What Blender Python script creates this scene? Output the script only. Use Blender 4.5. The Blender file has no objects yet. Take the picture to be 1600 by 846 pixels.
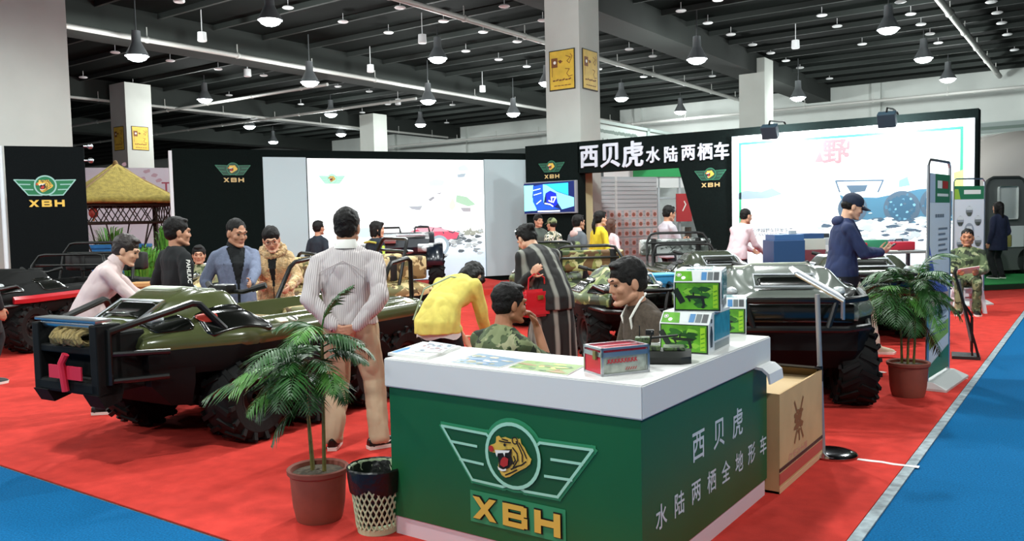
import bpy, bmesh, math, random
from mathutils import Vector, Matrix, noise
random.seed(7)
SC = bpy.context.scene
COL = SC.collection
V = Vector
PI = math.pi
# ------------------------------------------------------------------ camera
F_PX, CX, CY, EYE = 1300.0, 800.0, 423.0, 1.6
PSI = math.radians(35.4); PITCH = math.atan(78 / 1300.0); ROLL = -0.022
CAM_R = Matrix.Rotation(PSI, 3, 'Z') @ Matrix.Rotation(PI / 2 - PITCH, 3, 'X') @ Matrix.Rotation(ROLL, 3, 'Z')
cam_data = bpy.data.cameras.new('camera'); cam = bpy.data.objects.new('camera', cam_data); COL.objects.link(cam)
cam.matrix_world = Matrix.Translation((0, 0, EYE)) @ CAM_R.to_4x4()
cam_data.sensor_width = 36.0; cam_data.lens = F_PX / 1600 * 36.0; cam_data.clip_end = 300; cam_data.clip_start = .05
SC.camera = cam
RIGHT = V((math.cos(PSI), math.sin(PSI), 0)); FWD = V((-math.sin(PSI), math.cos(PSI), 0)); UP = V((0, 0, 1))
def ray(px, py): return CAM_R @ V(((px - CX) / F_PX, (CY - py) / F_PX, -1.0))
def PZ(px, py, z=0.0):
    d = ray(px, py); t = (z - EYE) / d.z; return V((0, 0, EYE)) + d * t
def PD(px, py, D):
    d = ray(px, py); t = D / d.dot(FWD); return V((0, 0, EYE)) + d * t
def PX(px, py, X):
    d = ray(px, py); return V((0, 0, EYE)) + d * (X / d.x)
def PY(px, py, Y):
    d = ray(px, py); return V((0, 0, EYE)) + d * (Y / d.y)
def PP(px, py, o, n):
    d = ray(px, py); e = V((0, 0, EYE)); return e + d * ((o - e).dot(n) / d.dot(n))
def L(lat, D, z=0.0): return RIGHT * lat + FWD * D + UP * z
def LATD(p): return (p.dot(RIGHT), p.dot(FWD))
def facing(dlat, dD):
    v = RIGHT * dlat + FWD * dD; return math.atan2(-v.x, v.y)
def proj(p):
    q = CAM_R.transposed() @ (V(p) - V((0, 0, EYE))); return (CX - F_PX * q.x / q.z, CY + F_PX * q.y / q.z)
# ------------------------------------------------------------------ world, exposure
SC.view_settings.view_transform = 'Standard'; SC.view_settings.look = 'None'
SC.view_settings.exposure = 0.0; SC.view_settings.gamma = 1.0
SC.view_settings.use_curve_mapping = False
wd = bpy.data.worlds.new('hall_world'); SC.world = wd; wd.use_nodes = True
wd.node_tree.nodes['Background'].inputs[0].default_value = (1.0, 1.0, 1.0, 1)
wd.node_tree.nodes['Background'].inputs[1].default_value = .22
LAMP_UNSEEN = 980.0      # added lamps out of view, over the stand and behind the camera
LAMP_FAR = 420.0      # high bay lamps over the far part of the hall, plus one added
FLOOD_W = 420.0       # the two floodlights on arms in front of the big poster
HALL_Z = 7.8
# ------------------------------------------------------------------ object helpers
def tag(o, label=None, cat=None, group=None, kind=None):
    if label: o['label'] = label
    if cat: o['category'] = cat
    if group: o['group'] = group
    if kind: o['kind'] = kind
    return o
def empty(name, loc=(0, 0, 0), rz=0.0, label=None, cat=None, group=None):
    o = bpy.data.objects.new(name, None); COL.objects.link(o); o.empty_display_size = .1
    o.location = loc; o.rotation_euler = (0, 0, rz)
    return tag(o, label, cat, group)
def kids(o): return [c for c in COL.objects if c.parent == o]
def copy_tree(o, parent=None, tree=None):
    c = o.copy(); COL.objects.link(c)
    if parent is not None: c.parent = parent
    for ch in list(o.children): copy_tree(ch, c)
    return c
def lin(c):
    if isinstance(c, str):
        c = c.lstrip('#'); c = [int(c[i:i + 2], 16) / 255 for i in (0, 2, 4)]
    return tuple(x / 12.92 if x <= .04045 else ((x + .055) / 1.055) ** 2.4 for x in c) + (1,)
MATS = {}
def mat(name, col='808080', rough=.55, metal=0.0, spec=.5, vary=None, bump=None, emit=None, coat=0.0, trans=0.0, alpha=1.0, sheen=0.0):
    """vary=(scale, amount) mottles the colour; bump=(scale, strength, distance)"""
    if name in MATS: return MATS[name]
    m = bpy.data.materials.new(name); m.use_nodes = True; MATS[name] = m
    nt = m.node_tree; b = nt.nodes['Principled BSDF']; c = lin(col)
    b.inputs['Base Color'].default_value = c; b.inputs['Roughness'].default_value = rough
    b.inputs['Metallic'].default_value = metal; b.inputs['Specular IOR Level'].default_value = spec
    b.inputs['Coat Weight'].default_value = coat; b.inputs['Coat Roughness'].default_value = .08
    b.inputs['Transmission Weight'].default_value = trans; b.inputs['Alpha'].default_value = alpha
    b.inputs['Sheen Weight'].default_value = sheen
    if emit:
        b.inputs['Emission Color'].default_value = lin(emit[0]); b.inputs['Emission Strength'].default_value = emit[1]
    if vary or bump:
        tc = nt.nodes.new('ShaderNodeTexCoord')
    if vary:
        n = nt.nodes.new('ShaderNodeTexNoise'); n.inputs['Scale'].default_value = vary[0]; n.inputs['Detail'].default_value = 4
        nt.links.new(tc.outputs['Object'], n.inputs['Vector'])
        r = nt.nodes.new('ShaderNodeValToRGB'); a = vary[1]
        r.color_ramp.elements[0].position = .3; r.color_ramp.elements[1].position = .7
        r.color_ramp.elements[0].color = tuple(max(0, x * (1 - a)) for x in c[:3]) + (1,)
        r.color_ramp.elements[1].color = tuple(min(1, x * (1 + a)) for x in c[:3]) + (1,)
        nt.links.new(n.outputs['Fac'], r.inputs['Fac']); nt.links.new(r.outputs['Color'], b.inputs['Base Color'])
    if bump:
        n = nt.nodes.new('ShaderNodeTexNoise'); n.inputs['Scale'].default_value = bump[0]; n.inputs['Detail'].default_value = 3
        nt.links.new(tc.outputs['Object'], n.inputs['Vector'])
        bp = nt.nodes.new('ShaderNodeBump'); bp.inputs['Strength'].default_value = bump[1]; bp.inputs['Distance'].default_value = bump[2] if len(bump) > 2 else .01
        nt.links.new(n.outputs['Fac'], bp.inputs['Height']); nt.links.new(bp.outputs['Normal'], b.inputs['Normal'])
    return m
def camo(name, cols, scale=6.0, rough=.5, coat=0.0, cover=(.48, .55, .6)):
    """patches of three colours over a base, each cut from its own noise"""
    if name in MATS: return MATS[name]
    m = bpy.data.materials.new(name); m.use_nodes = True; MATS[name] = m
    nt = m.node_tree; b = nt.nodes['Principled BSDF']; b.inputs['Roughness'].default_value = rough
    b.inputs['Coat Weight'].default_value = coat; b.inputs['Coat Roughness'].default_value = .1
    tc = nt.nodes.new('ShaderNodeTexCoord'); prev = None
    for i, c in enumerate(cols[1:]):
        mp = nt.nodes.new('ShaderNodeMapping'); mp.inputs['Location'].default_value = (3.1 * i, 5.7 * i, 1.3 * i)
        n = nt.nodes.new('ShaderNodeTexNoise'); n.inputs['Scale'].default_value = scale; n.inputs['Detail'].default_value = 2.5; n.inputs['Distortion'].default_value = .6
        nt.links.new(tc.outputs['Object'], mp.inputs['Vector']); nt.links.new(mp.outputs['Vector'], n.inputs['Vector'])
        r = nt.nodes.new('ShaderNodeValToRGB'); r.color_ramp.interpolation = 'CONSTANT'
        r.color_ramp.elements[0].color = (0, 0, 0, 1); r.color_ramp.elements[1].color = (1, 1, 1, 1); r.color_ramp.elements[1].position = cover[i]
        nt.links.new(n.outputs['Fac'], r.inputs['Fac'])
        x = nt.nodes.new('ShaderNodeMix'); x.data_type = 'RGBA'
        nt.links.new(r.outputs['Color'], x.inputs['Factor'])
        if prev is None: x.inputs['A'].default_value = lin(cols[0])
        else: nt.links.new(prev, x.inputs['A'])
        x.inputs['B'].default_value = lin(c); prev = x.outputs['Result']
    nt.links.new(prev, b.inputs['Base Color'])
    return m
def stripes(name, a, c, scale, axis='X', width=.5, rough=.8, soft=False):
    if name in MATS: return MATS[name]
    m = bpy.data.materials.new(name); m.use_nodes = True; MATS[name] = m
    nt = m.node_tree; b = nt.nodes['Principled BSDF']; b.inputs['Roughness'].default_value = rough
    tc = nt.nodes.new('ShaderNodeTexCoord'); w = nt.nodes.new('ShaderNodeTexWave'); w.bands_direction = axis; w.inputs['Scale'].default_value = scale
    w.inputs['Distortion'].default_value = .5; w.inputs['Detail'].default_value = 0
    nt.links.new(tc.outputs['Object'], w.inputs['Vector'])
    r = nt.nodes.new('ShaderNodeValToRGB'); r.color_ramp.elements[0].color = lin(a); r.color_ramp.elements[1].color = lin(c)
    r.color_ramp.elements[0].position = width - .12; r.color_ramp.elements[1].position = width + .12
    nt.links.new(w.outputs['Fac'], r.inputs['Fac']); nt.links.new(r.outputs['Color'], b.inputs['Base Color'])
    return m
# ------------------------------------------------------------------ mesh builder
def frame(o, xd, yd=(0, 0, 1)):
    xd = V(xd).normalized(); yd = V(yd); yd = (yd - xd * yd.dot(xd)).normalized(); zd = xd.cross(yd)
    m = Matrix((xd, yd, zd)).transposed().to_4x4(); m.translation = V(o); return m
_TXT = {}
def text_geo(body, bold=0.0, res=3):
    k = (body, bold)
    if k in _TXT: return _TXT[k]
    c = bpy.data.curves.new('t', 'FONT'); c.body = body; c.size = 1.0; c.offset = bold; c.align_x = 'CENTER'; c.align_y = 'CENTER'; c.resolution_u = res
    o = bpy.data.objects.new('t', c); TMP.collection.objects.link(o)
    TMP.view_layers[0].update(); dg = TMP.view_layers[0].depsgraph
    me = bpy.data.meshes.new_from_object(o.evaluated_get(dg))
    vs = [v.co.copy() for v in me.vertices]; fs = [tuple(p.vertices) for p in me.polygons]
    bpy.data.objects.remove(o); bpy.data.curves.remove(c); bpy.data.meshes.remove(me)
    lo = V((min(v.x for v in vs), min(v.y for v in vs), 0)); hi = V((max(v.x for v in vs), max(v.y for v in vs), 0)); mid = (lo + hi) / 2
    vs = [v - mid for v in vs]
    _TXT[k] = (vs, fs); return _TXT[k]
TMP = bpy.data.scenes.new('bake_scene')
class MB:
    def __init__(s): s.bm = bmesh.new(); s.mats = []; s.mi = 0; s.k = 0
    def use(s, m):
        if m not in s.mats: s.mats.append(m)
        s.mi = s.mats.index(m); return s
    def face(s, vs):
        try: f = s.bm.faces.new(vs); f.material_index = s.mi; return f
        except ValueError: return None
    def box(s, c, d, M=None, bev=0.0):
        """box of size d centred at c"""
        M = M or Matrix(); c = V(c); d = V(d) / 2
        vs = [s.bm.verts.new(M @ (c + V((x * d.x, y * d.y, z * d.z)))) for z in (-1, 1) for y in (-1, 1) for x in (-1, 1)]
        fs = [s.face([vs[i] for i in q]) for q in ((0, 2, 3, 1), (4, 5, 7, 6), (0, 1, 5, 4), (2, 6, 7, 3), (0, 4, 6, 2), (1, 3, 7, 5))]
        if bev:
            es = list({e for f in fs for e in f.edges})
            r = bmesh.ops.bevel(s.bm, geom=es, offset=bev, segments=2, affect='EDGES', profile=.6)
            for f in r['faces']: f.material_index = s.mi
        return s
    def bb(s, lo, hi, M=None, bev=0.0):
        lo = V(lo); hi = V(hi); return s.box((lo + hi) / 2, hi - lo, M, bev)
    def rings(s, rows, cap0=True, cap1=True, closed=True):
        R = [[s.bm.verts.new(p) for p in r] for r in rows]
        for a, b in zip(R, R[1:]):
            n = len(a)
            for i in range(n if closed else n - 1): s.face((a[i], a[(i + 1) % n], b[(i + 1) % n], b[i]))
        if cap0: s.face(list(reversed(R[0])))
        if cap1: s.face(R[-1])
        return s
    def cyl(s, a, b, r0, r1=None, n=16, caps=True):
        a = V(a); b = V(b); r1 = r0 if r1 is None else r1; d = (b - a).normalized()
        u = d.orthogonal().normalized(); w = d.cross(u)
        rows = [[p + (u * math.cos(t) + w * math.sin(t)) * r for t in [2 * PI * i / n for i in range(n)]] for p, r in ((a, r0), (b, r1))]
        return s.rings(rows, caps, caps)
    def tube(s, pts, r, n=8, close=False):
        pts = [V(p) for p in pts]; rows = []; m = len(pts); u = None
        for i, p in enumerate(pts):
            if close: d = (pts[(i + 1) % m] - pts[i - 1])
            else: d = pts[min(i + 1, m - 1)] - pts[max(i - 1, 0)]
            d.normalize()
            if u is None: u = d.orthogonal().normalized()
            u = (u - d * u.dot(d)).normalized(); w = d.cross(u)
            rr = r[i] if isinstance(r, (list, tuple)) else r
            rows.append([p + (u * math.cos(t) + w * math.sin(t)) * rr for t in [2 * PI * k / n for k in range(n)]])
        if close: rows.append(rows[0]); return s.rings(rows, False, False)
        return s.rings(rows)
    def lathe(s, prof, M=None, n=24, caps=True):
        M = M or Matrix()
        rows = [[M @ V((r * math.cos(2 * PI * i / n), r * math.sin(2 * PI * i / n), z)) for i in range(n)] for r, z in prof]
        return s.rings(rows, caps, caps)
    def ell(s, c, r, M=None, nu=14, nv=9):
        M = M or Matrix(); c = V(c); rows = []
        for j in range(1, nv):
            t = PI * j / nv - PI / 2
            rows.append([M @ (c + V((r[0] * math.cos(t) * math.cos(2 * PI * i / nu), r[1] * math.cos(t) * math.sin(2 * PI * i / nu), r[2] * math.sin(t)))) for i in range(nu)])
        return s.rings(rows)
    def cap(s, a, b, ra, rb=None, n=12, m=4):
        a = V(a); b = V(b); rb = ra if rb is None else rb; d = b - a
        d = d.normalized() if d.length > 1e-6 else V((0, 0, 1)); u = d.orthogonal().normalized(); w = d.cross(u); rows = []
        for p, r, t0, t1 in ((a, ra, -PI / 2 + .15, 0), (b, rb, 0, PI / 2 - .15)):
            for j in range(m + 1):
                t = t0 + (t1 - t0) * j / m
                rows.append([p + d * (r * math.sin(t)) + (u * math.cos(q) + w * math.sin(q)) * (r * math.cos(t)) for q in [2 * PI * k / n for k in range(n)]])
        return s.rings(rows)
    def poly(s, pts, M=None, thick=0.0, z=0.0):
        """flat polygon (x, y) in frame M, thick: extruded towards -z"""
        M = M or Matrix(); top = [M @ V((p[0], p[1], z)) for p in pts]
        if not thick:      # sheets laid over one another never share a plane
            s.k += 1; lift = M.to_3x3().col[2].normalized() * ((s.k % 30) * 4e-5); top = [p + lift for p in top]
        if thick:
            s.rings([[M @ V((p[0], p[1], z - thick)) for p in pts], top]); return s
        s.face([s.bm.verts.new(p) for p in top]); return s
    def stroke(s, pts, w, M=None, z=0.0, thick=0.0):
        """flat ribbon of width w along pts"""
        P = [V((p[0], p[1])) for p in pts]
        for a, b in zip(P, P[1:]):
            d = (b - a)
            if d.length < 1e-6: continue
            d.normalize(); k = V((-d.y, d.x)) * w / 2; e = d * w * .35
            s.poly([(a - e - k)[:], (b + e - k)[:], (b + e + k)[:], (a - e + k)[:]], M, thick, z)
        return s
    def disc(s, c, r, M=None, z=0.0, n=28, ry=None, thick=0):
        ry = ry or r
        return s.poly([(c[0] + r * math.cos(2 * PI * i / n), c[1] + ry * math.sin(2 * PI * i / n)) for i in range(n)], M, thick, z)
    def ring(s, c, r, w, M=None, z=0.0, n=32):
        M = M or Matrix()
        rows = [[M @ V((c[0] + q * math.cos(2 * PI * i / n), c[1] + q * math.sin(2 * PI * i / n), z)) for i in range(n)] for q in (r - w / 2, r + w / 2)]
        return s.rings(rows, False, False)
    def text(s, body, size, M, z=0.0, bold=0.0, sx=1.0, thick=0.0):
        vs, fs = text_geo(body, bold)
        W = [s.bm.verts.new(M @ V((v.x * size * sx, v.y * size, z))) for v in vs]
        new = [s.face([W[i] for i in f]) for f in fs]
        if thick:
            new = [f for f in new if f]
            r = bmesh.ops.extrude_face_region(s.bm, geom=new)
            d = (M.to_3x3() @ V((0, 0, thick)))
            bmesh.ops.translate(s.bm, vec=d, verts=[g for g in r['geom'] if isinstance(g, bmesh.types.BMVert)])
            for g in r['geom']:
                if isinstance(g, bmesh.types.BMFace): g.material_index = s.mi
        return s
    def mesh(s, name, smooth=True, angle=40, normals=True):
        if normals: bmesh.ops.recalc_face_normals(s.bm, faces=s.bm.faces)
        me = bpy.data.meshes.new(name); s.bm.to_mesh(me); s.bm.free()
        if smooth:
            me.polygons.foreach_set('use_smooth', [True] * len(me.polygons)); me.set_sharp_from_angle(angle=math.radians(angle))
        for m in s.mats: me.materials.append(m)
        return me
    def build(s, name, m=None, parent=None, smooth=True, angle=40, loc=None, rot=None, normals=True):
        me = s.mesh(name, smooth, angle, normals)
        if m is not None and not s.mats: me.materials.append(m)
        o = bpy.data.objects.new(name, me); COL.objects.link(o)
        if parent is not None: o.parent = parent
        if loc is not None: o.location = loc
        if rot is not None: o.rotation_euler = rot
        return o
def obj(name, me, m=None, parent=None):
    if m is not None and len(me.materials) == 0: me.materials.append(m)
    o = bpy.data.objects.new(name, me); COL.objects.link(o)
    if parent is not None: o.parent = parent
    return o
def struct(mb, name, m=None, smooth=False):
    o = mb.build(name, m, smooth=smooth); o['kind'] = 'structure'; return o
def remesh(mb, vox, it=4, fac=.5):
    """one continuous skin round everything in mb"""
    me = mb.mesh('skin', smooth=False); mats = list(mb.mats)
    o = bpy.data.objects.new('skin', me); TMP.collection.objects.link(o)
    r = o.modifiers.new('r', 'REMESH'); r.mode = 'VOXEL'; r.voxel_size = vox
    if it:
        q = o.modifiers.new('s', 'SMOOTH'); q.iterations = it; q.factor = fac
    TMP.view_layers[0].update(); dg = TMP.view_layers[0].depsgraph
    out = bpy.data.meshes.new_from_object(o.evaluated_get(dg))
    bpy.data.objects.remove(o); bpy.data.meshes.remove(me)
    out.polygons.foreach_set('use_smooth', [True] * len(out.polygons)); out.materials.clear()
    return out
def ruffle(me, freq, amp, stretch=(1, 1, .55), seed=0.0):
    """cloth creases: push vertices along their normals by noise"""
    ns = [v.normal.copy() for v in me.vertices]
    for v, n in zip(me.vertices, ns):
        p = V((v.co.x * stretch[0], v.co.y * stretch[1], v.co.z * stretch[2])) * freq + V((seed, seed * 2, seed * 3))
        v.co += n * (amp * (abs(noise.noise(p)) * 2 - .6))
    me.update()
def cut(me, test):
    bm = bmesh.new(); bm.from_mesh(me); bmesh.ops.delete(bm, geom=[f for f in bm.faces if test(f.calc_center_median())], context='FACES'); bm.to_mesh(me); bm.free()
    me.polygons.foreach_set('use_smooth', [True] * len(me.polygons)); me.update()
# ------------------------------------------------------------------ shared materials
BLACKM = mat('black_paint', '0b0c0b', .35, 0, .5)
BLACKF = mat('black_cloth', '0e1213', .95, spec=.08, vary=(60, .25))
WHITE = mat('white_laminate', 'dfe1e6', .45)
CHROME = mat('chrome', 'c9ccd0', .12, 1)
ALU = mat('aluminium', 'c2c6ca', .3, 1)
RUBBER = mat('tyre_rubber', '0b0c0b', .7, spec=.25, bump=(40, .3, .004))
GREYM = mat('grey_metal', '6a6e70', .4, .8)
GOLD = mat('logo_gold', 'd8b24a', .5); MINT = mat('logo_mint', '9fd6bd', .5); LGREEN = mat('logo_green', '0f6a40', .5); LRED = mat('logo_red', 'b02a24', .5); LBLACK = mat('logo_black', '140f08', .6); LWHITE = mat('logo_white', 'eeeee6', .5)
# ------------------------------------------------------------------ the hall
BLUEC = mat('blue_carpet', '085c8e', .95, vary=(90, .28), bump=(220, .5, .004), spec=.1)
REDC = mat('red_carpet', 'c23b33', .95, vary=(7, .13), bump=(180, .5, .004), spec=.1)
PLASTER = mat('hall_plaster', 'c2c8c4', .9, vary=(.6, .06)); CEILM = mat('dark_ceiling', '070c0a', .95, spec=.1)
BEAMM = mat('beam_paint', '1b211e', .9); JOISTM = mat('joist_paint', '1a211e', .8); COLM = mat('column_paint', 'bcc0ba', .85, vary=(1.5, .04)); PIPEM = mat('pipe_paint', 'a9aaa6', .5)
struct(MB().bb((-90, -40, -.2), (60, 45, -.006)), 'floor', mat('hall_floor', '8d8f8c', .8, vary=(.8, .1)))
tag(MB().poly([(-60, -9), (6, -9), (6, 24), (-.97, 24), (-.97, 2.52), (-60, 2.52)], None, .006, 0).build('aisle_carpet', BLUEC, smooth=False), 'blue carpet of the aisle round two sides of the red stand carpet', 'carpet')
struct(MB().bb((-90, -40, HALL_Z), (60, 45, HALL_Z + .2)), 'ceiling', CEILM)
struct(MB().bb((-90, 42.4, 0), (60, 42.8, HALL_Z)), 'wall_back', PLASTER)
for i in range(22): struct(MB().bb((-90, 3 + i * 1.85, HALL_Z - .16), (40, 3.09 + i * 1.85, HALL_Z)), 'joist', JOISTM)
for i, (x, w, z) in enumerate(((-22.4, 1.3, 7.0), (-10.9, 1.1, 7.05), (-34.0, 1.2, 7.0), (-46.0, 1.2, 7.0))):
    struct(MB().bb((x - w, -10, z), (x, 42.4, HALL_Z)), 'beam', BEAMM)
for i in range(9): struct(MB().bb((-40 + i * 6.2, 42.2, 0), (-39.6 + i * 6.2, 42.4, HALL_Z)), 'trim_pilaster', PLASTER)
struct(MB().bb((-48, 42.3, 2.4), (-22, 42.36, 6.0)), 'trim_dado', mat('far_grey', '565d5c', .9))
win = mat('hall_window', 'e9f0f2', .3)
for i, (x0, x1) in enumerate(((-47.0, -43.0), (-42.2, -39.0), (-37.6, -33.6), (-31.0, -27.2), (-26, -21))):
    struct(MB().bb((x0, 42.2, 4.3), (x1, 42.32, 5.6)), 'window_%d' % (i + 1), win)
def column(x, y, w, top=7.6):
    return struct(MB().bb((x - w / 2, y - w / 2, .0095), (x + w / 2, y + w / 2, top)), 'column', COLM)
COLS = [(-10.9, 18.15, .98), (-33.2, 19.5, 1.15), (-33.0, 33.5, 1.05), (-11.1, 32.3, 1.0)]
for c in COLS: column(*c)
q0 = L(-9.62, 16.3); c0 = (q0.x, q0.y, 1.5); column(*c0)
# things on the columns
YEL = mat('placard_yellow', 'd9b53c', .6, vary=(6, .12)); YELB = mat('placard_edge', '2e2a20', .7); BRN = mat('placard_brown', '7a4a22', .7)
def placard(c, zc, side, label):
    """framed yellow calligraphy placard on a column face; side 0: the face towards -Y, 1: towards +X"""
    x, y, w = c; h = .98; ww = .74
    M = frame((x, y - w / 2 - .02, zc), (1, 0, 0)) if side == 0 else frame((x + w / 2 + .02, y, zc), (0, 1, 0))
    r = MB().use(YELB).poly([(-ww / 2, -h / 2), (ww / 2, -h / 2), (ww / 2, h / 2), (-ww / 2, h / 2)], M, .018).build('placard_frame', smooth=False)
    tag(r, label, 'placard')
    p = MB(); p.use(YEL).poly([(-.345, -.465), (.345, -.465), (.345, .465), (-.345, .465)], M, .004, .005)
    p.use(BRN).poly([(-.30, .07), (-.12, .07), (-.12, .30), (-.30, .30)], M, 0, .007)
    p.use(LWHITE).disc((-.2, .19), .04, M, .009)
    p.use(BRN).stroke([(-.27, .07), (-.28, -.15)], .015, M, .007).stroke([(-.1, .22), (.02, .2)], .02, M, .007).disc((-.04, .2), .04, M, .008)
    p.stroke([(.12, .33), (.25, .28), (.15, .2), (.22, .14), (.3, .3), (.25, .36)], .016, M, .007).stroke([(.1, .02), (.22, 0), (.14, -.1), (.2, -.18), (.3, -.16)], .016, M, .007)
    for i in range(6): p.stroke([(-.25 + i * .09, -.25), (-.2 + i * .09, -.25 + .02 * (i % 2))], .035, M, .007)
    for i in range(5): p.stroke([(-.22 + i * .1, -.38), (-.15 + i * .1, -.38)], .02, M, .007)
    p.build('placard_face', None, r, smooth=False)
zm = PD(905, 112, 21).z
placard(COLS[0], zm, 0, 'yellow calligraphy placard on the front of the tall white column behind the sign beam')
placard(COLS[0], zm, 1, 'yellow calligraphy placard on the shaded side face of the column behind the sign beam')
z2 = PD(205, 216, 34.6).z
placard(COLS[1], z2, 0, 'small yellow placard on the front of the far column above the thatched pavilion')
placard(COLS[1], z2, 1, 'small yellow placard on the side face of the far column above the thatched pavilion')
jb = MB(); M0 = frame((c0[0] - .1, c0[1] - c0[2] / 2 - .05, PD(25, 120, 15.6).z), (1, 0, 0))
jb.poly([(-.14, -.11), (.14, -.11), (.14, .11), (-.14, .11)], M0, .05); jb.cyl(M0 @ V((0, .11, -.02)), M0 @ V((0, .17, -.02)), .02)
tag(jb.build('junction_box', mat('box_grey', '77756f', .6), smooth=False), 'small grey electrical box on the near white column', 'electrical box')
# pipes under the ceiling
def pipe(pts, r, label, hang=.35):
    p = MB().tube(pts, r, 10)
    for a, b in zip(pts, pts[1:]):
        a = V(a); b = V(b); n = max(2, int((b - a).length / 3))
        for i in range(n):
            q = a.lerp(b, (i + .5) / n); p.cyl(q, q + V((0, 0, hang)), .015, n=6); p.ell(q, (r * 1.3, r * 1.3, r * 1.3), None, 8, 6)
    tag(p.build('pipe', PIPEM), label, 'pipe')
pipe([(-22.0, 6, 6.9), (-22.0, 42, 6.9)], .075, 'pale pipe running along the lower edge of the long left ceiling beam')
pipe([(-3.7, 10, 7.3), (-3.7, 41.5, 7.3)], .10, 'thick pale pipe running to the back wall at the upper right')
pipe([(-14.6, 8, 7.25), (-14.6, 41, 7.25)], .08, 'pale pipe crossing the ceiling behind the tall column')
pipe([(-40, 40.2, 6.6), (5, 40.2, 6.6)], .07, 'pale pipe hung along the top of the white back wall')
pipe([(-60, 27, 6.9), (-24, 27, 6.9)], .06, 'thin pale pipe crossing over the far left columns', .07)
pipe([(-60, 22, 6.9), (-24, 22, 6.9)], .06, 'thin pale pipe crossing the ceiling above the near left column', .07)
pipe([(-33.9, 14, 6.95), (-33.9, 41, 6.95)], .06, 'thin pale pipe under the ceiling beam over the far left columns')
# lamps
GLOW = mat('lamp_glow', 'ffffff', .3, emit=('f4fbff', 30.0)); BELL = mat('lamp_bell', '8a8f92', .4, .6)
def lamp_meshes():
    a = MB().lathe([(.05, .55), (.09, .54), (.10, .30), (.13, .24), (.24, .03), (.25, 0), (.235, 0), (.22, .03), (.12, .2), (.02, .22)], n=20).mesh('reflector')
    a.materials.append(BELL)
    b = MB().lathe([(.02, -.11), (.10, -.10), (.18, -.06), (.225, .005), (.02, .02)], n=20).mesh('lens'); b.materials.append(GLOW)
    return a, b
LM = lamp_meshes()
def lamp_light(n, w, wide):
    sp = bpy.data.lights.new(n, 'POINT' if wide else 'SPOT'); sp.energy = w; sp.shadow_soft_size = .22; sp.color = (.95, 1.0, .98)
    if not wide: sp.spot_size = math.radians(172); sp.spot_blend = .3
    return sp
SP_UNSEEN = lamp_light('lamp_light', LAMP_UNSEEN, False); SP_FAR = lamp_light('lamp_light_far', LAMP_FAR, True)
BEAMS = [(-23.7, -22.4), (-12.0, -10.9), (-35.2, -34.0), (-47.2, -46.0)]
def lamp(p, sp, px=None):
    under = any(a - .35 < p[0] < b + .35 for a, b in BEAMS)
    if under and px: p = PZ(px[0], px[1], 6.25)
    under = any(a - .35 < p[0] < b + .35 for a, b in BEAMS); top = ((7.0 if under else HALL_Z) - p[2]) / 1.25
    r = empty('high_bay_lamp', p, 0, 'glowing bell shaped high bay lamp hung from the dark hall ceiling', 'ceiling lamp', 'high bay lamps')
    for n, me in zip(('reflector', 'lens'), LM): obj(n, me, None, r)
    MB().cyl((0, 0, .53), (0, 0, top), .015, n=6).build('rod', GREYM, r)
    r.scale = (1.25, 1.25, 1.25)
    l = bpy.data.objects.new('lamp_light', sp); COL.objects.link(l); l.parent = r; l.location = (0, 0, -.30)
ZL = 6.8
for px, py in ((422, 32), (214, 88), (484, 129), (320, 156), (684, 92), (669, 158), (517, 179), (390, 198), (427, 222), (533, 210), (657, 195), (854, 130), (802, 178), (971, 154), (1063, 175), (1089, 93), (1388, 46), (1443, 92), (1481, 124), (1247, 153)):
    lamp(PZ(px, py, ZL), SP_FAR, (px, py))
for x, y in ((-24, -4), (-14, -6), (-5, -6), (3, -4), (-21, -1.5), (-13.2, 1.0), (-4, 1.0), (3.5, 5), (-9.9, 7), (-5, 8), (-4.5, 13.0), (-1.0, 13)): lamp((x, y, ZL), SP_UNSEEN)  # added lamps, all out of view, to light the stand and the column
lamp((-8.3, 13.8, ZL), SP_FAR)  # added above the view to brighten the tall white column
# ceiling discs and small fittings
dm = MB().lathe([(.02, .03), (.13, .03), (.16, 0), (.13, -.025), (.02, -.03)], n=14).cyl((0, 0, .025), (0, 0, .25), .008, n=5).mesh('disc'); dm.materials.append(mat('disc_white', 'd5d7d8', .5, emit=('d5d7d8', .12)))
DISC = [(148, 52), (240, 67), (450, 12), (328, 82), (266, 95), (180, 82), (130, 121), (208, 133), (148, 149), (276, 162), (400, 95), (412, 118), (358, 149), (341, 108), (472, 106), (536, 34), (607, 51), (625, 12), (693, 33), (788, 10), (755, 50), (728, 80), (779, 93), (529, 116), (586, 125), (635, 134), (577, 143), (528, 135), (470, 163), (434, 180), (566, 176), (606, 163), (720, 150), (707, 164), (698, 192), (757, 157), (848, 32), (808, 65), (858, 79), (823, 104), (1064, 17), (1106, 36), (1142, 54), (1176, 70), (1204, 83), (1228, 95), (1250, 106), (1122, 0), (1284, 24), (1308, 41), (1347, 69), (1423, 22), (1439, 38), (1453, 53), (1466, 67), (1407, 3), (1549, 3), (1558, 20), (1565, 36), (1574, 54), (1585, 78), (996, 57), (1020, 88), (1037, 73), (983, 77), (1006, 120), (1113, 119), (1296, 123), (935, 108)]
for px, py in DISC:
    o = obj('ceiling_speaker', dm); o.location = PZ(px, py, 7.55)
    tag(o, 'small round white speaker disc hanging under the dark ceiling joists', 'ceiling speaker', 'small ceiling discs')
sm = MB(); sm.lathe([(.04, .28), (.12, .26), (.13, .02), (.11, 0), (.02, .01)], n=12); sm.cyl((0, 0, .27), (0, 0, .9), .012, n=6); sm = sm.mesh('fitting'); sm.materials.append(mat('fit_white', 'cfd2d3', .5, emit=('cfd2d3', .15)))  # unlit fitting, with a faint glow put into its white
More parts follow.
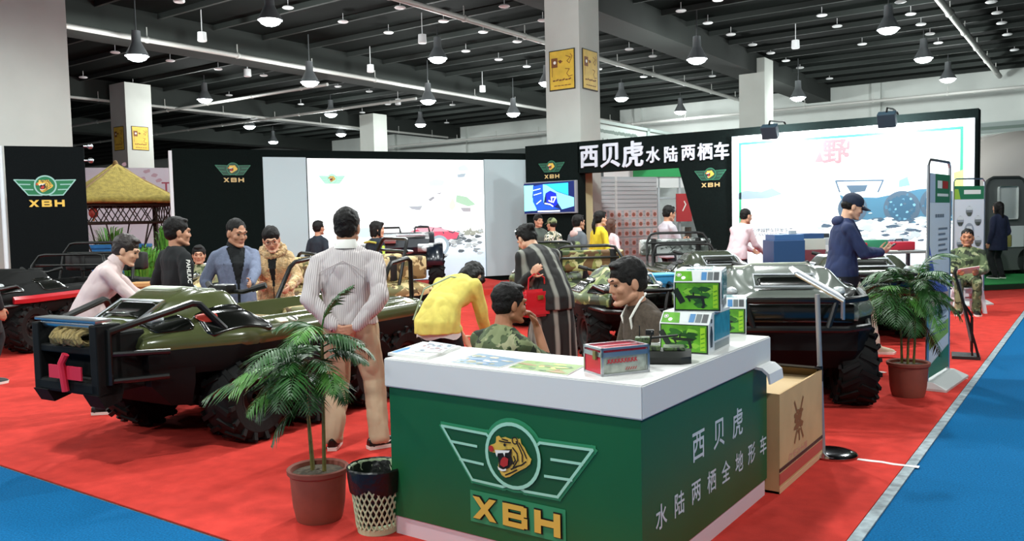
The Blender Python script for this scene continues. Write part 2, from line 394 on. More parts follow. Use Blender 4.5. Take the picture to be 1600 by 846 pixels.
for px, py in ((316, 65), (579, 113), (280, 4), (387, 120), (754, 144), (1243, 76), (660, 68), (622, 164)):
    o = obj('pendant_fitting', sm); o.location = PZ(px, py, 6.9); tag(o, 'small unlit white cylinder fitting hanging from the ceiling', 'pendant fitting', 'unlit cylinder fittings')
# carpets of the stand
tag(MB().bb((-32, 2.53, .0), (-.995, 22.5, .008)).build('stand_carpet', REDC, smooth=False), 'red carpet covering the whole floor of the exhibition stand', 'carpet')
tag(MB().bb((-.99, 2.50, .0), (-.93, 18.6, .0085)).build('carpet_tape', mat('edge_tape', '8d9aa0', .7, vary=(14, .4)), smooth=False), 'scuffed grey tape along the right edge of the red carpet', 'tape')
wt = mat('white_tape', 'e6dedb', .7)
def floor_tape(a, b, w, lab, seed=1):
    rnd = random.Random(seed); a = V(a); b = V(b); d = (b - a); n = V((-d.y, d.x, 0)).normalized(); m = MB(); k = 5
    up = []; lo = []
    for i in range(k + 1):
        p = a.lerp(b, i / k); up.append(p + n * w * (.5 + rnd.uniform(-.25, .2))); lo.append(p - n * w * (.5 + rnd.uniform(-.25, .2)))
    pts = [(p.x, p.y) for p in lo] + [(p.x, p.y) for p in reversed(up)]
    m.poly(pts, None, .0015, .0105); tag(m.build('floor_tape', wt, smooth=False), lab, 'tape')
floor_tape(PZ(1340, 720), PZ(1436, 733), .045, 'torn strip of white tape on the red carpet near the blue aisle', 3)
floor_tape(PZ(1306, 715), PZ(1332, 720), .05, 'short scrap of white tape beside the steel post base', 5)
floor_tape(PZ(1365, 581), PZ(1384, 584), .05, 'small scrap of white tape beside the right hand plant pot', 6)
floor_tape(PZ(1502, 592), PZ(1510, 594), .08, 'tiny scrap of white tape beside the banner stand foot', 7)
# ------------------------------------------------------------------ the emblem: winged ring, tiger head, three letters
def _uv(x, y): return ((x - 563) / 185.0, -(y - 265 - .19 * (x - 563)) / 185.0)
TIGER = [(400, 215), (412, 192), (440, 186), (452, 178), (455, 145), (475, 140), (490, 155), (520, 150), (560, 165), (600, 160), (612, 168), (625, 165), (632, 195), (655, 220), (670, 250), (690, 278), (700, 288), (690, 315), (660, 335), (620, 350), (580, 367), (545, 385), (515, 389), (490, 375), (475, 350), (465, 320), (470, 280), (458, 240), (430, 237), (405, 230)]
MOUTH = [(455, 225), (570, 222), (563, 262), (576, 300), (546, 330), (500, 346), (474, 325), (470, 270)]
TONGUE = [(490, 285), (505, 268), (520, 264), (545, 277), (540, 315), (510, 325), (485, 310)]
TEETH1 = [(455, 220), (562, 228), (552, 240), (528, 240), (523, 262), (513, 240), (475, 240), (468, 262), (459, 240)]
TEETH2 = [(470, 315), (482, 325), (510, 337), (532, 332), (530, 345), (500, 347), (478, 337)]
STRP = [[(600, 180), (622, 220), (640, 260), (640, 300)], [(575, 215), (605, 250), (608, 290), (575, 330)], [(560, 340), (600, 325), (635, 318), (665, 300)], [(520, 372), (560, 360), (600, 345)], [(480, 170), (520, 180), (560, 185)], [(620, 190), (650, 240), (668, 280)], [(500, 160), (540, 172)], [(580, 265), (590, 290), (575, 310)]]
WING = [(-.86, .42), (-1.02, .55), (-2.85, .59), (-1.62, -1.02), (-.42, -1.05), (-.22, -.98), (-.62, -.70), (-.88, -.2)]
def emblem(mb, M, s, col_line=MINT, fill=LGREEN, halo=None, letter=GOLD, simple=False, lw=.085):
    S = M @ Matrix.Scale(s, 4); e = .004 / s
    if halo:
        mb.use(halo); mb.ring((0, 0), 1.0, .36, S, e * .5)
        for sg in (-1, 1): mb.stroke([(sg * -p[0], p[1]) for p in WING + WING[:1]], .26, S, e * .5)
        for u in (-1.14, .05, 1.25): mb.poly([(u - .62, -2.42), (u + .62, -2.42), (u + .62, -1.38), (u - .62, -1.38)], S, 0, e * .45)
    for sg in (-1, 1):
        W = [(sg * -p[0], p[1]) for p in WING]
        mb.use(fill).poly(W if sg == -1 else W[::-1], S, 0, e)
        mb.use(col_line).stroke(W + W[:1], lw, S, e * 2)
        mb.stroke([(sg * 2.50, .12), (sg * 1.42, .10)], lw, S, e * 2); mb.stroke([(sg * 2.12, -.42), (sg * 1.18, -.45)], lw, S, e * 2)
    mb.use(fill).disc((0, 0), 1.0, S, e * 2.4); mb.use(col_line).ring((0, 0), 1.0, lw * 1.35, S, e * 3)
    for P, m, k in ((TIGER, GOLD, 4), (MOUTH, LBLACK, 5), (TONGUE, LRED, 6), (TEETH1, LWHITE, 7), (TEETH2, LWHITE, 7)):
        mb.use(m).poly([_uv(*p) for p in P][::-1], S, 0, e * k)
    mb.use(LRED).disc(_uv(420, 212), .1, S, e * 5)
    if not simple:
        mb.use(LBLACK)
        for k in STRP: mb.stroke([_uv(*p) for p in k], .045, S, e * 5)
        mb.disc(_uv(520, 195), .05, S, e * 5.5); mb.ring(_uv(590, 175), .1, .04, S, e * 5)
    def letters(m, g, z):
        mb.use(m)
        def R(u, v, w, h): mb.poly([(u - w / 2 - g, v - h / 2 - g), (u + w / 2 + g, v - h / 2 - g), (u + w / 2 + g, v + h / 2 + g), (u - w / 2 - g, v + h / 2 + g)], S, 0, z)
        v = -1.9; u = -1.14
        mb.poly([(u - .47 - g, v - .36 - g), (u - .2 + g, v - .36 - g), (u + .47 + g, v + .36 + g), (u + .2 - g, v + .36 + g)], S, 0, z)
        mb.poly([(u + .2 - g, v - .36 - g), (u + .47 + g, v - .36 - g), (u - .2 + g, v + .36 + g), (u - .47 - g, v + .36 + g)], S, 0, z)
        u = .05; R(u - .36, v, .22, .72); R(u + .34, v + .18, .22, .3); R(u + .36, v - .17, .22, .32)
        for q in (-.28, 0, .28): R(u - .02, v + q, .72, .17)
        u = 1.25; R(u - .35, v, .24, .72); R(u + .35, v, .24, .72); R(u, v, .7, .2)
    letters(LBLACK, .035, e * 1.4); letters(letter, 0, e * 3)
    return mb
# ------------------------------------------------------------------ stand walls
WZ = 3.4; YB = 16.85
PANEL = mat('charcoal_panel', '0c1413', .9, spec=.08, vary=(30, .2), bump=(120, .3, .003))
wL = PZ(268, 232, WZ); wR = PZ(822, 240, WZ); wd_ = (wR - wL); wd_.z = 0; wlen = wd_.length; wu = wd_.normalized(); wn = V((wu.y, -wu.x, 0))
o0 = V((wL.x, wL.y, 0))
MW = frame(o0, wu)                     # x along the wall, y up, z towards the viewer
def on_wall(px, py): p = MW.inverted() @ PP(px, py, o0, wn); return p.x, p.y
x412 = on_wall(412, 300)[0]; x480 = on_wall(481, 300)[0]; x757 = on_wall(755, 300)[0]; yt = on_wall(600, 249)[1]
w = MB(); w.bb((0, .0095, -.25), (wlen, WZ, 0), MW)
W1 = w.build('stand_wall', PANEL, smooth=False); tag(W1, 'long black back wall of the stand carrying the white poster', 'partition wall')
e = MB().bb((-.07, .0095, -.27), (.0, WZ - .05, .02), MW); e.build('edge_strip', WHITE, W1, smooth=False)
m = MB(); emblem(m, MW @ Matrix.Translation((*on_wall(364, 264), .002)), .137, mat('logo_line', '2f7a5c', .5), mat('logo_dark', '0d4030', .5), simple=True, letter=mat('logo_cream', 'c7ad74', .5)); m.build('emblem', None, W1, smooth=False)
GREYP = mat('pale_grey_board', 'aebfc4', .7, emit=('aebfc4', .15))  # faint glow put into the boards so they look lit
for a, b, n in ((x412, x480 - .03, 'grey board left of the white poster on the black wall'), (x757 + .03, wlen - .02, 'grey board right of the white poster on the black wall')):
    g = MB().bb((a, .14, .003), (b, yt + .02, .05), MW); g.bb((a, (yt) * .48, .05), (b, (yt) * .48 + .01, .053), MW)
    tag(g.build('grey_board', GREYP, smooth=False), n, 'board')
# poster on the left wall, its bright look put into the print as glow
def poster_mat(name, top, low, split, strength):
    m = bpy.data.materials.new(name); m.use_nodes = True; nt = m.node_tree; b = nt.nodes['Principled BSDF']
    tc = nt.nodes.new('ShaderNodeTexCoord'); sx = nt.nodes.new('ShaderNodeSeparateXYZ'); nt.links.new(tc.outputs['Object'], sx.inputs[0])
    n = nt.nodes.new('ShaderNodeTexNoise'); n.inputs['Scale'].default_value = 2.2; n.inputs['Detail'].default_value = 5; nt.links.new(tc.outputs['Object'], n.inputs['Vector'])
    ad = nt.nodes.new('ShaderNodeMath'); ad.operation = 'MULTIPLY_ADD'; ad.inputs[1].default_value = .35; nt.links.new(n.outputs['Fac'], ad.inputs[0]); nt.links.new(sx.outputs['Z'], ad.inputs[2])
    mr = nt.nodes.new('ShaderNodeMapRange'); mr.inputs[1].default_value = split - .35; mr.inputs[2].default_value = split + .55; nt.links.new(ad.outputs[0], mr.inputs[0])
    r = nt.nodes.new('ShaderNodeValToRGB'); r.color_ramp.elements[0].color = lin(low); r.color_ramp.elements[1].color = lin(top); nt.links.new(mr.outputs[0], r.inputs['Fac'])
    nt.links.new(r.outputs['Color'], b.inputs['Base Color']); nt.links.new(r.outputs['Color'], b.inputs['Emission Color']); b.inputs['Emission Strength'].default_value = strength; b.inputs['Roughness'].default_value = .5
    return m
PM1 = poster_mat('glowing_print', 'fafdff', 'c3d6e2', 1.15, .55)
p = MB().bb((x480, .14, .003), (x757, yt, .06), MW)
P1 = p.build('wall_poster', PM1, smooth=False); tag(P1, 'big bright white glowing poster with a red vehicle on the black back wall', 'poster')
MP = MW @ Matrix.Translation((0, 0, .062))
def ink(n, c, s=.7): return mat('ink_' + n, c, .6, emit=(c, s))
art = MB()
def scaled(o, k, pts): return [(o[0] + k * x, o[1] + k * y) for x, y in pts]
# rocks and surf in the print
rnd = random.Random(4)
for i in range(70):
    px = rnd.uniform(690, 752); py = 372 + rnd.gauss(0, 9) + (px - 690) * .1; c = on_wall(px, py); s = rnd.uniform(.03, .11)
    art.use(ink('rock%d' % (i % 3), ('7c868a', 'a9b2b3', '4f5a5f')[i % 3])).poly([(c[0] + s * math.cos(t) * rnd.uniform(.6, 1.3), c[1] + .5 * s * math.sin(t) * rnd.uniform(.5, 1.2)) for t in (0, 1, 2, 3, 4, 5)], MP, 0, .001 + i * 2e-5)
for i in range(16):
    px = rnd.uniform(712, 754); py = 368 - rnd.uniform(0, 5); c = on_wall(px, py); art.use(ink('scrub', '8f958a')).poly([(c[0] - .07, c[1]), (c[0] + .07, c[1]), (c[0] + .02, c[1] + rnd.uniform(.05, .14))], MP, 0, .0012)
def W(*q): return [on_wall(x, y) for x, y in q]
art.use(ink('red', 'd8526a')).poly(W((640, 362), (655, 357), (690, 358), (716, 364), (712, 373), (690, 375), (650, 371)), MP, 0, .003)
art.use(ink('pink', 'e99aa8')).poly(W((648, 356), (668, 354), (690, 357), (700, 362), (655, 362)), MP, 0, .004)
art.use(ink('dark', '4c4a55')).stroke(W((672, 365), (676, 357), (688, 356), (692, 365)), .03, MP, .005).stroke(W((700, 362), (706, 364), (709, 362)), .03, MP, .005).stroke(W((645, 357), (655, 353), (668, 354)), .025, MP, .005)
c = on_wall(685, 384); art.use(ink('tyre', '8fa3ae')).disc(c, .27, MP, .006); art.use(ink('tyrei', 'c9d5da')).disc(c, .2, MP, .007); art.use(ink('hub', '56707f')).disc(c, .09, MP, .008)
art.use(ink('ghost', 'b9cfd0')).poly(W((545, 368), (560, 357), (580, 356), (590, 366), (570, 372)), MP, 0, .002)
# tent, vehicles, clouds of the print
art.use(ink('tent', '9dbfa6')).poly(W((712, 305), (728, 308), (742, 320), (730, 323), (711, 316)), MP, 0, .002); art.use(ink('tent2', 'c9d3c0')).poly(W((699, 323), (706, 308), (711, 322), (705, 330)), MP, 0, .002)
art.use(ink('tentv', '9a9aa0')).poly(W((718, 325), (734, 325), (734, 331), (722, 331)), MP, 0, .003)
art.use(ink('boat', 'dfe5dc')).poly(W((626, 322), (630, 314), (662, 315), (664, 322)), MP, 0, .002); art.use(ink('boatk', '9ba0a8')).poly(W((637, 323), (659, 322), (655, 329), (642, 327)), MP, 0, .003)
art.use(ink('heli', '8d9096')).poly(W((668, 312), (676, 307), (678, 310), (671, 315)), MP, 0, .002).poly(W((679, 303), (689, 301), (686, 304)), MP, 0, .002)
art.use(ink('cloud', 'bfe6ea')).poly(W((667, 285), (680, 280), (694, 283), (690, 291), (670, 291)), MP, 0, .002); art.poly(W((713, 262), (724, 257), (735, 267), (716, 268)), MP, 0, .002); art.use(ink('cloudk', '9aa9b3')).poly(W((713, 273), (727, 271), (724, 277), (714, 278)), MP, 0, .002)
art.use(ink('grey', 'a5adb0', .6))
for py in (317, 322, 327, 330):
    px = 508
    while px < (560 if py > 318 else 552):
        a = rnd.uniform(1.0, 2.6)
        if rnd.random() < .62: art.stroke(W((px, py), (px + a, py)), .018, MP, .002)
        px += a + 1.4
ce = on_wall(518, 281); emblem(art, MP @ Matrix.Translation((ce[0], ce[1] + .02, .002)), .11, ink('lg', '7fbfa4'), ink('lgf', '9ecdb8'), simple=True, letter=ink('none', 'f4f7f6'))
art.build('poster_print', None, P1, smooth=False)
# stage under the poster
c1 = o0 + wu * (wlen * .30); q = [o0 + wu * x + wn * y for x, y in ((.05, 0.07), (wlen - 1.5, 0.07), (wlen - 1.5, 3.9), (wlen * .1, 3.6))]
st = MB().poly([(p.x, p.y) for p in q], None, .115, .125); tag(st.build('low_stage', REDC, smooth=False), 'low red carpeted stage in front of the bright back poster', 'stage')
# ------------------------------------------------------------------ sign wall parallel to the counter front
def on_y(px, py): p = PY(px, py, YB); return p.x, p.z
MY = frame((0, YB, 0), (1, 0, 0))
xt0 = on_y(822, 300)[0]; xt1 = on_y(905, 300)[0]; xs1 = on_y(1143, 300)[0]; xp1 = on_y(1528, 250)[0]
tv = MB().bb((xt0, YB, .0095), (xt1, YB + .3, WZ)); TVW = tv.build('screen_wall', PANEL, smooth=False); tag(TVW, 'dark panel wall behind the mounted screen', 'partition wall')
m = MB(); emblem(m, MY @ Matrix.Translation((*on_y(862, 260), .002)), .127, mat('logo_line', '2f7a5c', .5), mat('logo_dark', '0d4030', .5), simple=True, letter=mat('logo_cream', 'c7ad74', .5)); m.build('emblem', None, TVW, smooth=False)
# screen
a = on_y(821, 286); b = on_y(904, 333); T = MB().bb((a[0], YB - .09, b[1]), (b[0], YB - .01, a[1]), None, .008)
SCR = T.build('wall_screen', mat('screen_bezel', '8b8f95', .4), smooth=False); tag(SCR, 'flat screen showing a blue picture on the dark wall', 'screen')
w_, h_ = b[0] - a[0], a[1] - b[1]; MS = frame((a[0], YB - .093, b[1]), (1, 0, 0)); s = MB()
def scr(n, c): return mat('screen_' + n, c, .3, emit=(c, 1.0))
def S_(pts): return [(x / 1269 * w_ * 1.06 - .02 * w_, (1 - (y - 85) / 680) * h_) for x, y in pts]
s.use(scr('navy', '0a1a52')).poly(S_([(40, 110), (1180, 95), (1180, 735), (40, 750)]), MS, 0, 0)
s.use(scr('cyan', '8ff4f8')).poly(S_([(40, 150), (260, 150), (230, 400), (330, 690), (40, 700)]), MS, 0, .001)
s.use(scr('blue', '1c4fc4')).poly(S_([(250, 170), (480, 140), (490, 560), (860, 670), (340, 690), (240, 500)]), MS, 0, .001)
s.use(scr('sky', '2cb4f2')).poly(S_([(480, 140), (1050, 130), (1050, 390), (800, 300), (560, 160)]), MS, 0, .001)
s.use(scr('pale', '7fd6f6')).poly(S_([(480, 140), (560, 160), (800, 310), (1050, 400), (1170, 440), (1170, 620), (900, 680), (800, 520), (640, 280), (540, 330), (490, 540)]), MS, 0, .0015)
s.use(scr('deep', '1226b4')).poly(S_([(545, 330), (650, 280), (780, 340), (810, 560), (720, 640), (560, 560)]), MS, 0, .002)
s.use(scr('white', 'dcefff')).stroke(S_([(610, 490), (680, 520), (670, 420), (770, 420), (710, 530)]), .03, MS, .003).stroke(S_([(520, 545), (640, 570), (700, 610)]), .03, MS, .003).stroke(S_([(330, 550), (430, 480)]), .025, MS, .003)
s.stroke(S_([(260, 260), (420, 230)]), .02, MS, .003).stroke(S_([(270, 360), (440, 320)]), .02, MS, .003)
for i in range(9): s.stroke(S_([(360 + i * 56, 712), (360 + i * 56 + 40, 712)]), .035, MS, .003)
s.build('screen_picture', None, SCR, smooth=False)
# sign beam with its slanted leg
bz = on_y(1000, 265)[1]
sb = MB(); MYb = frame((0, YB + .3, 0), (1, 0, 0))
legp = [on_y(1060, 262), on_y(1096, 390)]
P = [(xt1 - .02, bz), (legp[0][0], bz), (legp[1][0], legp[1][1]), (legp[1][0] + .28, .0095), (xs1 + .05, .0095), (xs1 + .05, WZ), (xt1 - .02, WZ)]
sb.rings([[MYb @ V((x, y, 0)) for x, y in P], [MY @ V((x, y, 0)) for x, y in P]])
SB = sb.build('sign_beam', PANEL, smooth=False); tag(SB, 'dark sign beam with slanted leg and large silver characters', 'sign')
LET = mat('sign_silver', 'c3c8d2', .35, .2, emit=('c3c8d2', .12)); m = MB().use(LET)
for ch, px, py, hh in (('西', 921, 245, 36), ('贝', 954, 243, 39), ('虎', 989, 241, 40)):
    x, z = on_y(px, py); sz = abs(on_y(px, py - hh / 2)[1] - on_y(px, py + hh / 2)[1]); [m.text(ch, sz * 1.06, MY @ Matrix.Translation((x + dx * sz, z + dz * sz, .004)), k * .0012, .012, .92, .03) for k, (dx, dz) in enumerate(((0, 0), (.018, .012), (-.012, -.012)))]
for ch, px, py, hh in (('水', 1021, 242, 25), ('陆', 1049, 241, 25), ('两', 1076, 239, 25), ('栖', 1102, 237, 26), ('车', 1128, 236, 27)):
    x, z = on_y(px, py); sz = abs(on_y(px, py - hh / 2)[1] - on_y(px, py + hh / 2)[1]); [m.text(ch, sz * 1.06, MY @ Matrix.Translation((x + dx * sz, z + dz * sz, .004)), k * .0012, .012, .92, .03) for k, (dx, dz) in enumerate(((0, 0), (.018, .012), (-.012, -.012)))]
m.build('lettering', None, SB, smooth=False)
m = MB(); emblem(m, MY @ Matrix.Translation((*on_y(1110, 272), .002)), .122, mat('logo_line', '2f7a5c', .5), mat('logo_dark', '0d4030', .5), simple=True, letter=mat('logo_cream', 'c7ad74', .5)); m.build('emblem', None, SB, smooth=False)
# big poster wall
pw = MB().bb((xs1 + .052, YB, .0095), (xp1, YB + .35, WZ)); PW = pw.build('poster_wall', PANEL, smooth=False); tag(PW, 'tall dark wall carrying the floodlit poster', 'partition wall')
pa = on_y(1146, 212); pb = on_y(1524, 178); pz0 = .35; zt = WZ - .17
fr = MB(); fx0 = pa[0]; fx1 = pb[0]
for lo, hi in (((fx0, zt - .1), (fx1, zt)), ((fx0, pz0), (fx1, pz0 + .1)), ((fx0, pz0), (fx0 + .12, zt)), ((fx1 - .16, pz0), (fx1, zt))): fr.bb((lo[0], YB - .10, lo[1]), (hi[0], YB - .001, hi[1]))
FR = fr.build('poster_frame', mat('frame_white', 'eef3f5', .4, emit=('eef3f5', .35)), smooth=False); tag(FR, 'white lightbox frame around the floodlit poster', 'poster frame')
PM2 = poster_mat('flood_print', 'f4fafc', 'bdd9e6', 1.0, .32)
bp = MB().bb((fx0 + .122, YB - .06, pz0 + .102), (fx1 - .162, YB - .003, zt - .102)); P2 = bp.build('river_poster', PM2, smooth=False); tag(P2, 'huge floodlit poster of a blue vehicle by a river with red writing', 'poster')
art = MB(); MQ = frame((0, YB - .062, 0), (1, 0, 0))
def on_p(px, py): p = PY(px, py, YB - .062); return p.x, p.z
def W(*q): return [on_p(x, y) for x, y in q]
gr = ink('frame_green', '2f9a72', .15); g0, g1, g2, g3 = fx0 + .16, fx1 - .20, pz0 + .16, zt - .16
art.use(gr).stroke([(g0, g2), (g0, g3), (g1, g3), (g1, g2)], .05, MQ, .003)
rb = ink('river_tyre', '2c566f', .1); rl = ink('river_light', '6fa5bd', .1); rh = ink('river_hull', '3f7089', .1); rk = ink('river_dark', '42586a', .15); rw = ink('river_white', 'eef5f7', .3); rg = ink('river_grey', 'a9b6ba', .2)
art.use(rh).poly(W((1312, 305), (1450, 295), (1500, 300), (1500, 345), (1400, 350), (1325, 340)), MQ, 0, .002)
art.use(rw).poly(W((1305, 300), (1320, 282), (1375, 280), (1470, 268), (1505, 268), (1505, 288), (1440, 295), (1370, 309), (1320, 308)), MQ, 0, .003)
art.use(rl).poly(W((1405, 282), (1418, 276), (1422, 290), (1404, 293)), MQ, 0, .004); art.use(rk).poly(W((1322, 290), (1356, 289), (1352, 299), (1330, 302)), MQ, 0, .004)
art.stroke(W((1306, 283), (1380, 282), (1372, 300)), .03, MQ, .004).stroke(W((1306, 283), (1312, 300)), .03, MQ, .004)
for px, py, r in ((1409, 325, .29), (1332, 326, .24), (1466, 318, .28)):
    c = on_p(px, py); art.use(rb).disc(c, r, MQ, .005); art.use(rk).ring(c, r * .95, .08, MQ, .006)
    tr = random.Random(int(px))
    for k in range(34):
        t = tr.uniform(0, 6.28); q = r * math.sqrt(tr.random()) * .92; art.use((rl, rk, rb, rh)[k % 4]).poly([(c[0] + q * math.cos(t) + .055 * r * 2 * math.cos(e) * tr.uniform(.4, 1.2), c[1] + q * math.sin(t) + .05 * r * 2 * math.sin(e) * tr.uniform(.4, 1.2)) for e in (0, 1.3, 2.5, 3.8, 5.0)], MQ, 0, .0065)
rnd = random.Random(9)
for i in range(150):
    px = rnd.uniform(1280, 1510); py = 358 + rnd.gauss(0, 9); c = on_p(px, py); sz = rnd.uniform(.03, .13)
    art.use((rw, rg, rw, rk, rg)[i % 5]).poly([(c[0] + sz * math.cos(t) * rnd.uniform(.6, 1.4), c[1] + .35 * sz * math.sin(t) * rnd.uniform(.5, 1.3)) for t in (0, 1, 2, 3, 4, 5)], MQ, 0, .007 + i * 2e-5)
art.use(ink('hill', '8296a8', .2)).poly(W((1152, 303), (1165, 298), (1190, 300), (1206, 294), (1222, 303), (1200, 310), (1152, 312)), MQ, 0, .002); art.use(ink('haze', 'd5e8ef', .3)).poly(W((1152, 313), (1222, 305), (1240, 318), (1152, 325)), MQ, 0, .0018)
for i in range(14):
    px = rnd.uniform(1155, 1280); py = rnd.uniform(318, 350); art.use(ink('ripple', 'c3dbe4', .3)).stroke(W((px, py), (px + rnd.uniform(8, 26), py - 1)), .02, MQ, .002)
art.use(ink('grassy', 'b9d66e', .2)).poly(W((1490, 270), (1510, 264), (1512, 300), (1492, 298)), MQ, 0, .0035)
RED2 = ink('red_writing', 'e35a5f', .25); x, z = on_p(1304, 237)
art.use(RED2)
for k, (dx, dz) in enumerate(((0, 0), (.014, .010), (-.014, .004), (.006, -.012))): art.text('野', .50, MQ @ Matrix.Translation((x + dx, z + dz, 0)), .004 + k * 3e-4, .004, .9)
art.poly(W((1273, 254), (1281, 236), (1287, 253)), MQ, 0, .004); art.stroke(W((1326, 222), (1325, 232)), .05, MQ, .004).disc(on_p(1323, 242), .05, MQ, .004)
x, z = on_p(1203, 360); art.use(ink('caption', '5d6c75', .1)).text('西贝虎越野车研发生产', .095, MQ @ Matrix.Translation((x, z, 0)), .004, .006)
for k in range(3):
    for i in range(6): c = on_p(1168 + k * 18, 368 - k * .7); art.stroke([(c[0] + i * .034, c[1] - .02), (c[0] + i * .034 + .012, c[1] + .03)], .012, MQ, .004)
art.build('poster_print', None, P2, smooth=False)
# floodlights on arms
FLM = mat('flood_black', '22343f', .5)
for px, py, hint in ((1203, 206, 'black floodlight on an arm at the left top of the river poster'), (1386, 187, 'black floodlight on an arm at the right top of the river poster')):
    c = PY(px, py, YB - .85); r = empty('floodlight', c, 0, hint, 'floodlight', 'poster floodlights')
    tilt = Matrix.Rotation(math.radians(28), 4, 'X')
    MB().box((0, 0, 0), (.30, .16, .26), tilt, .015).build('lamp_housing', FLM, r, smooth=False)
    MB().box((0, .085, -.01), (.26, .012, .21), tilt).build('lens', mat('flood_lens', 'ffffff', .2, emit=('eef8ff', 20)), r, smooth=False)
    MB().tube([(0, -.05, .13), (0, 0, .2), (0, .45, .23), (0, .84, WZ - c.z + .06), (0, .95, WZ - c.z + .022)], .018).build('arm', BLACKM, r)
    ld = bpy.data.lights.new('flood_light', 'SPOT'); ld.energy = FLOOD_W; ld.spot_size = math.radians(150); ld.spot_blend = .5; ld.shadow_soft_size = .12; ld.color = (.9, .97, 1)
    lo = bpy.data.objects.new('flood_light', ld); COL.objects.link(lo); lo.parent = r; lo.location = (0, .12, -.03); lo.rotation_euler = (math.radians(75), 0, 0)
# ------------------------------------------------------------------ amphibious vehicles
OLIVE = mat('olive_gloss', '4a5030', .22, coat=.6, vary=(2.5, .12)); DOLIVE = mat('dark_olive_gloss', '3b4034', .2, coat=.7, vary=(2.5, .1)); SILV = mat('pale_olive_gloss', '6c736c', .18, coat=.8, vary=(2.5, .1))
REDV = mat('vehicle_red', 'b3202a', .3, coat=.5); HULLB = mat('hull_black', '080908', .7, spec=.2, bump=(60, .2, .002)); VENT = mat('vent_black', '0e100d', .18, coat=.5)
CAMO_T = camo('tan_camo', ('8a7348', 'cdbb88', '5d4a2e', '6b6a42'), 5.5, .7, 0, (.50, .57, .60))
CAMO_B = camo('brown_camo', ('7a5a3a', '9a9a5a', 'd6cf98', '4d5a34'), 5.5, .7, 0, (.55, .56, .56))
CAMO_G = camo('deck_camo', ('4c5b34', '7d8a52', '2d3622', 'b9b489'), 5.0, .5, .12, (.54, .56, .63))
SEATB = mat('seat_black', '151615', .6); RIMM = mat('rim_dark', '161311', .55, .2); HEADL = mat('headlight_glass', 'cfd6d8', .08, .3, coat=1.0); BADGER = mat('badge_red', 'b5301f', .4); STICK = mat('sticker_cream', 'e0dcc0', .5); ROPE = mat('rope_tan', '8d7a4c', .9, vary=(40, .4)); STRAPR = mat('strap_red', 'd0213f', .7); PATW = mat('decal_pale', 'b9bfae', .4)
def ss(a, b, x):
    t = max(0.0, min(1.0, (x - a) / (b - a))); return t * t * (3 - 2 * t)
def wheel_meshes(R, Wd):
    M = Matrix.Rotation(PI / 2, 4, 'Y')
    t = MB(); h = Wd / 2
    prof = [(R * .46, -h * .7), (R * .55, -h * .92), (R * .78, -h), (R * .92, -h * .85), (R * .965, -h * .5), (R * .975, 0), (R * .965, h * .5), (R * .92, h * .85), (R * .78, h), (R * .55, h * .92), (R * .46, h * .7)]
    t.lathe(prof + prof[:1], M, 32, False)
    n = 16
    for i in range(n):
        for sgn in (-1, 1):
            a = 2 * PI * (i + (.25 if sgn > 0 else .75)) / n
            Q = Matrix.Rotation(a, 4, 'X') @ Matrix.Translation((sgn * h * .48, 0, R * .965)) @ Matrix.Rotation(sgn * math.radians(28), 4, 'Z')
            t.box((0, 0, 0), (h * 1.02, R * .105, R * .09), Q)
            Q = Matrix.Rotation(a, 4, 'X') @ Matrix.Translation((sgn * h * .96, -sgn * 0, R * .86)) @ Matrix.Rotation(sgn * math.radians(18), 4, 'Y')
            t.box((0, 0, 0), (h * .16, R * .10, R * .22), Q)
    tm = t.mesh('tyre', True, 30); tm.materials.append(RUBBER)
    r = MB()
    for sgn in (-1, 1):
        r.lathe([(.02, sgn * h * .42), (R * .14, sgn * h * .42), (R * .15, sgn * h * .6), (R * .2, sgn * h * .4), (R * .36, sgn * h * .35), (R * .42, sgn * h * .72), (R * .49, sgn * h * .8), (R * .47, sgn * h * .5), (R * .46, 0)], M, 24, False)
        for k in range(5):
            a = 2 * PI * k / 5; r.cyl((sgn * h * .36, R * .26 * math.cos(a), R * .26 * math.sin(a)), (sgn * h * .46, R * .26 * math.cos(a), R * .26 * math.sin(a)), R * .035, n=6)
    rm = r.mesh('rim'); rm.materials.append(RIMM)
    return tm, rm
WM = wheel_meshes(.325, .30); WS = wheel_meshes(.29, .26)
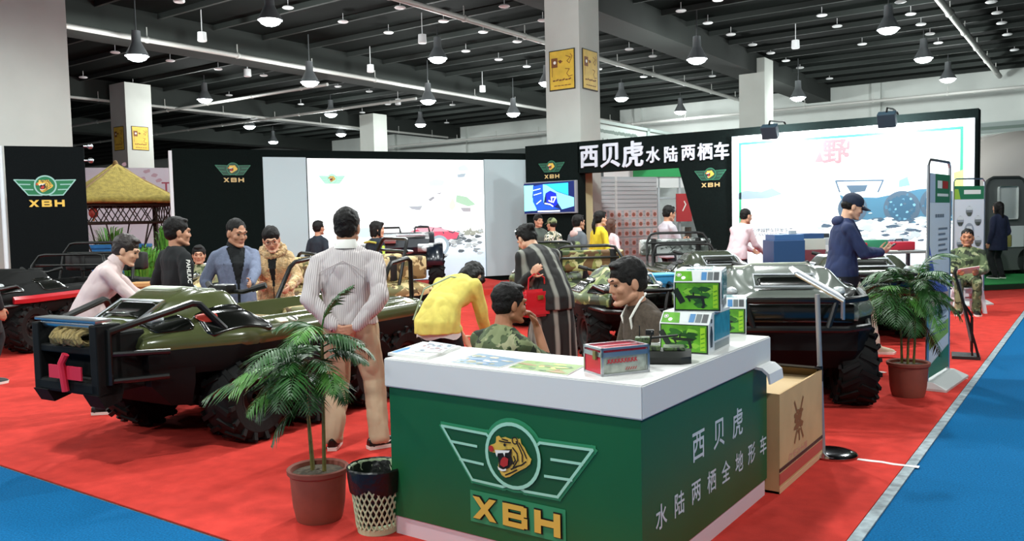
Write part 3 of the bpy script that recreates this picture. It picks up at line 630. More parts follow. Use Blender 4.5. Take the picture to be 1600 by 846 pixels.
def amph(label, loc, rz, deck=OLIVE, seat=CAMO_T, Lh=1.55, Wd=1.5, wheels=(1.08, .36, -.36, -1.08), wm=WM, R=.325, zd=.0, guard='winch', bench='rear', vents=True, trim=None, opening=(-1.28, .34), roll=True, group='amphibious vehicles on the stand', badge=BADGER, decal=True, taper=.2, tl=.45, rollz=(.66, .50), hoodg=.22):
    root = empty('amphibious_vehicle', loc, rz, label, 'amphibious vehicle', group)
    hw = Wd / 2; z0 = .72 + zd
    def wv(y): return hw - taper * ss(Lh - tl, Lh + .05, y) - .06 * ss(-Lh + .2, -Lh, y)
    y0, y1 = opening; xo = hw - .24
    def hz(x, y):
        ax = abs(x); e = max(0.0, min(wv(y) - ax, Lh - y, y + Lh)); t = min(1.0, e / .12)
        z = z0 + .09 * math.sqrt(max(0.0, 1 - (1 - t) ** 2))
        py = .24 * ss(y1 + .02, y1 + .22, y) * (1 - .62 * ss(Lh - .62, Lh - .12, y)) * (1 - ss(Lh - .14, Lh, y) * .6)
        q = wv(y) - ax; px = 1 - .62 * ss(.36, .17, q) - .38 * ss(.16, .03, q)
        z += py * px
        z += .03 * ss(.30, .22, ax) * ss(y1 + .2, y1 + .4, y) * (1 - ss(Lh - .4, Lh - .2, y))        # raised centre of the hood
        if bench != 'none':
            ins = min(xo - ax, y1 - y, y - y0); k = ss(0, .045, ins); z = z * (1 - k) + (.47 + zd) * k
            rim = ss(-.10, -.02, ins) * (1 - ss(-.02, .02, ins)); z += .025 * rim
        return z
    # upper deck
    nx, ny = 64, 104; d = MB(); rows = []
    for j in range(ny + 1):
        y = -Lh + 2 * Lh * j / ny; w = wv(y)
        rows.append([V((-w + 2 * w * i / nx, y, hz(-w + 2 * w * i / nx, y))) for i in range(nx + 1)])
    d.rings(rows, False, False, False)
    per = [rows[0][i] for i in range(nx + 1)] + [r[-1] for r in rows[1:]] + [rows[-1][i] for i in range(nx - 1, -1, -1)] + [r[0] for r in reversed(rows[1:-1])]
    ctr = V((0, 0, 0)); low = [V((p.x * .985, p.y * .985, z0 - .055)) for p in per]; lo2 = [V((p.x * .95, p.y * .96, z0 - .06)) for p in per]
    d.rings([per, low, lo2], False, False)
    D = d.build('deck', deck, root, angle=50); bmesh_merge(D.data)
    # black hull: sponson over the wheels, bow block before the front wheels, narrow tub between them
    h = MB(); yf0 = min(wheels[0] + R + .05, Lh - .36)
    ys = [-Lh + .05 + (2 * Lh - .1) * i / 20 for i in range(21)]
    def outline(k, sh, y_from=-9.0):
        yy = [y for y in ys if y > y_from]
        return [V((wv(y) * k, y + sh * ss(yf0, Lh, y), 0)) for y in yy] + [V((-wv(y) * k, y + sh * ss(yf0, Lh, y), 0)) for y in reversed(yy)]
    def lift(P, z): return [V((p.x, p.y, z)) for p in P]
    h.rings([lift(outline(.985, 0), z0 - .04), lift(outline(.985, .0), z0 - .16), lift(outline(.93, -.04), z0 - .22)])
    h.rings([lift(outline(.98, 0, yf0), z0 - .10), lift(outline(.97, -.02, yf0), .50), lift(outline(.86, -.22, yf0), .33)])
    tx = hw - .36
    h.rings([[V((x, y, z)) for y, z in [(yf0 + .1, z0 - .2), (yf0, .33), (yf0 - .15, .27), (-Lh + .35, .27), (-Lh + .08, z0 - .2)]] for x in (-tx, tx)])
    h.build('hull', HULLB, root, angle=35)
    if trim:
        t = MB()
        for sx in (-1, 1): t.tube([(sx * (wv(y) + .004), y, z0 - .02) for y in [(-Lh + .1) + i * (2 * Lh - .3) / 14 for i in range(15)]], .055, 6)
        t.build('side_trim', trim, root)
    # wheels
    for y in wheels:
        for sx in (-1, 1):
            w = obj('wheel', wm[0], None, root); w.location = (sx * (hw - .155), y, R)
            obj('rim', wm[1], None, w)
    # patches that lie on the deck surface
    def patch(name, m, cx, cy, w, l, off=.012, shape='round', n=14, skew=0.0, thick=.014, par=None):
        p = MB(); rows = []
        for j in range(n + 1):
            v = -1 + 2 * j / n
            if shape == 'ellipse': k = math.sqrt(max(.0001, 1 - v * v))
            else:
                k = 1.0; a = abs(v) - .72
                if a > 0: k = 1 - .28 * (1 - math.sqrt(max(0, 1 - (a / .28) ** 2)))
            y = cy + v * l / 2
            rows.append([V((cx + skew * v + u * w / 2 * k, y, hz(cx + skew * v + u * w / 2 * k, y) + off)) for u in [-1 + 2 * i / n for i in range(n + 1)]])
        p.rings(rows, False, False, False)
        o = p.build(name, m, par or root); s = o.modifiers.new('thick', 'SOLIDIFY'); s.thickness = thick; s.offset = -1; return o
    if vents:
        for sx in (-1, 1):
            def flank(n, m, cy, inset, w, l, off, shp='round'): return patch(n, m, sx * (wv(cy) - inset), cy, w, l, off, shp, skew=sx * (wv(cy + l / 2) - wv(cy - l / 2)) / 2)
            flank('side_vent', VENT, y1 + .30, .135, .20, .48, .012)
            flank('lamp_recess', VENT, Lh - .24, .135, .18, .26, .014)
            yl = Lh - .22; xl = wv(yl) - .22; o = MB().ell((sx * xl, yl, hz(xl, yl) + .02), (.05, .07, .04)).build('headlight', HEADL, root)
            if badge: flank('side_badge', badge, Lh - .47, .125, .085, .13, .016, 'ellipse')
    patch('hood_grille', VENT, 0, Lh - hoodg, .42, .17, .03)
    fr = MB(); w, l = .24, .11; fr.tube([(x, Lh - hoodg + y, hz(x, Lh - hoodg + y) + .034) for x, y in ((-w, -l), (-w, l), (w, l), (w, -l))], .014, 6, True); fr.build('grille_frame', ALU, root)
    if decal:
        patch('hood_decal', PATW, -.14, Lh - .74, .30, .17, .012, 'ellipse'); patch('hood_panel', PATW, .12, y1 + .33, .5, .22, .01)
        for sx in (-1, 1):
            patch('sticker', STICK, sx * (hw - .07), y1 - .08, .07, .09, .010)
            o = patch('warning_disc', LWHITE, sx * (hw - .07), y1 - .20, .075, .08, .010, 'ellipse'); patch('disc_stripe', LBLACK, sx * (hw - .07), y1 - .20, .075, .018, .014, 'round', par=o)
            patch('sticker', STICK, sx * (hw - .06), -Lh + .28, .06, .1, .010)
    # front guard
    if guard == 'bar':
        zt = z0 + .13; yf = Lh + .16; g = MB(); gw = hw - .12
        g.tube([(-gw - .04, Lh - .3, z0 - .08), (-gw + .02, yf - .1, z0 - .09), (-gw + .2, yf, z0 - .1), (gw - .2, yf, z0 - .1), (gw - .02, yf - .1, z0 - .09), (gw + .04, Lh - .3, z0 - .08)], .026)
        g.tube([(-gw - .02, Lh - .52, z0 + .02), (-gw + .02, Lh - .3, zt + .03), (-gw + .04, yf - .12, zt), (-gw + .2, yf - .02, zt - .01), (gw - .2, yf - .02, zt - .01), (gw - .04, yf - .12, zt), (gw - .02, Lh - .3, zt + .03), (gw + .02, Lh - .52, z0 + .02)], .026)
        for x in (-gw * .45, gw * .45): g.tube([(x, yf, z0 - .1), (x * 1.25, yf - .02, zt)], .022)
        g.build('front_guard', BLACKM, root); nw = wv(Lh - .05) - .05; MB().bb((-nw, Lh - .06, z0 - .07), (nw, Lh + .02, z0 + .085), None, .03).build('nose_panel', VENT, root)
    if guard == 'winch':
        g = MB()
        for sx in (-1, 1):
            g.tube([(sx * .36, Lh + .2, z0 - .22), (sx * .37, Lh + .2, z0 + .13), (sx * .50, Lh - .36, z0 + .27), (sx * .53, Lh - .40, z0 + .26), (sx * .665, Lh - .62, z0 - .03)], .026)
            g.tube([(sx * .36, Lh + .18, z0 - .02), (sx * .56, Lh - .12, z0 - .03)], .02); g.tube([(sx * .36, Lh + .18, z0 - .20), (sx * .54, Lh - .12, z0 - .2)], .02)
        g.tube([(-.36, Lh + .18, z0 - .2), (.36, Lh + .18, z0 - .2)], .02); g.build('front_guard', BLACKM, root)
        for z in (-.03, -.2): MB().tube([(.385, Lh + .165, z0 + z + .022), (.535, Lh - .06, z0 + z + .022)], .007).build('guard_strip', ALU, root)
        b = MB(); b.bb((-.36, Lh - .08, z0 - .28), (.36, Lh + .16, z0 + .12), None, .02)
        for sx in (-1, 1): b.bb((sx * .32 - .04, Lh + .1, z0 - .30), (sx * .32 + .04, Lh + .28, z0 + .18), None, .01)
        b.bb((-.36, Lh + .1, z0 - .29), (.36, Lh + .28, z0 - .20), None, .02).bb((-.30, Lh + .1, z0 - .02), (.30, Lh + .27, z0 + .03), None, .01)
        for sx in (-1, 1): b.rings([[V((sx * x, Lh + y, z0 + z)) for y, z in ((.10, -.26), (.29, -.28), (.24, -.37), (.12, -.34))] for x in (.20, .36)])
        b.build('winch_box', HULLB, root, smooth=False)
        MB().cyl((-.3, Lh + .22, z0 + .17), (.3, Lh + .22, z0 + .17), .03).bb((-.34, Lh + .15, z0 + .195), (.34, Lh + .27, z0 + .215), None, .005).build('winch_roller', ALU, root)
        r = MB()
        for k in range(10):
            x = -.18 + .032 * k; r.tube([(x + .012 * math.sin(t * 3 + k), Lh + .22 + .07 * math.cos(t), z0 + .085 + (.042 + .012 * math.sin(k * 2.3)) * math.sin(t)) for t in [2 * PI * i / 12 for i in range(12)]], .02, 6, True)
        r.build('winch_rope', ROPE, root)
        MB().tube([(-.05, Lh + .30, z0 - .02), (-.02, Lh + .315, z0 - .08), (-.03, Lh + .30, z0 - .27)], .024, 8).build('tow_strap', STRAPR, root)
        MB().bb((-.2, Lh + .285, z0 - .19), (.16, Lh + .295, z0 - .10)).build('red_plate', STRAPR, root, smooth=False)
    # controls
    s = MB(); yb = y1 - .12; zc = .50 + zd
    s.tube([(0, yb, zc), (0, yb - .03, z0 + .28)], .03); s.tube([(-.34, yb - .14, z0 + .33), (-.18, yb - .05, z0 + .28), (.18, yb - .05, z0 + .28), (.34, yb - .14, z0 + .33)], .018)
    s.box((0, yb - .02, z0 + .30), (.16, .12, .08), None, .02); s.build('handlebar', BLACKM, root)
    for sx in (-1, 1): MB().tube([(sx * .24, yb - .085, z0 + .30), (sx * .34, yb - .14, z0 + .33)], .025).build('hand_grip', SEATB, root)
    # seats
    def cushion(name, lo, hi, m=None, bev=.05, par=root):
        return MB().bb(lo, hi, None, bev).build(name, m or seat, par, angle=60)
    if bench != 'none': cushion('front_seat', (-xo + .04, y1 - .78, .47 + zd), (xo - .04, y1 - .38, .74 + zd))
    if bench == 'low': cushion('rear_seat', (-xo + .04, y0 + .02, .47 + zd), (xo - .04, y0 + .5, z0 + .03))
    if bench == 'rear':
        cushion('rear_seat', (-xo + .04, y0 + .02, .47 + zd), (xo - .04, y0 + .45, .74 + zd))
        bk = cushion('seat_back', (-hw + .04, y0 - .10, z0 + .22), (hw - .04, y0 + .06, z0 + .50))
        for x in (-.38, .38): MB().bb((x - .05, y0 - .112, z0 + .21), (x + .05, y0 + .072, z0 + .51), None, .03).build('strap', SEATB, bk)
        for sx in (-1, 1): MB().tube([(sx * (hw - .3), y0 - .02, z0), (sx * (hw - .3), y0 - .03, z0 + .3)], .022).build('seat_post', BLACKM, root)
    if bench == 'side':
        for sx in (-1, 1):
            bk = cushion('seat_back', (sx * xo - .08, y0 - .15, z0 + .14), (sx * xo + .10, y1 - .15, z0 + .44))
            for y in (y0 + .3, y0 + .95): MB().bb((sx * xo - .09, y - .05, z0 + .13), (sx * xo + .11, y + .05, z0 + .45), None, .03).build('strap', SEATB, bk)
            cushion('side_seat', (sx * xo * .55 - .17, y0 + .05, .55 + zd), (sx * xo * .55 + .17, y1 - .9, .74 + zd))
    if roll:
        for y, n, zt in ((y0 + .10, 'rear_hoop', rollz[0]), (y1 - .85, 'mid_hoop', rollz[1])):
            if not zt: continue
            h = MB(); x = hw - .10
            h.tube([(-x, y + .16, z0 + .05), (-x + .02, y + .06, z0 + zt - .16), (-x + .10, y, z0 + zt - .02), (-x + .2, y - .01, z0 + zt), (x - .2, y - .01, z0 + zt), (x - .10, y, z0 + zt - .02), (x - .02, y + .06, z0 + zt - .16), (x, y + .16, z0 + .05)], .022)
            h.tube([(-x + .05, y + .02, z0 + zt - .16), (x - .05, y + .02, z0 + zt - .16)], .018)
            h.build(n, BLACKM, root)
    return root, hz
def bmesh_merge(me):
    bm = bmesh.new(); bm.from_mesh(me); bmesh.ops.remove_doubles(bm, verts=bm.verts, dist=.0005); bmesh.ops.recalc_face_normals(bm, faces=bm.faces); bm.to_mesh(me); bm.free()
# the glossy olive one at the left front
def place(front, fwd, Lf, z=0.0):
    """front: (lat, D) of the front axle middle; fwd: heading in (lat, D)"""
    f = V(fwd).normalized(); c = V(front) - f * Lf; return L(c.x, c.y, z), facing(f.x, f.y)
la, ra = place((-2.50, 6.43), (-.5, -.866), .70, .0165)
rootA, _ = amph('glossy olive vehicle with winch and rope at the left front, behind the first potted palm', la, ra, OLIVE, CAMO_T, Lh=1.45, zd=.06, wheels=(.70, .05, -.60, -1.08), bench='low', guard='winch', opening=(-1.2, .50), roll=False, taper=.33, tl=.8)
for sx in (-1, 1): MB().tube([(sx * .62, -.78, .84), (sx * .61, -.98, 1.17), (sx * .60, -1.04, 1.22), (sx * .59, -1.3, 1.25), (sx * .58, -1.36, 1.22), (sx * .57, -1.38, .86)], .022).build('grab_rail', BLACKM, rootA)
# tan camo one behind it, across
lb, rb_ = place((-3.6, 10.15), (-.91, -.42), 1.0, .0165)
amph('vehicle with long tan camouflage side cushions parked across behind the striped shirt man', lb, rb_, CAMO_T, CAMO_T, bench='side', guard='bar', opening=(-1.35, .75), roll=True, decal=False, badge=None)
# red and black one at the far left
ld_, rd_ = place((-6.95, 11.0), (-.2, -.98), 1.05, .0165)
amph('black vehicle with red side stripe in front of the black hanging banner', ld_, rd_, HULLB, SEATB, bench='rear', trim=REDV, guard='bar', decal=False, badge=None, roll=True)
# camo one behind the two seated men
le, re_ = place((1.34, 9.65), (.2, -.98), .72, .0165)
amph('green camouflage vehicle behind the seated man in the brown sweater', le, re_, CAMO_G, CAMO_B, Lh=1.18, Wd=1.18, wheels=(.74, .09, -.56), wm=WS, R=.29, zd=-.06, bench='rear', guard='bar', opening=(-.98, .12), decal=False, badge=None, rollz=(.56, 0))
# dark gloss one by the right hand plant
lf, rf = place((2.26, 6.98), (-.20, -.98), .95, .0165)
amph('dark glossy vehicle with silver hood behind the stacked toy boxes', lf, rf, SILV, SEATB, bench='low', roll=False, guard='bar', decal=True, badge=None, Wd=1.45, Lh=1.42, wheels=(.95, .28, -.39, -1.0), zd=.08)
lh, rh_ = place((4.45, 10.5), (-.05, -1), 1.08, .0165)
amph('dark olive vehicle behind the right hand potted palm', lh, rh_, DOLIVE, SEATB, bench='low', guard='bar', decal=False, badge=BADGER, roll=False)
lg, rg_ = place((2.95, 12.0), (.1, -1), .9, .0165)
amph('grey olive vehicle with roll hoops below the dark slanted sign leg', lg, rg_, DOLIVE, camo('grey_camo', ('7d8480', 'b4bab8', '4d534f', '5e6660'), 7, .35, .5), Lh=1.3, Wd=1.3, wheels=(.86, .15, -.56), wm=WS, R=.29, bench='rear', guard='none', opening=(-1.1, .2), decal=False, badge=None, rollz=(.6, .42))
lk, rk_ = place((.50, 12.5), (-.1, -.99), .5, .0165)
amph('small camouflage vehicle behind the woman with the red bag', lk, rk_, CAMO_G, CAMO_G, Lh=.98, Wd=1.1, wheels=(.5, -.09, -.66), wm=WS, R=.29, bench='rear', guard='bar', opening=(-.78, .1), decal=False, badge=None, rollz=(.5, 0))
pb = PD(1026, 436, 9.75); o = MB().bb((-.24, -.16, 0), (.24, .16, .2), None, .02).build('storage_box', mat('box_blue', '2f8fc4', .5)); o.location = (pb.x, pb.y, .715); o.rotation_euler = (0, 0, re_); tag(o, 'bright blue box lying in the green camouflage vehicle behind the brown sweater', 'box'); MB().bb((-.25, -.17, .2), (.25, .17, .225), None, .008).build('lid', mat('box_blue_lid', '3a9ccf', .5), o)
# utility vehicle on the low stage
def utility(label, loc, rz):
    r = empty('utility_vehicle', loc, rz, label, 'utility vehicle')
    NAVY = mat('navy_black', '121a24', .3, coat=.6)
    b = MB(); b.bb((-.62, -1.1, .45), (.62, .95, .80), None, .05); b.rings([[V((x, y, z)) for y, z in ((.2, .8), (1.1, .8), (1.16, .95), (1.1, 1.12), (.2, 1.22))] for x in (-.58, .58)]); b.bb((-.7, -1.15, .95), (.7, -.05, 1.25), None, .04)
    b.build('body', NAVY, r, angle=30)
    f = MB()
    for sx in (-1, 1): f.rings([[V((sx * x, .95 + .46 * math.cos(t), .52 + .46 * math.sin(t) + .05)) for t in [PI * i / 10 for i in range(11)]] for x in (.52, .86)], False, False, False)
    o = f.build('fender', NAVY, r); s = o.modifiers.new('thick', 'SOLIDIFY'); s.thickness = .03
    MB().bb((-.5, .62, 1.18), (.5, 1.12, 1.225), None, .02).build('hood_plate', mat('hood_silver', 'aebac2', .25, .6), r)
    for sx in (-1, 1):
        h = MB().bb((sx * .5 - .17, 1.08, .84), (sx * .5 + .17, 1.2, 1.02), None, .03).build('headlight_housing', ALU, r)
        MB().ell((sx * .5, 1.2, .92), (.09, .03, .07)).build('headlight', HEADL, h)
    MB().box((.26, 1.2, 1.12), (.3, .1, .16), Matrix(), .02).build('work_light', ALU, r)
    g = MB(); g.tube([(-.66, 1.05, .5), (-.6, 1.34, .55), (-.5, 1.36, .78), (.5, 1.36, .78), (.6, 1.34, .55), (.66, 1.05, .5)], .03); g.tube([(-.6, 1.34, .56), (.6, 1.34, .56)], .03); g.build('bumper', BLACKM, r)
    MB().ell((-.12, 1.2, .86), (.13, .02, .05)).cyl((-.12, 1.2, .82), (-.12, 1.2, .7), .012).build('badge', ALU, r)
    for x0, x1 in ((-.6, -.25), (.05, .55)): MB().tube([(x0, -.1, 1.22), (x0 + .03, -.12, 1.36), (x1 - .03, -.12, 1.36), (x1, -.1, 1.22)], .025).build('rack_rail', BLACKM, r)
    w1, w2 = wheel_meshes(.40, .32)
    for y in (.95, -.75):
        for sx in (-1, 1):
            w = obj('wheel', w1, None, r); w.location = (sx * .72, y, .40); obj('rim', w2, None, w)
    return r
p = PD(632, 450, 18.6)
utility('black utility vehicle with silver hood plate on the stage in front of the bright poster', (p.x, p.y, .1385), facing(.10, -1))
# ------------------------------------------------------------------ the counter
GREEN = mat('counter_green', '0f5a30', .45, vary=(3, .05)); TOPW = mat('counter_white', 'd9d9d7', .5); PLINTH = mat('plinth_pale', 'd9c8cf', .6)
X0, X1, Y0, Y1, CD = -2.95, -1.535, 3.05, 4.62, .46; LW = .42; ZT, ZB = .917, .772
def ell_(g): return [(X0 - g, Y0 - g), (X1 + g, Y0 - g), (X1 + g, Y1 + g), (X1 - LW - g, Y1 + g), (X1 - LW - g, Y0 + CD + g), (X0 - g, Y0 + CD + g)]
CT = empty('display_counter', ((X0 + X1) / 2, Y0 + .2, 0), 0, 'green and white corner counter with a winged tiger emblem and white characters', 'counter')
def cpart(n, m, poly, z0, z1, bev=0):
    mb = MB(); mb.poly(poly, None, z1 - z0, z1)
    if bev: bmesh.ops.bevel(mb.bm, geom=list(mb.bm.edges), offset=bev, segments=2, affect='EDGES')
    o = mb.build(n, m, CT, smooth=False); o.matrix_parent_inverse = Matrix.Translation(-CT.location); return o
cpart('plinth', PLINTH, ell_(-.01), .008, .108); cpart('panel', GREEN, ell_(0), .105, ZB + .002); cpart('counter_top', TOPW, ell_(.018), ZB, ZT, .006)
def CP(o): o.parent = CT; o.matrix_parent_inverse = Matrix.Translation(-CT.location); return o
MF = frame((0, Y0, 0), (1, 0, 0)); MR = frame((X1, 0, 0), (0, 1, 0))
pc = PY(803, 712, Y0); pr = PY(842, 714, Y0); s_ = PY(803, 672, Y0).z - PY(803, 754, Y0).z
HALO = mat('emblem_halo', '2f8a5c', .5)
m = MB(); emblem(m, MF @ Matrix.Translation((pc.x, pc.z, .001)), s_ / 2 * 1.2, MINT, mat('emblem_green', '0d4f2b', .5), HALO); CP(m.build('emblem', None, smooth=False))
m = MB().use(mat('letter_pale', 'c7d3d8', .5))
def row(chars, a, b, ha, hb, k=1.0):
    pa_ = PX(*a, X1); pb_ = PX(*b, X1); n = len(chars); za = PX(a[0], a[1] - ha / 2, X1).z - PX(a[0], a[1] + ha / 2, X1).z; zb = PX(b[0], b[1] - hb / 2, X1).z - PX(b[0], b[1] + hb / 2, X1).z
    sz = (za + zb) / 2
    for i, ch in enumerate(chars):
        p = pa_.lerp(pb_, i / (n - 1)); m.text(ch, sz * k, MR @ Matrix.Translation((p.y, (pa_.z + pb_.z) / 2, .002)), 0, .012, 1.0)
row('西贝虎', (1091, 697), (1152, 660), 52, 47)
row('水陆两栖全地形车', (1033, 808), (1192, 695), 46, 34, .92)
CP(m.build('lettering', None, smooth=False))
# white folded ramp edge behind the counter
r = MB(); P = [PZ(1200, 566, .74), PZ(1211, 572, .72), PZ(1216, 586, .66)]
# ------------------------------------------------------------------ things on the counter
def quadlay(px4, z): return [PZ(x, y, z) for x, y in px4]
def sheet(name, q, z, th, m, label, cat, group=None, print_=None, edge=None):
    """stack of paper lying on the counter with corners q"""
    c = sum(q, V()) / 4; mb = MB().use(edge or mat('paper', 'e6e6e2', .7)); mb.poly([(p.x, p.y) for p in q], None, th, z + th)
    o = mb.build(name, None, smooth=False); tag(o, label, cat, group)
    f = MB().use(m); qq = [c + (p - c) * .985 for p in q]; f.poly([(p.x, p.y) for p in qq], None, 0, z + th + .0006)
    if print_: print_(f, qq, z + th + .001)
    f.build('cover', None, o, smooth=False); return o
def lay(q, u, v): return q[0].lerp(q[1], u).lerp(q[3].lerp(q[2], u), v)
pap = mat('paper', 'e6e6e2', .7)
def pr_sheet(f, q, z):
    f.use(mat('print_blue', '3d7fc4', .6)); P = [lay(q, u, v) for u, v in ((.02, .05), (.16, .05), (.2, .35), (.1, .55), (.02, .4))]; f.poly([(p.x, p.y) for p in P], None, 0, z)
    f.use(mat('print_grey', '9aa3ad', .6))
    for k in range(5): P = [lay(q, u, v) for u, v in ((.3, .1 + k * .17), (.85, .1 + k * .17), (.85, .15 + k * .17), (.3, .15 + k * .17))]; f.poly([(p.x, p.y) for p in P], None, 0, z)
def pr_photo(cols, seed):
    def g(f, q, z):
        rnd = random.Random(seed)
        for i in range(26):
            u, v, a, b = rnd.uniform(.05, .9), rnd.uniform(.08, .85), rnd.uniform(.04, .16), rnd.uniform(.03, .1); c = cols[i % len(cols)]
            f.use(mat('print_' + c, c, .5)); P = [lay(q, min(.98, u + a * math.cos(t) * rnd.uniform(.7, 1.2)), max(.02, min(.98, v + b * math.sin(t)))) for t in (0, 1.1, 2.2, 3.3, 4.4, 5.4)]; f.poly([(p.x, p.y) for p in P], None, 0, z + i * 1e-5)
    return g
q = quadlay([(606, 556), (668, 563), (720, 545), (661, 538)], ZT); sheet('leaflet_stack', q, ZT, .014, pap, 'stack of white leaflets with a blue corner at the left end of the counter', 'leaflets', None, pr_sheet)
q = quadlay([(648, 551), (690, 553), (712, 541), (672, 535)], ZT + .014); sheet('leaflet', q, ZT + .0155, .004, mat('leaflet_grey', 'b9c2cc', .6), 'grey leaflet lying crookedly on the stack of white leaflets', 'leaflet', None, pr_photo(['5d6f80', '8a5a5a', 'dfe4e8'], 5))
q = quadlay([(703, 568), (780, 576), (822, 565), (748, 554)], ZT); sheet('brochure', q, ZT, .006, mat('brochure_blue', '64849c', .4), 'blue grey brochure with a landscape cover in the middle of the counter', 'brochure', 'brochures on the counter', pr_photo(['6f8fb4', 'c9b9a0', 'dfe9ee', '8a8f78'], 2))
q = quadlay([(793, 576), (886, 588), (914, 573), (824, 565)], ZT); sheet('brochure', q, ZT, .005, mat('brochure_green', '6b8f26', .4), 'green brochure with a meadow cover beside the small red box', 'brochure', 'brochures on the counter', pr_photo(['5f8a2a', 'c4cf62', '3f6a2c', '9a7a4a'], 8))
# the red and silver box
def box_frame(o, rz): return Matrix.Translation(o) @ Matrix.Rotation(rz, 4, 'Z')
pl = PZ(923, 580, ZT); pm_ = PZ(941, 589, ZT); pr_ = PZ(1013, 581, ZT)
bx = (pr_ - pm_); bw = bx.length; rz = math.atan2(bx.y, bx.x); hb = .118; bd = .15
BX = empty('acrylic_box', pm_, rz, 'small clear and red box with aluminium edges on the counter', 'box')
REDP = mat('red_plastic', 'c4203a', .3); CLR = mat('clear_panel', 'a9b0a4', .2, vary=(30, .25), coat=.5)
MB().bb((.006, .006, .004), (bw - .006, bd - .006, hb - .03)).build('body', CLR, BX, smooth=False)
MB().bb((-.001, .008, .006), (.005, bd - .008, hb - .034)).build('end_panel', REDP, BX, smooth=False)
MB().bb((.006, .006, hb - .024), (bw - .006, bd - .006, hb - .004)).build('lid', REDP, BX, smooth=False)
a = MB(); t = .005
for z in (0.004, hb - .03, hb - .02, hb):
    for y in (0, bd): a.bb((-t, y - t, z - t), (bw + t, y + t, z + t))
    for x in (0, bw): a.bb((x - t, -t, z - t), (x + t, bd + t, z + t))
for x in (0, bw):
    for y in (0, bd): a.bb((x - t, y - t, 0), (x + t, y + t, hb))
a.bb((-.002, bd / 2 - .004, hb - .002), (bw, bd / 2 + .004, hb + .002)); a.build('edge_trim', ALU, BX, smooth=False)
MB().bb((-.014, .035, hb - .05), (-.004, .06, hb - .01), None, .003).build('latch', mat('brass', '9a8a5a', .35, .8), BX)
m = MB().use(mat('box_print', 'b8323a', .5)); Mx = frame((0, .004, 0), (1, 0, 0))
for i in range(9): m.stroke([(.03 + i * .017, .055), (.038 + i * .017, .07)], .006, Mx, .003).stroke([(.03 + i * .017, .068), (.042 + i * .017, .055)], .005, Mx, .0032)
for i in range(5): m.stroke([(.12 + i * .012, .02), (.127 + i * .012, .03)], .004, Mx, .003)
m.build('box_writing', None, BX, smooth=False)
# toy vehicle model
p = PZ(1026, 566, ZT); TM = empty('toy_vehicle', p, math.radians(25), 'dark green toy model vehicle on the counter beside the red box', 'toy vehicle')
TG = camo('toy_camo', ('2f3d26', '4d6338', '1a2016', '55663c'), 30, .5)
m = MB(); m.rings([[V((x, y, z)) for y, z in ((-.07 * k, .0), (.07 * k, .0), (.085 * k, .035), (.06 * k, .06), (-.06 * k, .06), (-.085 * k, .035))] for x, k in ((-.15, .75), (-.11, 1), (.11, 1), (.16, .55))]); m.build('hull', mat('toy_dark', '161a15', .5), TM, angle=30)
m = MB(); m.bb((-.12, -.055, .06), (.02, .055, .085), None, .008).bb((.03, -.05, .06), (.13, .05, .078), None, .008).bb((-.1, -.03, .085), (-.03, .03, .12), None, .008); m.build('cabin', TG, TM)
m = MB(); m.cyl((-.07, 0, .11), (.1, .015, .125), .006, n=8).cyl((-.08, .03, .12), (-.08, .03, .17), .003, n=6).cyl((-.03, -.03, .085), (-.02, -.04, .15), .004, n=6).bb((-.05, -.02, .13), (-.01, .0, .155), None, .004); m.build('gun', mat('toy_black', '0f110f', .5), TM)
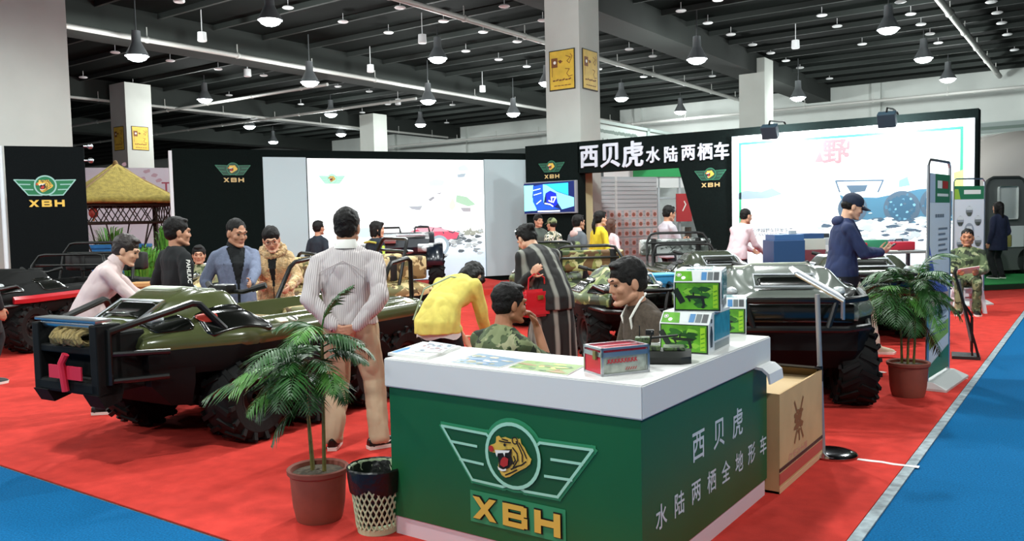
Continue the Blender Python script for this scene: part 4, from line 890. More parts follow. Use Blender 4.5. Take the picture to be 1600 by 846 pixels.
# toy boxes with window
BG = mat('toybox_green', '5fa528', .35, vary=(12, .35)); BWH = mat('toybox_white', 'd8dcdc', .4); BTE = mat('toybox_teal', '2f7f86', .25, vary=(14, .3), coat=.4); BLK = mat('toybox_black', '17211a', .4); BYEL = mat('toybox_lime', '9ccf2a', .4); BSK = mat('toybox_sky', '4f86b8', .4)
def toybox(pf, pr0, label, z=ZT, h=.205, d=.26):
    """pf: lower left front corner, pr0: lower right front corner"""
    u = pr0 - pf; u.z = 0; w = u.length; rz = math.atan2(u.y, u.x); T = empty('toy_box', (pf.x, pf.y, z), rz, label, 'toy box', 'toy boxes on the counter')
    ch = .055
    m = MB().use(BWH); prof = [(0, .0), (d, .0), (d, h), (ch, h), (0, h - ch)]
    m.rings([[V((x, y, zz)) for y, zz in prof] for x in (0, w)]); m.build('carton', None, T, smooth=False)
    M1 = frame((0, -.001, 0), (1, 0, 0)); f = MB(); f.use(BLK).poly([(.004, .004), (w - .004, .004), (w - .004, h - ch - .002), (.004, h - ch - .002)], M1, 0, 0)
    f.use(BG).poly([(.01, .012), (w - .012, .012), (w - .012, h - ch - .006), (.01, h - ch - .006)], M1, 0, .0006)
    rnd = random.Random(int(w * 1e5))
    for i in range(16):
        c = (('toyp1', '2f6a22'), ('toyp2', '86c23c'), ('toyp3', '1d4a1c'))[i % 3]; f.use(mat(c[0], c[1], .4)); cx, cz = rnd.uniform(.06, w - .06), rnd.uniform(.03, h - ch - .03); f.poly([(cx + .04 * math.cos(t) * rnd.uniform(.5, 1), cz + .016 * math.sin(t) * rnd.uniform(.6, 1.2)) for t in (0, 1, 2, 3, 4, 5)], M1, 0, .0008 + i * 1e-5)
    f.use(BLK); zc = (h - ch) * .5
    f.poly([(w * .22, zc), (w * .3, zc + .008), (w * .62, zc + .006), (w * .72, zc), (w * .66, zc - .008), (w * .3, zc - .008)], M1, 0, .0016); f.stroke([(w * .6, zc), (w * .64, zc - .04)], .014, M1, .0016).stroke([(w * .42, zc + .004), (w * .42, zc + .02)], .008, M1, .0016).stroke([(w * .05, zc + .03), (w * .17, zc - .02)], .03, M1, .0016).disc((w * .62, zc - .05), .008, M1, .0016).stroke([(w * .3, zc), (w * .34, zc - .02)], .01, M1, .0016)
    f.use(BYEL).poly([(w * .83, .02), (w * .93, .02), (w * .93, h - ch - .015), (w * .83, h - ch - .015)], M1, 0, .0016)
    f.use(BG)
    for i in range(5): f.stroke([(w * .85, .035 + i * .022), (w * .91, .04 + i * .022)], .006, M1, .002)
    f.build('front_picture', None, T, smooth=False)
    M2 = frame((0, -.0007, h - ch), (1, 0, 0), (0, 1, 1)); g = MB(); hl = ch * 1.41
    g.use(BG).poly([(.006, .006), (w * .40, .006), (w * .36, hl - .006), (.006, hl - .006)], M2, 0, .0006)
    g.use(LWHITE).disc((w * .1, hl * .6), .012, M2, .001).disc((w * .2, hl * .35), .011, M2, .001); g.use(BLK).ring((w * .1, hl * .6), .008, .003, M2, .0014)
    for i, c in enumerate((BWH, BSK, mat('toybox_grey', '6f7678', .4), mat('toybox_grey2', '55585a', .4))): g.use(c).poly([(w * (.45 + i * .13), .012), (w * (.56 + i * .13), .012), (w * (.56 + i * .13), hl - .012), (w * (.45 + i * .13), hl - .012)], M2, 0, .0008)
    g.build('top_flap', None, T, smooth=False)
    M3 = frame((w + .0007, 0, 0), (0, 1, 0)); k = MB(); k.use(BLK).poly([(.02, .035), (.055, .035), (.06, .1), (.045, .14), (.03, .14), (.016, .1)], M3, 0, .0005).poly([(.03, h - .05), (.05, h - .05), (.05, h - .03), (.03, h - .03)], M3, 0, .0005)
    k.use(mat('toybox_print', '8a9392', .5)).poly([(.09, .012), (d - .02, .012), (d - .02, .05), (.09, .05)], M3, 0, .0005)
    k.build('side_print', None, T, smooth=False)
    MB().bb((w - .004, .085, .06), (w + .004, d - .012, h - .012), None, .002).build('side_window', BTE, T, smooth=False)
    MB().bb((.05, ch + .03, h - .003), (w - .05, d - .02, h + .003), None, .002).build('top_window', BTE, T, smooth=False)
    return T
toybox(PZ(1031, 551, ZT), PZ(1108, 556, ZT), 'green picture toy box at the bottom front of the counter pile', d=.36)
zb = ZT + .206
f1 = PD(1051, 489, 3.78); f2 = PD(1127, 490, 3.66); bz = ZT + .2055
toybox(PZ(1053, 487, bz), PZ(1127, 488, bz), 'green picture toy box lying on top of the counter pile', z=bz, d=.36)
toybox(PZ(1098, 522, ZT), PZ(1166, 523, ZT), 'toy box showing its clear side behind the bottom one on the counter', d=.26)
# ------------------------------------------------------------------ carton beside the counter
CARD = mat('cardboard', 'c9a878', .85, vary=(5, .08)); CARDD = mat('cardboard_inside', '8a6d48', .9); STRAPK = mat('carton_strap', '4a2a1e', .7); BRP = mat('carton_print', '8a5a34', .8); REDT = mat('carton_red', 'c0564a', .8)
bx0, bx1, by0, by1, bh = -2.0, -1.475, 4.66, 5.55, .585
CB = empty('cardboard_carton', ((bx0 + bx1) / 2, (by0 + by1) / 2, .009), 0, 'open cardboard carton beside the green counter', 'carton')
def CC(o): o.parent = CB; o.matrix_parent_inverse = Matrix.Translation(-CB.location); return o
t = .012; m = MB(); z = .01
m.bb((bx0, by0, z), (bx1, by1, z + t)); m.bb((bx0, by0, z), (bx0 + t, by1, bh)); m.bb((bx1 - t, by0, z), (bx1, by1, bh)); m.bb((bx0 + t, by0, z), (bx1 - t, by0 + t, bh)); m.bb((bx0 + t, by1 - t, z), (bx1 - t, by1, bh)); CC(m.build('carton_body', CARD, smooth=False))
m = MB(); m.rings([[V((x, by1 - .01, bh)), V((x, by1 + .005, bh)), V((x, by1 - .18, bh + .05)), V((x, by1 - .19, bh + .04))] for x in (bx0, bx1)]); CC(m.build('flap', mat('flap_dark', '2c2418', .8), smooth=False))
m = MB(); m.rings([[V((bx0 + .05, y, bh - .06)), V((bx1 - .03, y, bh - .05)), V((bx1 - .03, y, bh - .035)), V((bx0 + .05, y, bh - .045))] for y in (by0 + .03, by1 - .05)]); CC(m.build('inner_flap', mat('flap_pale', 'd6b98c', .85), smooth=False))
m = MB().use(STRAPK).bb((bx1 - .002, by0 - .003, .135), (bx1 + .003, by1, .155)); m.use(REDT).bb((bx1 - .002, by0 - .003, .06), (bx1 + .002, by1, .125)); m.use(mat('carton_pale', 'd8b48e', .8)).bb((bx1 - .002, by0 - .003, .012), (bx1 + .002, by1, .045)); CC(m.build('strap', None, smooth=False))
MC = frame((bx1, 0, 0), (0, 1, 0)); m = MB().use(BRP); e = PX(1248, 656, bx1); rnd = random.Random(3)
for i in range(34):
    a = rnd.uniform(0, 6.28); r0 = rnd.uniform(.01, .075); m.poly([(e.y + r0 * math.cos(a) * 1.2 + .040 * math.cos(q_) * rnd.uniform(.4, 1), e.z + r0 * math.sin(a) + .022 * math.sin(q_) * rnd.uniform(.4, 1)) for q_ in (0, 1.2, 2.4, 3.6, 5)], MC, 0, .0012 + i * 1e-5)
for sx, sz in ((-1, 1), (1, 1), (-1, -1), (1, -1), (.1, -1)): m.stroke([(e.y + sx * .04, e.z + sz * .06), (e.y + sx * .085, e.z + sz * .12)], .022, MC, .0016)
e2 = PX(1247, 708, bx1); m.use(mat('carton_writing', 'c98a78', .8)); m.text('亿发动力器', .085, MC @ Matrix.Translation((e2.y, e2.z, .0012)), 0, .004, .9); CC(m.build('carton_print', None, smooth=False))
# white scrap of foam at the counter corner
m = MB(); pa_ = V((X1 + .02, Y1 - .12, .80)); m.rings([[V((X1 + x, Y1 + y, z)) for x, z in ((.005, .765), (.045, .76), (.075, .735), (.085, .69), (.095, .69), (.088, .745), (.05, .775), (.005, .78))] for y in (-.22, .0)]); CP(m.build('bent_edging', mat('edging_white', 'e1e3e4', .5), smooth=False))
# ------------------------------------------------------------------ steel post with tilted holder
ps = PZ(1300, 711, .009); SP = empty('post_stand', ps, 0, 'steel post on a chrome disc carrying a tilted silver sign holder', 'sign post')
MB().lathe([(.005, .0), (.155, 0), (.16, .012), (.15, .022), (.10, .034), (.03, .04), (.005, .04)], n=32).build('base', CHROME, SP)
pb0 = PD(1286, 704, LATD(ps)[1] - .03) - ps; pt0 = V((pb0.x, pb0.y, PD(1276, 460, LATD(ps)[1]).z - ps.z)); pt0 = PD(1277, 460, LATD(ps)[1] - .03) - ps
MB().tube([(pb0.x, pb0.y, .03), (pb0.x * .5 + pt0.x * .5, pb0.y * .5 + pt0.y * .5, .55), pt0], .016, 12).build('pole', mat('post_steel', 'a9acac', .5, .8), SP)
MB().tube([V((pb0.x, pb0.y, 0)).lerp(V((pt0.x, pt0.y, 0)), .55) + V((0, 0, .50)), V((pb0.x, pb0.y, 0)).lerp(V((pt0.x, pt0.y, 0)), .6) + V((0, 0, .60))], .020, 12).build('collar', BLACKM, SP)
Dp = LATD(ps)[1]; a = PD(1243, 428, Dp + .02) - ps; b = PD(1318, 471, Dp - .08) - ps; d = (b - a); dd = V((FWD.x, FWD.y, .0)).normalized() * .10 + V((0, 0, .03)); n = d.cross(dd).normalized() * .02
m = MB(); m.rings([[a, a + dd, a + dd + n, a + n], [b, b + dd, b + dd + n, b + n]]); m.build('holder_plate', WHITE, SP, smooth=False)
m = MB()
for o in (V(), dd): m.tube([a + o, b + o], .013, 8)
m.tube([a, a + dd], .012, 8); m.tube([b, b + dd], .012, 8); m.tube([b, b + V((0, 0, -.12))], .01, 8); m.tube([b + dd * .2, b + dd * .2 + V((.0, 0, -.12))], .01, 8); m.build('holder_frame', ALU, SP)
# ------------------------------------------------------------------ waste bin
pb_ = PZ(578, 833, .009); BN = empty('waste_bin', (pb_.x, pb_.y + .06, .009), 0, 'pale green perforated waste bin with a black liner beside the counter', 'waste bin')
BING = mat('bin_green', 'c4d4ae', .5)
nb, rows_ = 26, 11; m = MB(); Hb = .335; hole = []
def bin_r(z): return .105 + .035 * z / Hb
V0 = {}
m.lathe([(.004, .004), (.10, .004), (.105, 0), (.10, .014), (.004, .014)], n=26)
m.lathe([(bin_r(.0), 0), (bin_r(.03), .03), (bin_r(.03) - .004, .03), (bin_r(0) - .004, 0), (bin_r(0), 0)], n=52, caps=False); m.lathe([(bin_r(.31), .30), (bin_r(.335), .335), (bin_r(.335) + .006, .337), (bin_r(.335) - .003, .33), (bin_r(.31) - .003, .30), (bin_r(.31), .30)], n=52, caps=False)
for sgn in (-1, 1):
    for i in range(nb):
        pts = []
        for j in range(25):
            z = .025 + j * .28 / 24; a = 2 * PI * (i / nb) + sgn * (2 * PI / nb) * (.5 - .5 * math.cos(PI * 2 * j / 24 * 4.5)) * .5; r0 = bin_r(z); pts.append((r0 * math.cos(a), r0 * math.sin(a), z))
        m.tube(pts, .0048, 5)
m.build('bin_wall', BING, BN)
BAG = mat('bin_liner', '0b0e0c', .35, bump=(30, .5, .01)); m = MB(); n = 40; rnd = random.Random(2); rw = []
for k, (dr, z) in enumerate(((-.012, .05), (-.008, .2), (-.004, .32), (.006, .343), (.013, .335), (.014, .30), (.011, .25))):
    rw.append([V(((bin_r(min(z, .335)) + dr + .003 * math.sin(i * 2.3 + k)) * math.cos(2 * PI * i / n), (bin_r(min(z, .335)) + dr + .003 * math.sin(i * 1.7 + k)) * math.sin(2 * PI * i / n), z - (.035 * abs(math.sin(i * .35 + 1.0)) * max(0, k - 4) / 2 if k > 4 else 0))) for i in range(n)])
m.rings(rw, False, False); m.build('bin_bag', BAG, BN)
# ------------------------------------------------------------------ potted palms
LEAF1 = mat('palm_leaf', '24501f', .45, vary=(8, .4)); LEAF2 = mat('palm_leaf_young', '4d8434', .45, vary=(8, .35)); STEM = mat('palm_stem', '6f6a34', .6, vary=(20, .3)); POTC = mat('terracotta', '8d4a3a', .75, vary=(9, .12)); SOIL = mat('soil', '4a4030', .95, vary=(40, .5), bump=(60, .8, .01))
def frond(base, azim, lift, length, droop, m, parent, rnd, nl=19):
    """pinnate leaf arching out of base"""
    mb = MB(); pts = []; p = V(base); el = lift; step = length / 14; dirh = V((math.cos(azim), math.sin(azim), 0))
    for i in range(15):
        pts.append(p.copy()); p = p + (dirh * math.cos(el) + V((0, 0, math.sin(el)))) * step; el -= droop / 14
    mb.tube(pts, [.0055 * (1 - i / 17) for i in range(15)], 5)
    side = V((-dirh.y, dirh.x, 0))
    for k in range(nl):
        t = .16 + .84 * k / (nl - 1); f = t * 14; i = min(13, int(f)); q = pts[i].lerp(pts[i + 1], f - i); ax = (pts[i + 1] - pts[i]).normalized(); up = side.cross(ax)
        ln = length * .42 * math.sin(PI * min(1, .18 + .80 * t)) ** .8 * rnd.uniform(.85, 1.1); w = .0095
        for sg in (-1, 1):
            d = (side * sg * .80 + ax * .62 + up * rnd.uniform(-.02, .22)).normalized(); g = V((0, 0, -1)); mid = q + d * ln * .5 + g * ln * .05; tip = q + d * ln + g * ln * rnd.uniform(.18, .38); nn = ax * w * .9
            a0 = mb.bm.verts.new(q); b0 = mb.bm.verts.new(q + d * ln * .22 + nn); b1 = mb.bm.verts.new(q + d * ln * .22 - nn); c0 = mb.bm.verts.new(mid + nn * .9); c1 = mb.bm.verts.new(mid - nn * .9); md = mb.bm.verts.new(mid - up * .004 + g * .003); e0 = mb.bm.verts.new(tip)
            for fc in ((a0, b1, b0), (b0, b1, md), (b0, md, c0), (b1, c1, md), (c0, md, e0), (md, c1, e0)): mb.face(fc)
    return mb.build('frond', m, parent, normals=False)
def palm(loc, label, R, Hp, stems, fronds, seed):
    T = empty('potted_palm', loc, 0, label, 'potted plant', 'potted palms'); rnd = random.Random(seed)
    MB().lathe([(.01, .0), (R * .76, 0), (R * .80, .02), (R * .88, Hp * .30), (R * .94, Hp * .78), (R * .95, Hp * .86), (R * 1.04, Hp * .9), (R * 1.05, Hp * .98), (R * 1.0, Hp), (R * .92, Hp * .97), (R * .88, Hp * .86), (.01, Hp * .84)], n=36).build('pot', POTC, T)
    m = MB(); m.lathe([(R * .90, Hp * .84), (R * .86, Hp * .9), (R * .5, Hp * .93), (.01, Hp * .94)], n=24, caps=False); m.build('soil', SOIL, T)
    for (x, y, dx, dy, h) in stems:
        MB().tube([(x, y, Hp * .9), (x + dx * .4, y + dy * .4, Hp + h * .45), (x + dx, y + dy, Hp + h)], [.011, .009, .007], 8).build('stem', STEM, T)
    for (sx, az, zb_, lift, ln, dr, young) in fronds:
        x, y, dx, dy, h = stems[sx]; k = max(0, min(1, (zb_ - Hp) / h)); frond((x + dx * k, y + dy * k, zb_), math.radians(az), math.radians(lift), ln, math.radians(dr), LEAF2 if young else LEAF1, T, rnd)
    return T
# azimuths: 35 = picture right, 215 = picture left, 125 = away, 305 = towards the camera
p1 = PZ(493, 812, .009)
def fan(n, seed, stem, z0, z1, az0, az1, lift0, lift1, l0, l1):
    rnd = random.Random(seed); out = []
    for i in range(n):
        t = (i + .5) / n; z = z0 + (z1 - z0) * rnd.random(); out.append((stem, az0 + (az1 - az0) * t + rnd.uniform(-14, 14), z, lift0 + (lift1 - lift0) * rnd.random(), rnd.uniform(l0, l1), rnd.uniform(70, 115), rnd.random() < .22))
    return out
palm((p1.x, p1.y + .03, .009), 'tall potted palm in a terracotta pot beside the waste bin', .158, .285,
     [(-.05, .01, -.05, .0, .50), (-.02, -.02, .0, -.04, .56), (.05, .0, .0, .02, .76)],
     fan(9, 1, 0, .70, .80, 150, 330, 8, 55, .32, .44) + fan(10, 2, 1, .72, .88, 130, 340, 10, 65, .32, .44) + fan(7, 3, 2, .78, 1.0, -40, 80, 5, 55, .24, .36) + fan(5, 4, 2, .85, 1.02, 170, 320, 20, 60, .26, .38) + [(2, 30, 1.04, 80, .30, 60, 0), (0, 222, .74, 20, .56, 60, 0), (1, 15, .95, 35, .40, 70, 0), (0, 235, .62, -20, .3, 60, 0)], 3)
p2_ = PZ(1417, 620, .009)
palm((p2_.x, p2_.y + .05, .009), 'potted palm in a terracotta pot beside the white banner stand', .168, .30,
     [(-.05, .0, -.02, .0, .62), (.0, -.03, .02, .0, .70), (.04, .02, .03, .03, .76)],
     fan(10, 5, 0, .78, .96, 140, 330, -15, 50, .36, .52) + fan(11, 6, 1, .82, 1.02, 120, 400, 0, 65, .34, .50) + fan(9, 7, 2, .84, 1.08, -60, 110, -20, 60, .32, .46) + [(2, 35, .68, -40, .40, 40, 0), (2, 40, 1.08, 60, .42, 90, 0)], 5)
# ------------------------------------------------------------------ banner stands
def banner(a, b, z1, label, base, art, hz=2.0):
    """double-rod stand between floor points a and b"""
    u = (b - a); w = u.length; T = empty('banner_stand', (a + b) / 2, math.atan2(u.y, u.x), label, 'banner stand', 'white banner stands'); h = w / 2
    f = MB(); f.tube([(-h, 0, .03), (-h, 0, z1 - .05), (-h + .05, 0, z1), (h - .05, 0, z1), (h, 0, z1 - .05), (h, 0, .03)], .014, 8); f.build('rod_frame', ALU, T)
    if base:
        m = MB(); m.rings([[V((-h - .04, -.17, 0)), V((h + .04, -.17, 0)), V((h + .04, .17, 0)), V((-h - .04, .17, 0))], [V((-h - .04, -.17, .02)), V((h + .04, -.17, .02)), V((h + .04, .17, .02)), V((-h - .04, .17, .02))], [V((-h - .02, -.05, .075)), V((h + .02, -.05, .075)), V((h + .02, .05, .075)), V((-h - .02, .05, .075))]]); m.build('base', mat('stand_base', 'cfd3d2', .4), T, smooth=False)
    p = MB().use(mat('banner_white', 'e4e8ec', .5)).bb((-h + .015, -.004, .10), (h - .015, .004, z1 - .12)); P = p.build('print_panel', None, T, smooth=False)
    for sgn in (1, -1):
        M = frame((0, -.0045 * sgn, 0), (sgn, 0, 0)); m = MB(); art(m, M, h - .015, z1 - .12); m.build('banner_print', None, P, smooth=False)
    return T
HG = mat('banner_green', '2f7a55', .5); HGL = mat('banner_lime', '9ac04a', .5); HGY = mat('banner_grey', 'a3aab2', .5); HBL = mat('banner_violet', '5f6fc0', .5, vary=(5, .3)); HTX = mat('banner_text', '7d858d', .6)
def art1(m, M, h, zt):
    m.use(HG).poly([(-h * .45, zt - .26), (h, zt - .26), (h, zt), (-h * .45, zt)], M, 0, .001); m.use(mat('banner_blue', 'b9c6d6', .5)).poly([(-h, zt - .26), (-h * .45, zt - .26), (-h * .45, zt), (-h, zt)], M, 0, .001)
    m.use(LWHITE).poly([(-h * .25, zt - .13), (h * .2, zt - .13), (h * .2, zt - .06), (-h * .25, zt - .06)], M, 0, .002); m.use(LRED).poly([(h * .25, zt - .13), (h * .8, zt - .13), (h * .8, zt - .06), (h * .25, zt - .06)], M, 0, .002); m.use(LWHITE).stroke([(-h * .25, zt - .19), (h * .8, zt - .19)], .025, M, .002)
    m.use(HTX)
    for i in range(4): m.stroke([(-h * .4 + i * h * .22, zt - .38), (-h * .28 + i * h * .22, zt - .38)], .03, M, .002)
    for i in range(6): m.stroke([(-h * .1, zt - .5 - i * .05), (h * (.75 - .2 * (i % 2)), zt - .5 - i * .05)], .018, M, .002)
    m.use(HBL).poly([(-h, zt - 1.08), (-h, zt - .62), (-h * .5, zt - .88), (0, zt - 1.0), (h * .7, zt - 1.05), (h * .9, zt - 1.1)], M, 0, .0014)
    m.use(mat('banner_peach', 'd8b8a8', .5, vary=(4, .2))).poly([(-h, zt - 1.25), (-h, zt - 1.06), (h * .95, zt - 1.08), (h * .95, zt - 1.2)], M, 0, .0012)
    m.use(HGY).poly([(-h * .9, zt - 1.4), (h * .95, zt - 1.28), (h * .95, zt - 1.16), (-h * .9, zt - 1.22)], M, 0, .0016)
    m.use(HGL).poly([(-h * .95, zt - 1.58), (h * .95, zt - 1.5), (h * .95, zt - 1.36), (-h * .95, zt - 1.44)], M, 0, .0016); m.use(HG).poly([(-h, .10), (h, .10), (h, .32), (-h, .20)], M, 0, .0016)
    m.use(HTX)
    for i in range(5): m.stroke([(-h * .8, .72 - i * .06), (h * .7, .72 - i * .06)], .015, M, .002)
a = PD(1448, 604, 7.35); b = PD(1481, 596, 7.95); a.z = b.z = .009
banner(a, b, 2.05, 'tall narrow white banner stand behind the right hand potted palm', True, art1)
def art2(m, M, h, zt):
    m.use(HG).poly([(-h, zt - .22), (h, zt - .22), (h, zt), (-h, zt)], M, 0, .001); m.use(HGL).poly([(-h, zt - .22), (-h * .6, zt - .22), (-h * .75, zt - .05), (-h, zt - .05)], M, 0, .0015); m.use(LWHITE).stroke([(-h * .3, zt - .1), (h * .7, zt - .1)], .07, M, .002)
    for i, (x, z) in enumerate(((.0, .42), (-.6, .58), (.6, .58), (-.6, .95), (.62, .93), (0, .75), (-.2, 1.1))):
        m.use(HGY if i % 2 else mat('photo_ring', '8b8f90', .5)).disc((x * h, zt - z), h * (.34 if i == 5 else .24), M, .002, ry=h * (.4 if i == 5 else .26)); m.use(mat('photo_sky', 'dfe4e4', .5)).poly([(x * h - h * .22, zt - z + .02), (x * h + h * .22, zt - z + .02), (x * h + h * .16, zt - z + .08), (x * h - h * .16, zt - z + .08)], M, 0, .003); m.use(mat('photo_dark', '5a5f56', .5, vary=(10, .5))).poly([(x * h - h * .2, zt - z - .02), (x * h + h * .2, zt - z - .02), (x * h + h * .1, zt - z - .08), (x * h - h * .1, zt - z - .08)], M, 0, .003)
a = L(7.33, 13.8, .009); b = L(7.98, 14.05, .009)
banner(a, b, 2.12, 'white banner stand with round photographs behind the seated soldier', True, art2)
# ------------------------------------------------------------------ folding black rack and white stool
a = PZ(1487, 558, .009); b = PZ(1528, 560, .009)
RK = empty('folding_rack', (a + b) / 2, math.atan2((b - a).y, (b - a).x), 'black folding metal rack leaning behind the tall banner stand', 'rack')
w = (b - a).length; h = w / 2
m = MB()
for y in (-.12, .16):
    m.tube([(h - .0, y, .03), (h - .02, y, .12), (-h + .02, y, .92), (-h + .04, y, .98)], .013, 6); m.tube([(h - .06, y, .04), (h - .06, y, .45), (h - .16, y, .62)], .010, 6)
for t in (0.08, .25, .42, .58, .75, .92): m.tube([(h - .02 - t * (2 * h - .04), -.12, .12 + .8 * t), (h - .02 - t * (2 * h - .04), .16, .12 + .8 * t)], .009, 6)
m.build('rack_frame', BLACKM, RK); MB().bb((-h, -.14, .0), (h + .02, .18, .03)).build('rack_base', mat('rack_base', '1a1c1c', .5), RK, smooth=False)
m = MB()
for y in (-.10, .14): m.tube([(h - .07, y, .2), (-h + .06, y, .84)], .016, 6)
m.build('rack_rail', mat('rack_rail', '8a8d8e', .35, .7), RK)
def stool(loc, rz, label, m=WHITE, z=.45, group=None):
    T = empty('plastic_stool', loc, rz, label, 'stool', group)
    s = MB(); s.bb((-.17, -.17, z - .03), (.17, .17, z), None, .012); s.bb((-.155, -.155, z - .09), (.155, .155, z - .03), None, .008); s.build('seat', m, T)
    for sx in (-1, 1):
        for sy in (-1, 1):
            l = MB(); l.rings([[V((sx * (q + x), sy * (q + y), zz)) for x, y in ((-k, -k), (k, -k), (k, k), (-k, k))] for zz, q, k in ((0, .185, .022), (z - .05, .14, .03))]); l.build('leg', m, T, smooth=False)
    b_ = MB()
    for sx in (-1, 1): b_.bb((sx * .165 - .006, -.16, .2), (sx * .165 + .006, .16, .23)).bb((-.16, sx * .165 - .006, .2), (.16, sx * .165 + .006, .23))
    b_.build('brace', m, T, smooth=False); return T
# ------------------------------------------------------------------ hanging banner at the left
aL = PD(6, 228, 14.4); aR = PD(131, 231, 14.9); zt_ = aL.z; u = aR - aL; u.z = 0
o = V((aL.x, aL.y, 0)); MH = frame(o, u); wB = u.length
HB = tag(MB().bb((0, .02, -.05), (wB, zt_, 0), MH).build('hanging_banner', BLACKF, smooth=False), 'tall black cloth banner with the winged emblem hanging in front of the near column', 'banner')
def on_h(px, py):
    q_ = MH.inverted() @ PP(px, py, o, MH.to_3x3() @ V((0, 0, 1))); return q_.x, q_.y
m = MB(); emblem(m, MH @ Matrix.Translation((*on_h(71, 290), .003)), .165, mat('emblem_pale', '8fb8b0', .5), LGREEN, lw=.11); m.build('emblem', None, HB, smooth=False)
MB().cyl(MH @ V((-.06, .01, 0)), MH @ V((-.06, zt_, 0)), .035).build('pole', mat('pole_white', 'cfd8dc', .4), HB)
m = MB()
for py in (229, 251): m.cyl(MH @ V((wB, on_h(131, py)[1], 0)), MH @ V((wB + .08, on_h(131, py)[1], .03)), .02).ell(MH @ V((wB + .1, on_h(131, py)[1], .03)), (.05, .05, .05))
m.build('clip', ALU, HB)
# ------------------------------------------------------------------ people
SKIN = mat('skin', 'b8866a', .55, vary=(8, .07)); SKINL = mat('skin_light', 'd6a688', .55, vary=(8, .06)); SKIND = mat('skin_tan', 'a66f50', .55, vary=(8, .07)); LIPS = mat('lips', 'a8705f', .5); EYEM = mat('eye_dark', '17110e', .25); HAIR = mat('hair_black', '100e0d', .6, spec=.25, bump=(90, .5, .01)); HAIRB = mat('hair_brown', '241914', .5, bump=(90, .5, .01))
def rot(ax, a): return Matrix.Rotation(math.radians(a), 3, ax)
def ik(S, W, l1, l2, hint):
    d = W - S; n = d.length
    if n > (l1 + l2) * .985: W = S + d * ((l1 + l2) * .985 / n); d = W - S; n = d.length
    a = math.acos(max(-1, min(1, (l1 * l1 + n * n - l2 * l2) / (2 * l1 * n)))); u = d.normalized(); h = V(hint); h = (h - u * h.dot(u))
    h = h.normalized() if h.length > 1e-5 else u.orthogonal()
    return S + u * (l1 * math.cos(a)) + h * (l1 * math.sin(a)), W
def hand(mb, W, d, n, side, curl=.35, spread=1.0):
    """palm and five fingers; d along the fingers, n out of the palm, side +1 right hand"""
    d = V(d).normalized(); n = V(n); n = (n - d * n.dot(d)).normalized(); w = d.cross(n) * side      # w points to the thumb side
    mb.cap(W - d * .02, W + d * .02, .024, .022)
    K = []
    for i, (o, k) in enumerate(((.030, .082), (.010, .088), (-.010, .084), (-.029, .076))):
        kn = W + d * k + w * o * spread; mb.cap(W + d * .015 + w * o * .55, kn, .0145, .0125, 10, 3); K.append((kn, o))
    for (kn, o), ln in zip(K, (.068, .077, .071, .055)):
        p = kn; a = curl * .55; q = d + w * o * 2.2 * (spread - .6)
        for j, f in enumerate((.45, .31, .24)):
            dr = (q.normalized() * math.cos(a) + n * math.sin(a)).normalized(); e = p + dr * ln * f; mb.cap(p, e, .0098 - .0009 * j, .0092 - .0011 * j, 8, 3); p = e; a += curl * .9
    p = W + d * .022 + w * .024; 
    for j, (dr, ln) in enumerate((((d * .62 + w * .72 + n * .25), .042), ((d * .88 + w * .38 + n * (.25 + curl * .3)), .034), ((d * .95 + w * .1 + n * (.3 + curl * .4)), .027))):
        e = p + dr.normalized() * ln; mb.cap(p, e, .0135 - .0018 * j, .0118 - .0018 * j, 8, 3); p = e
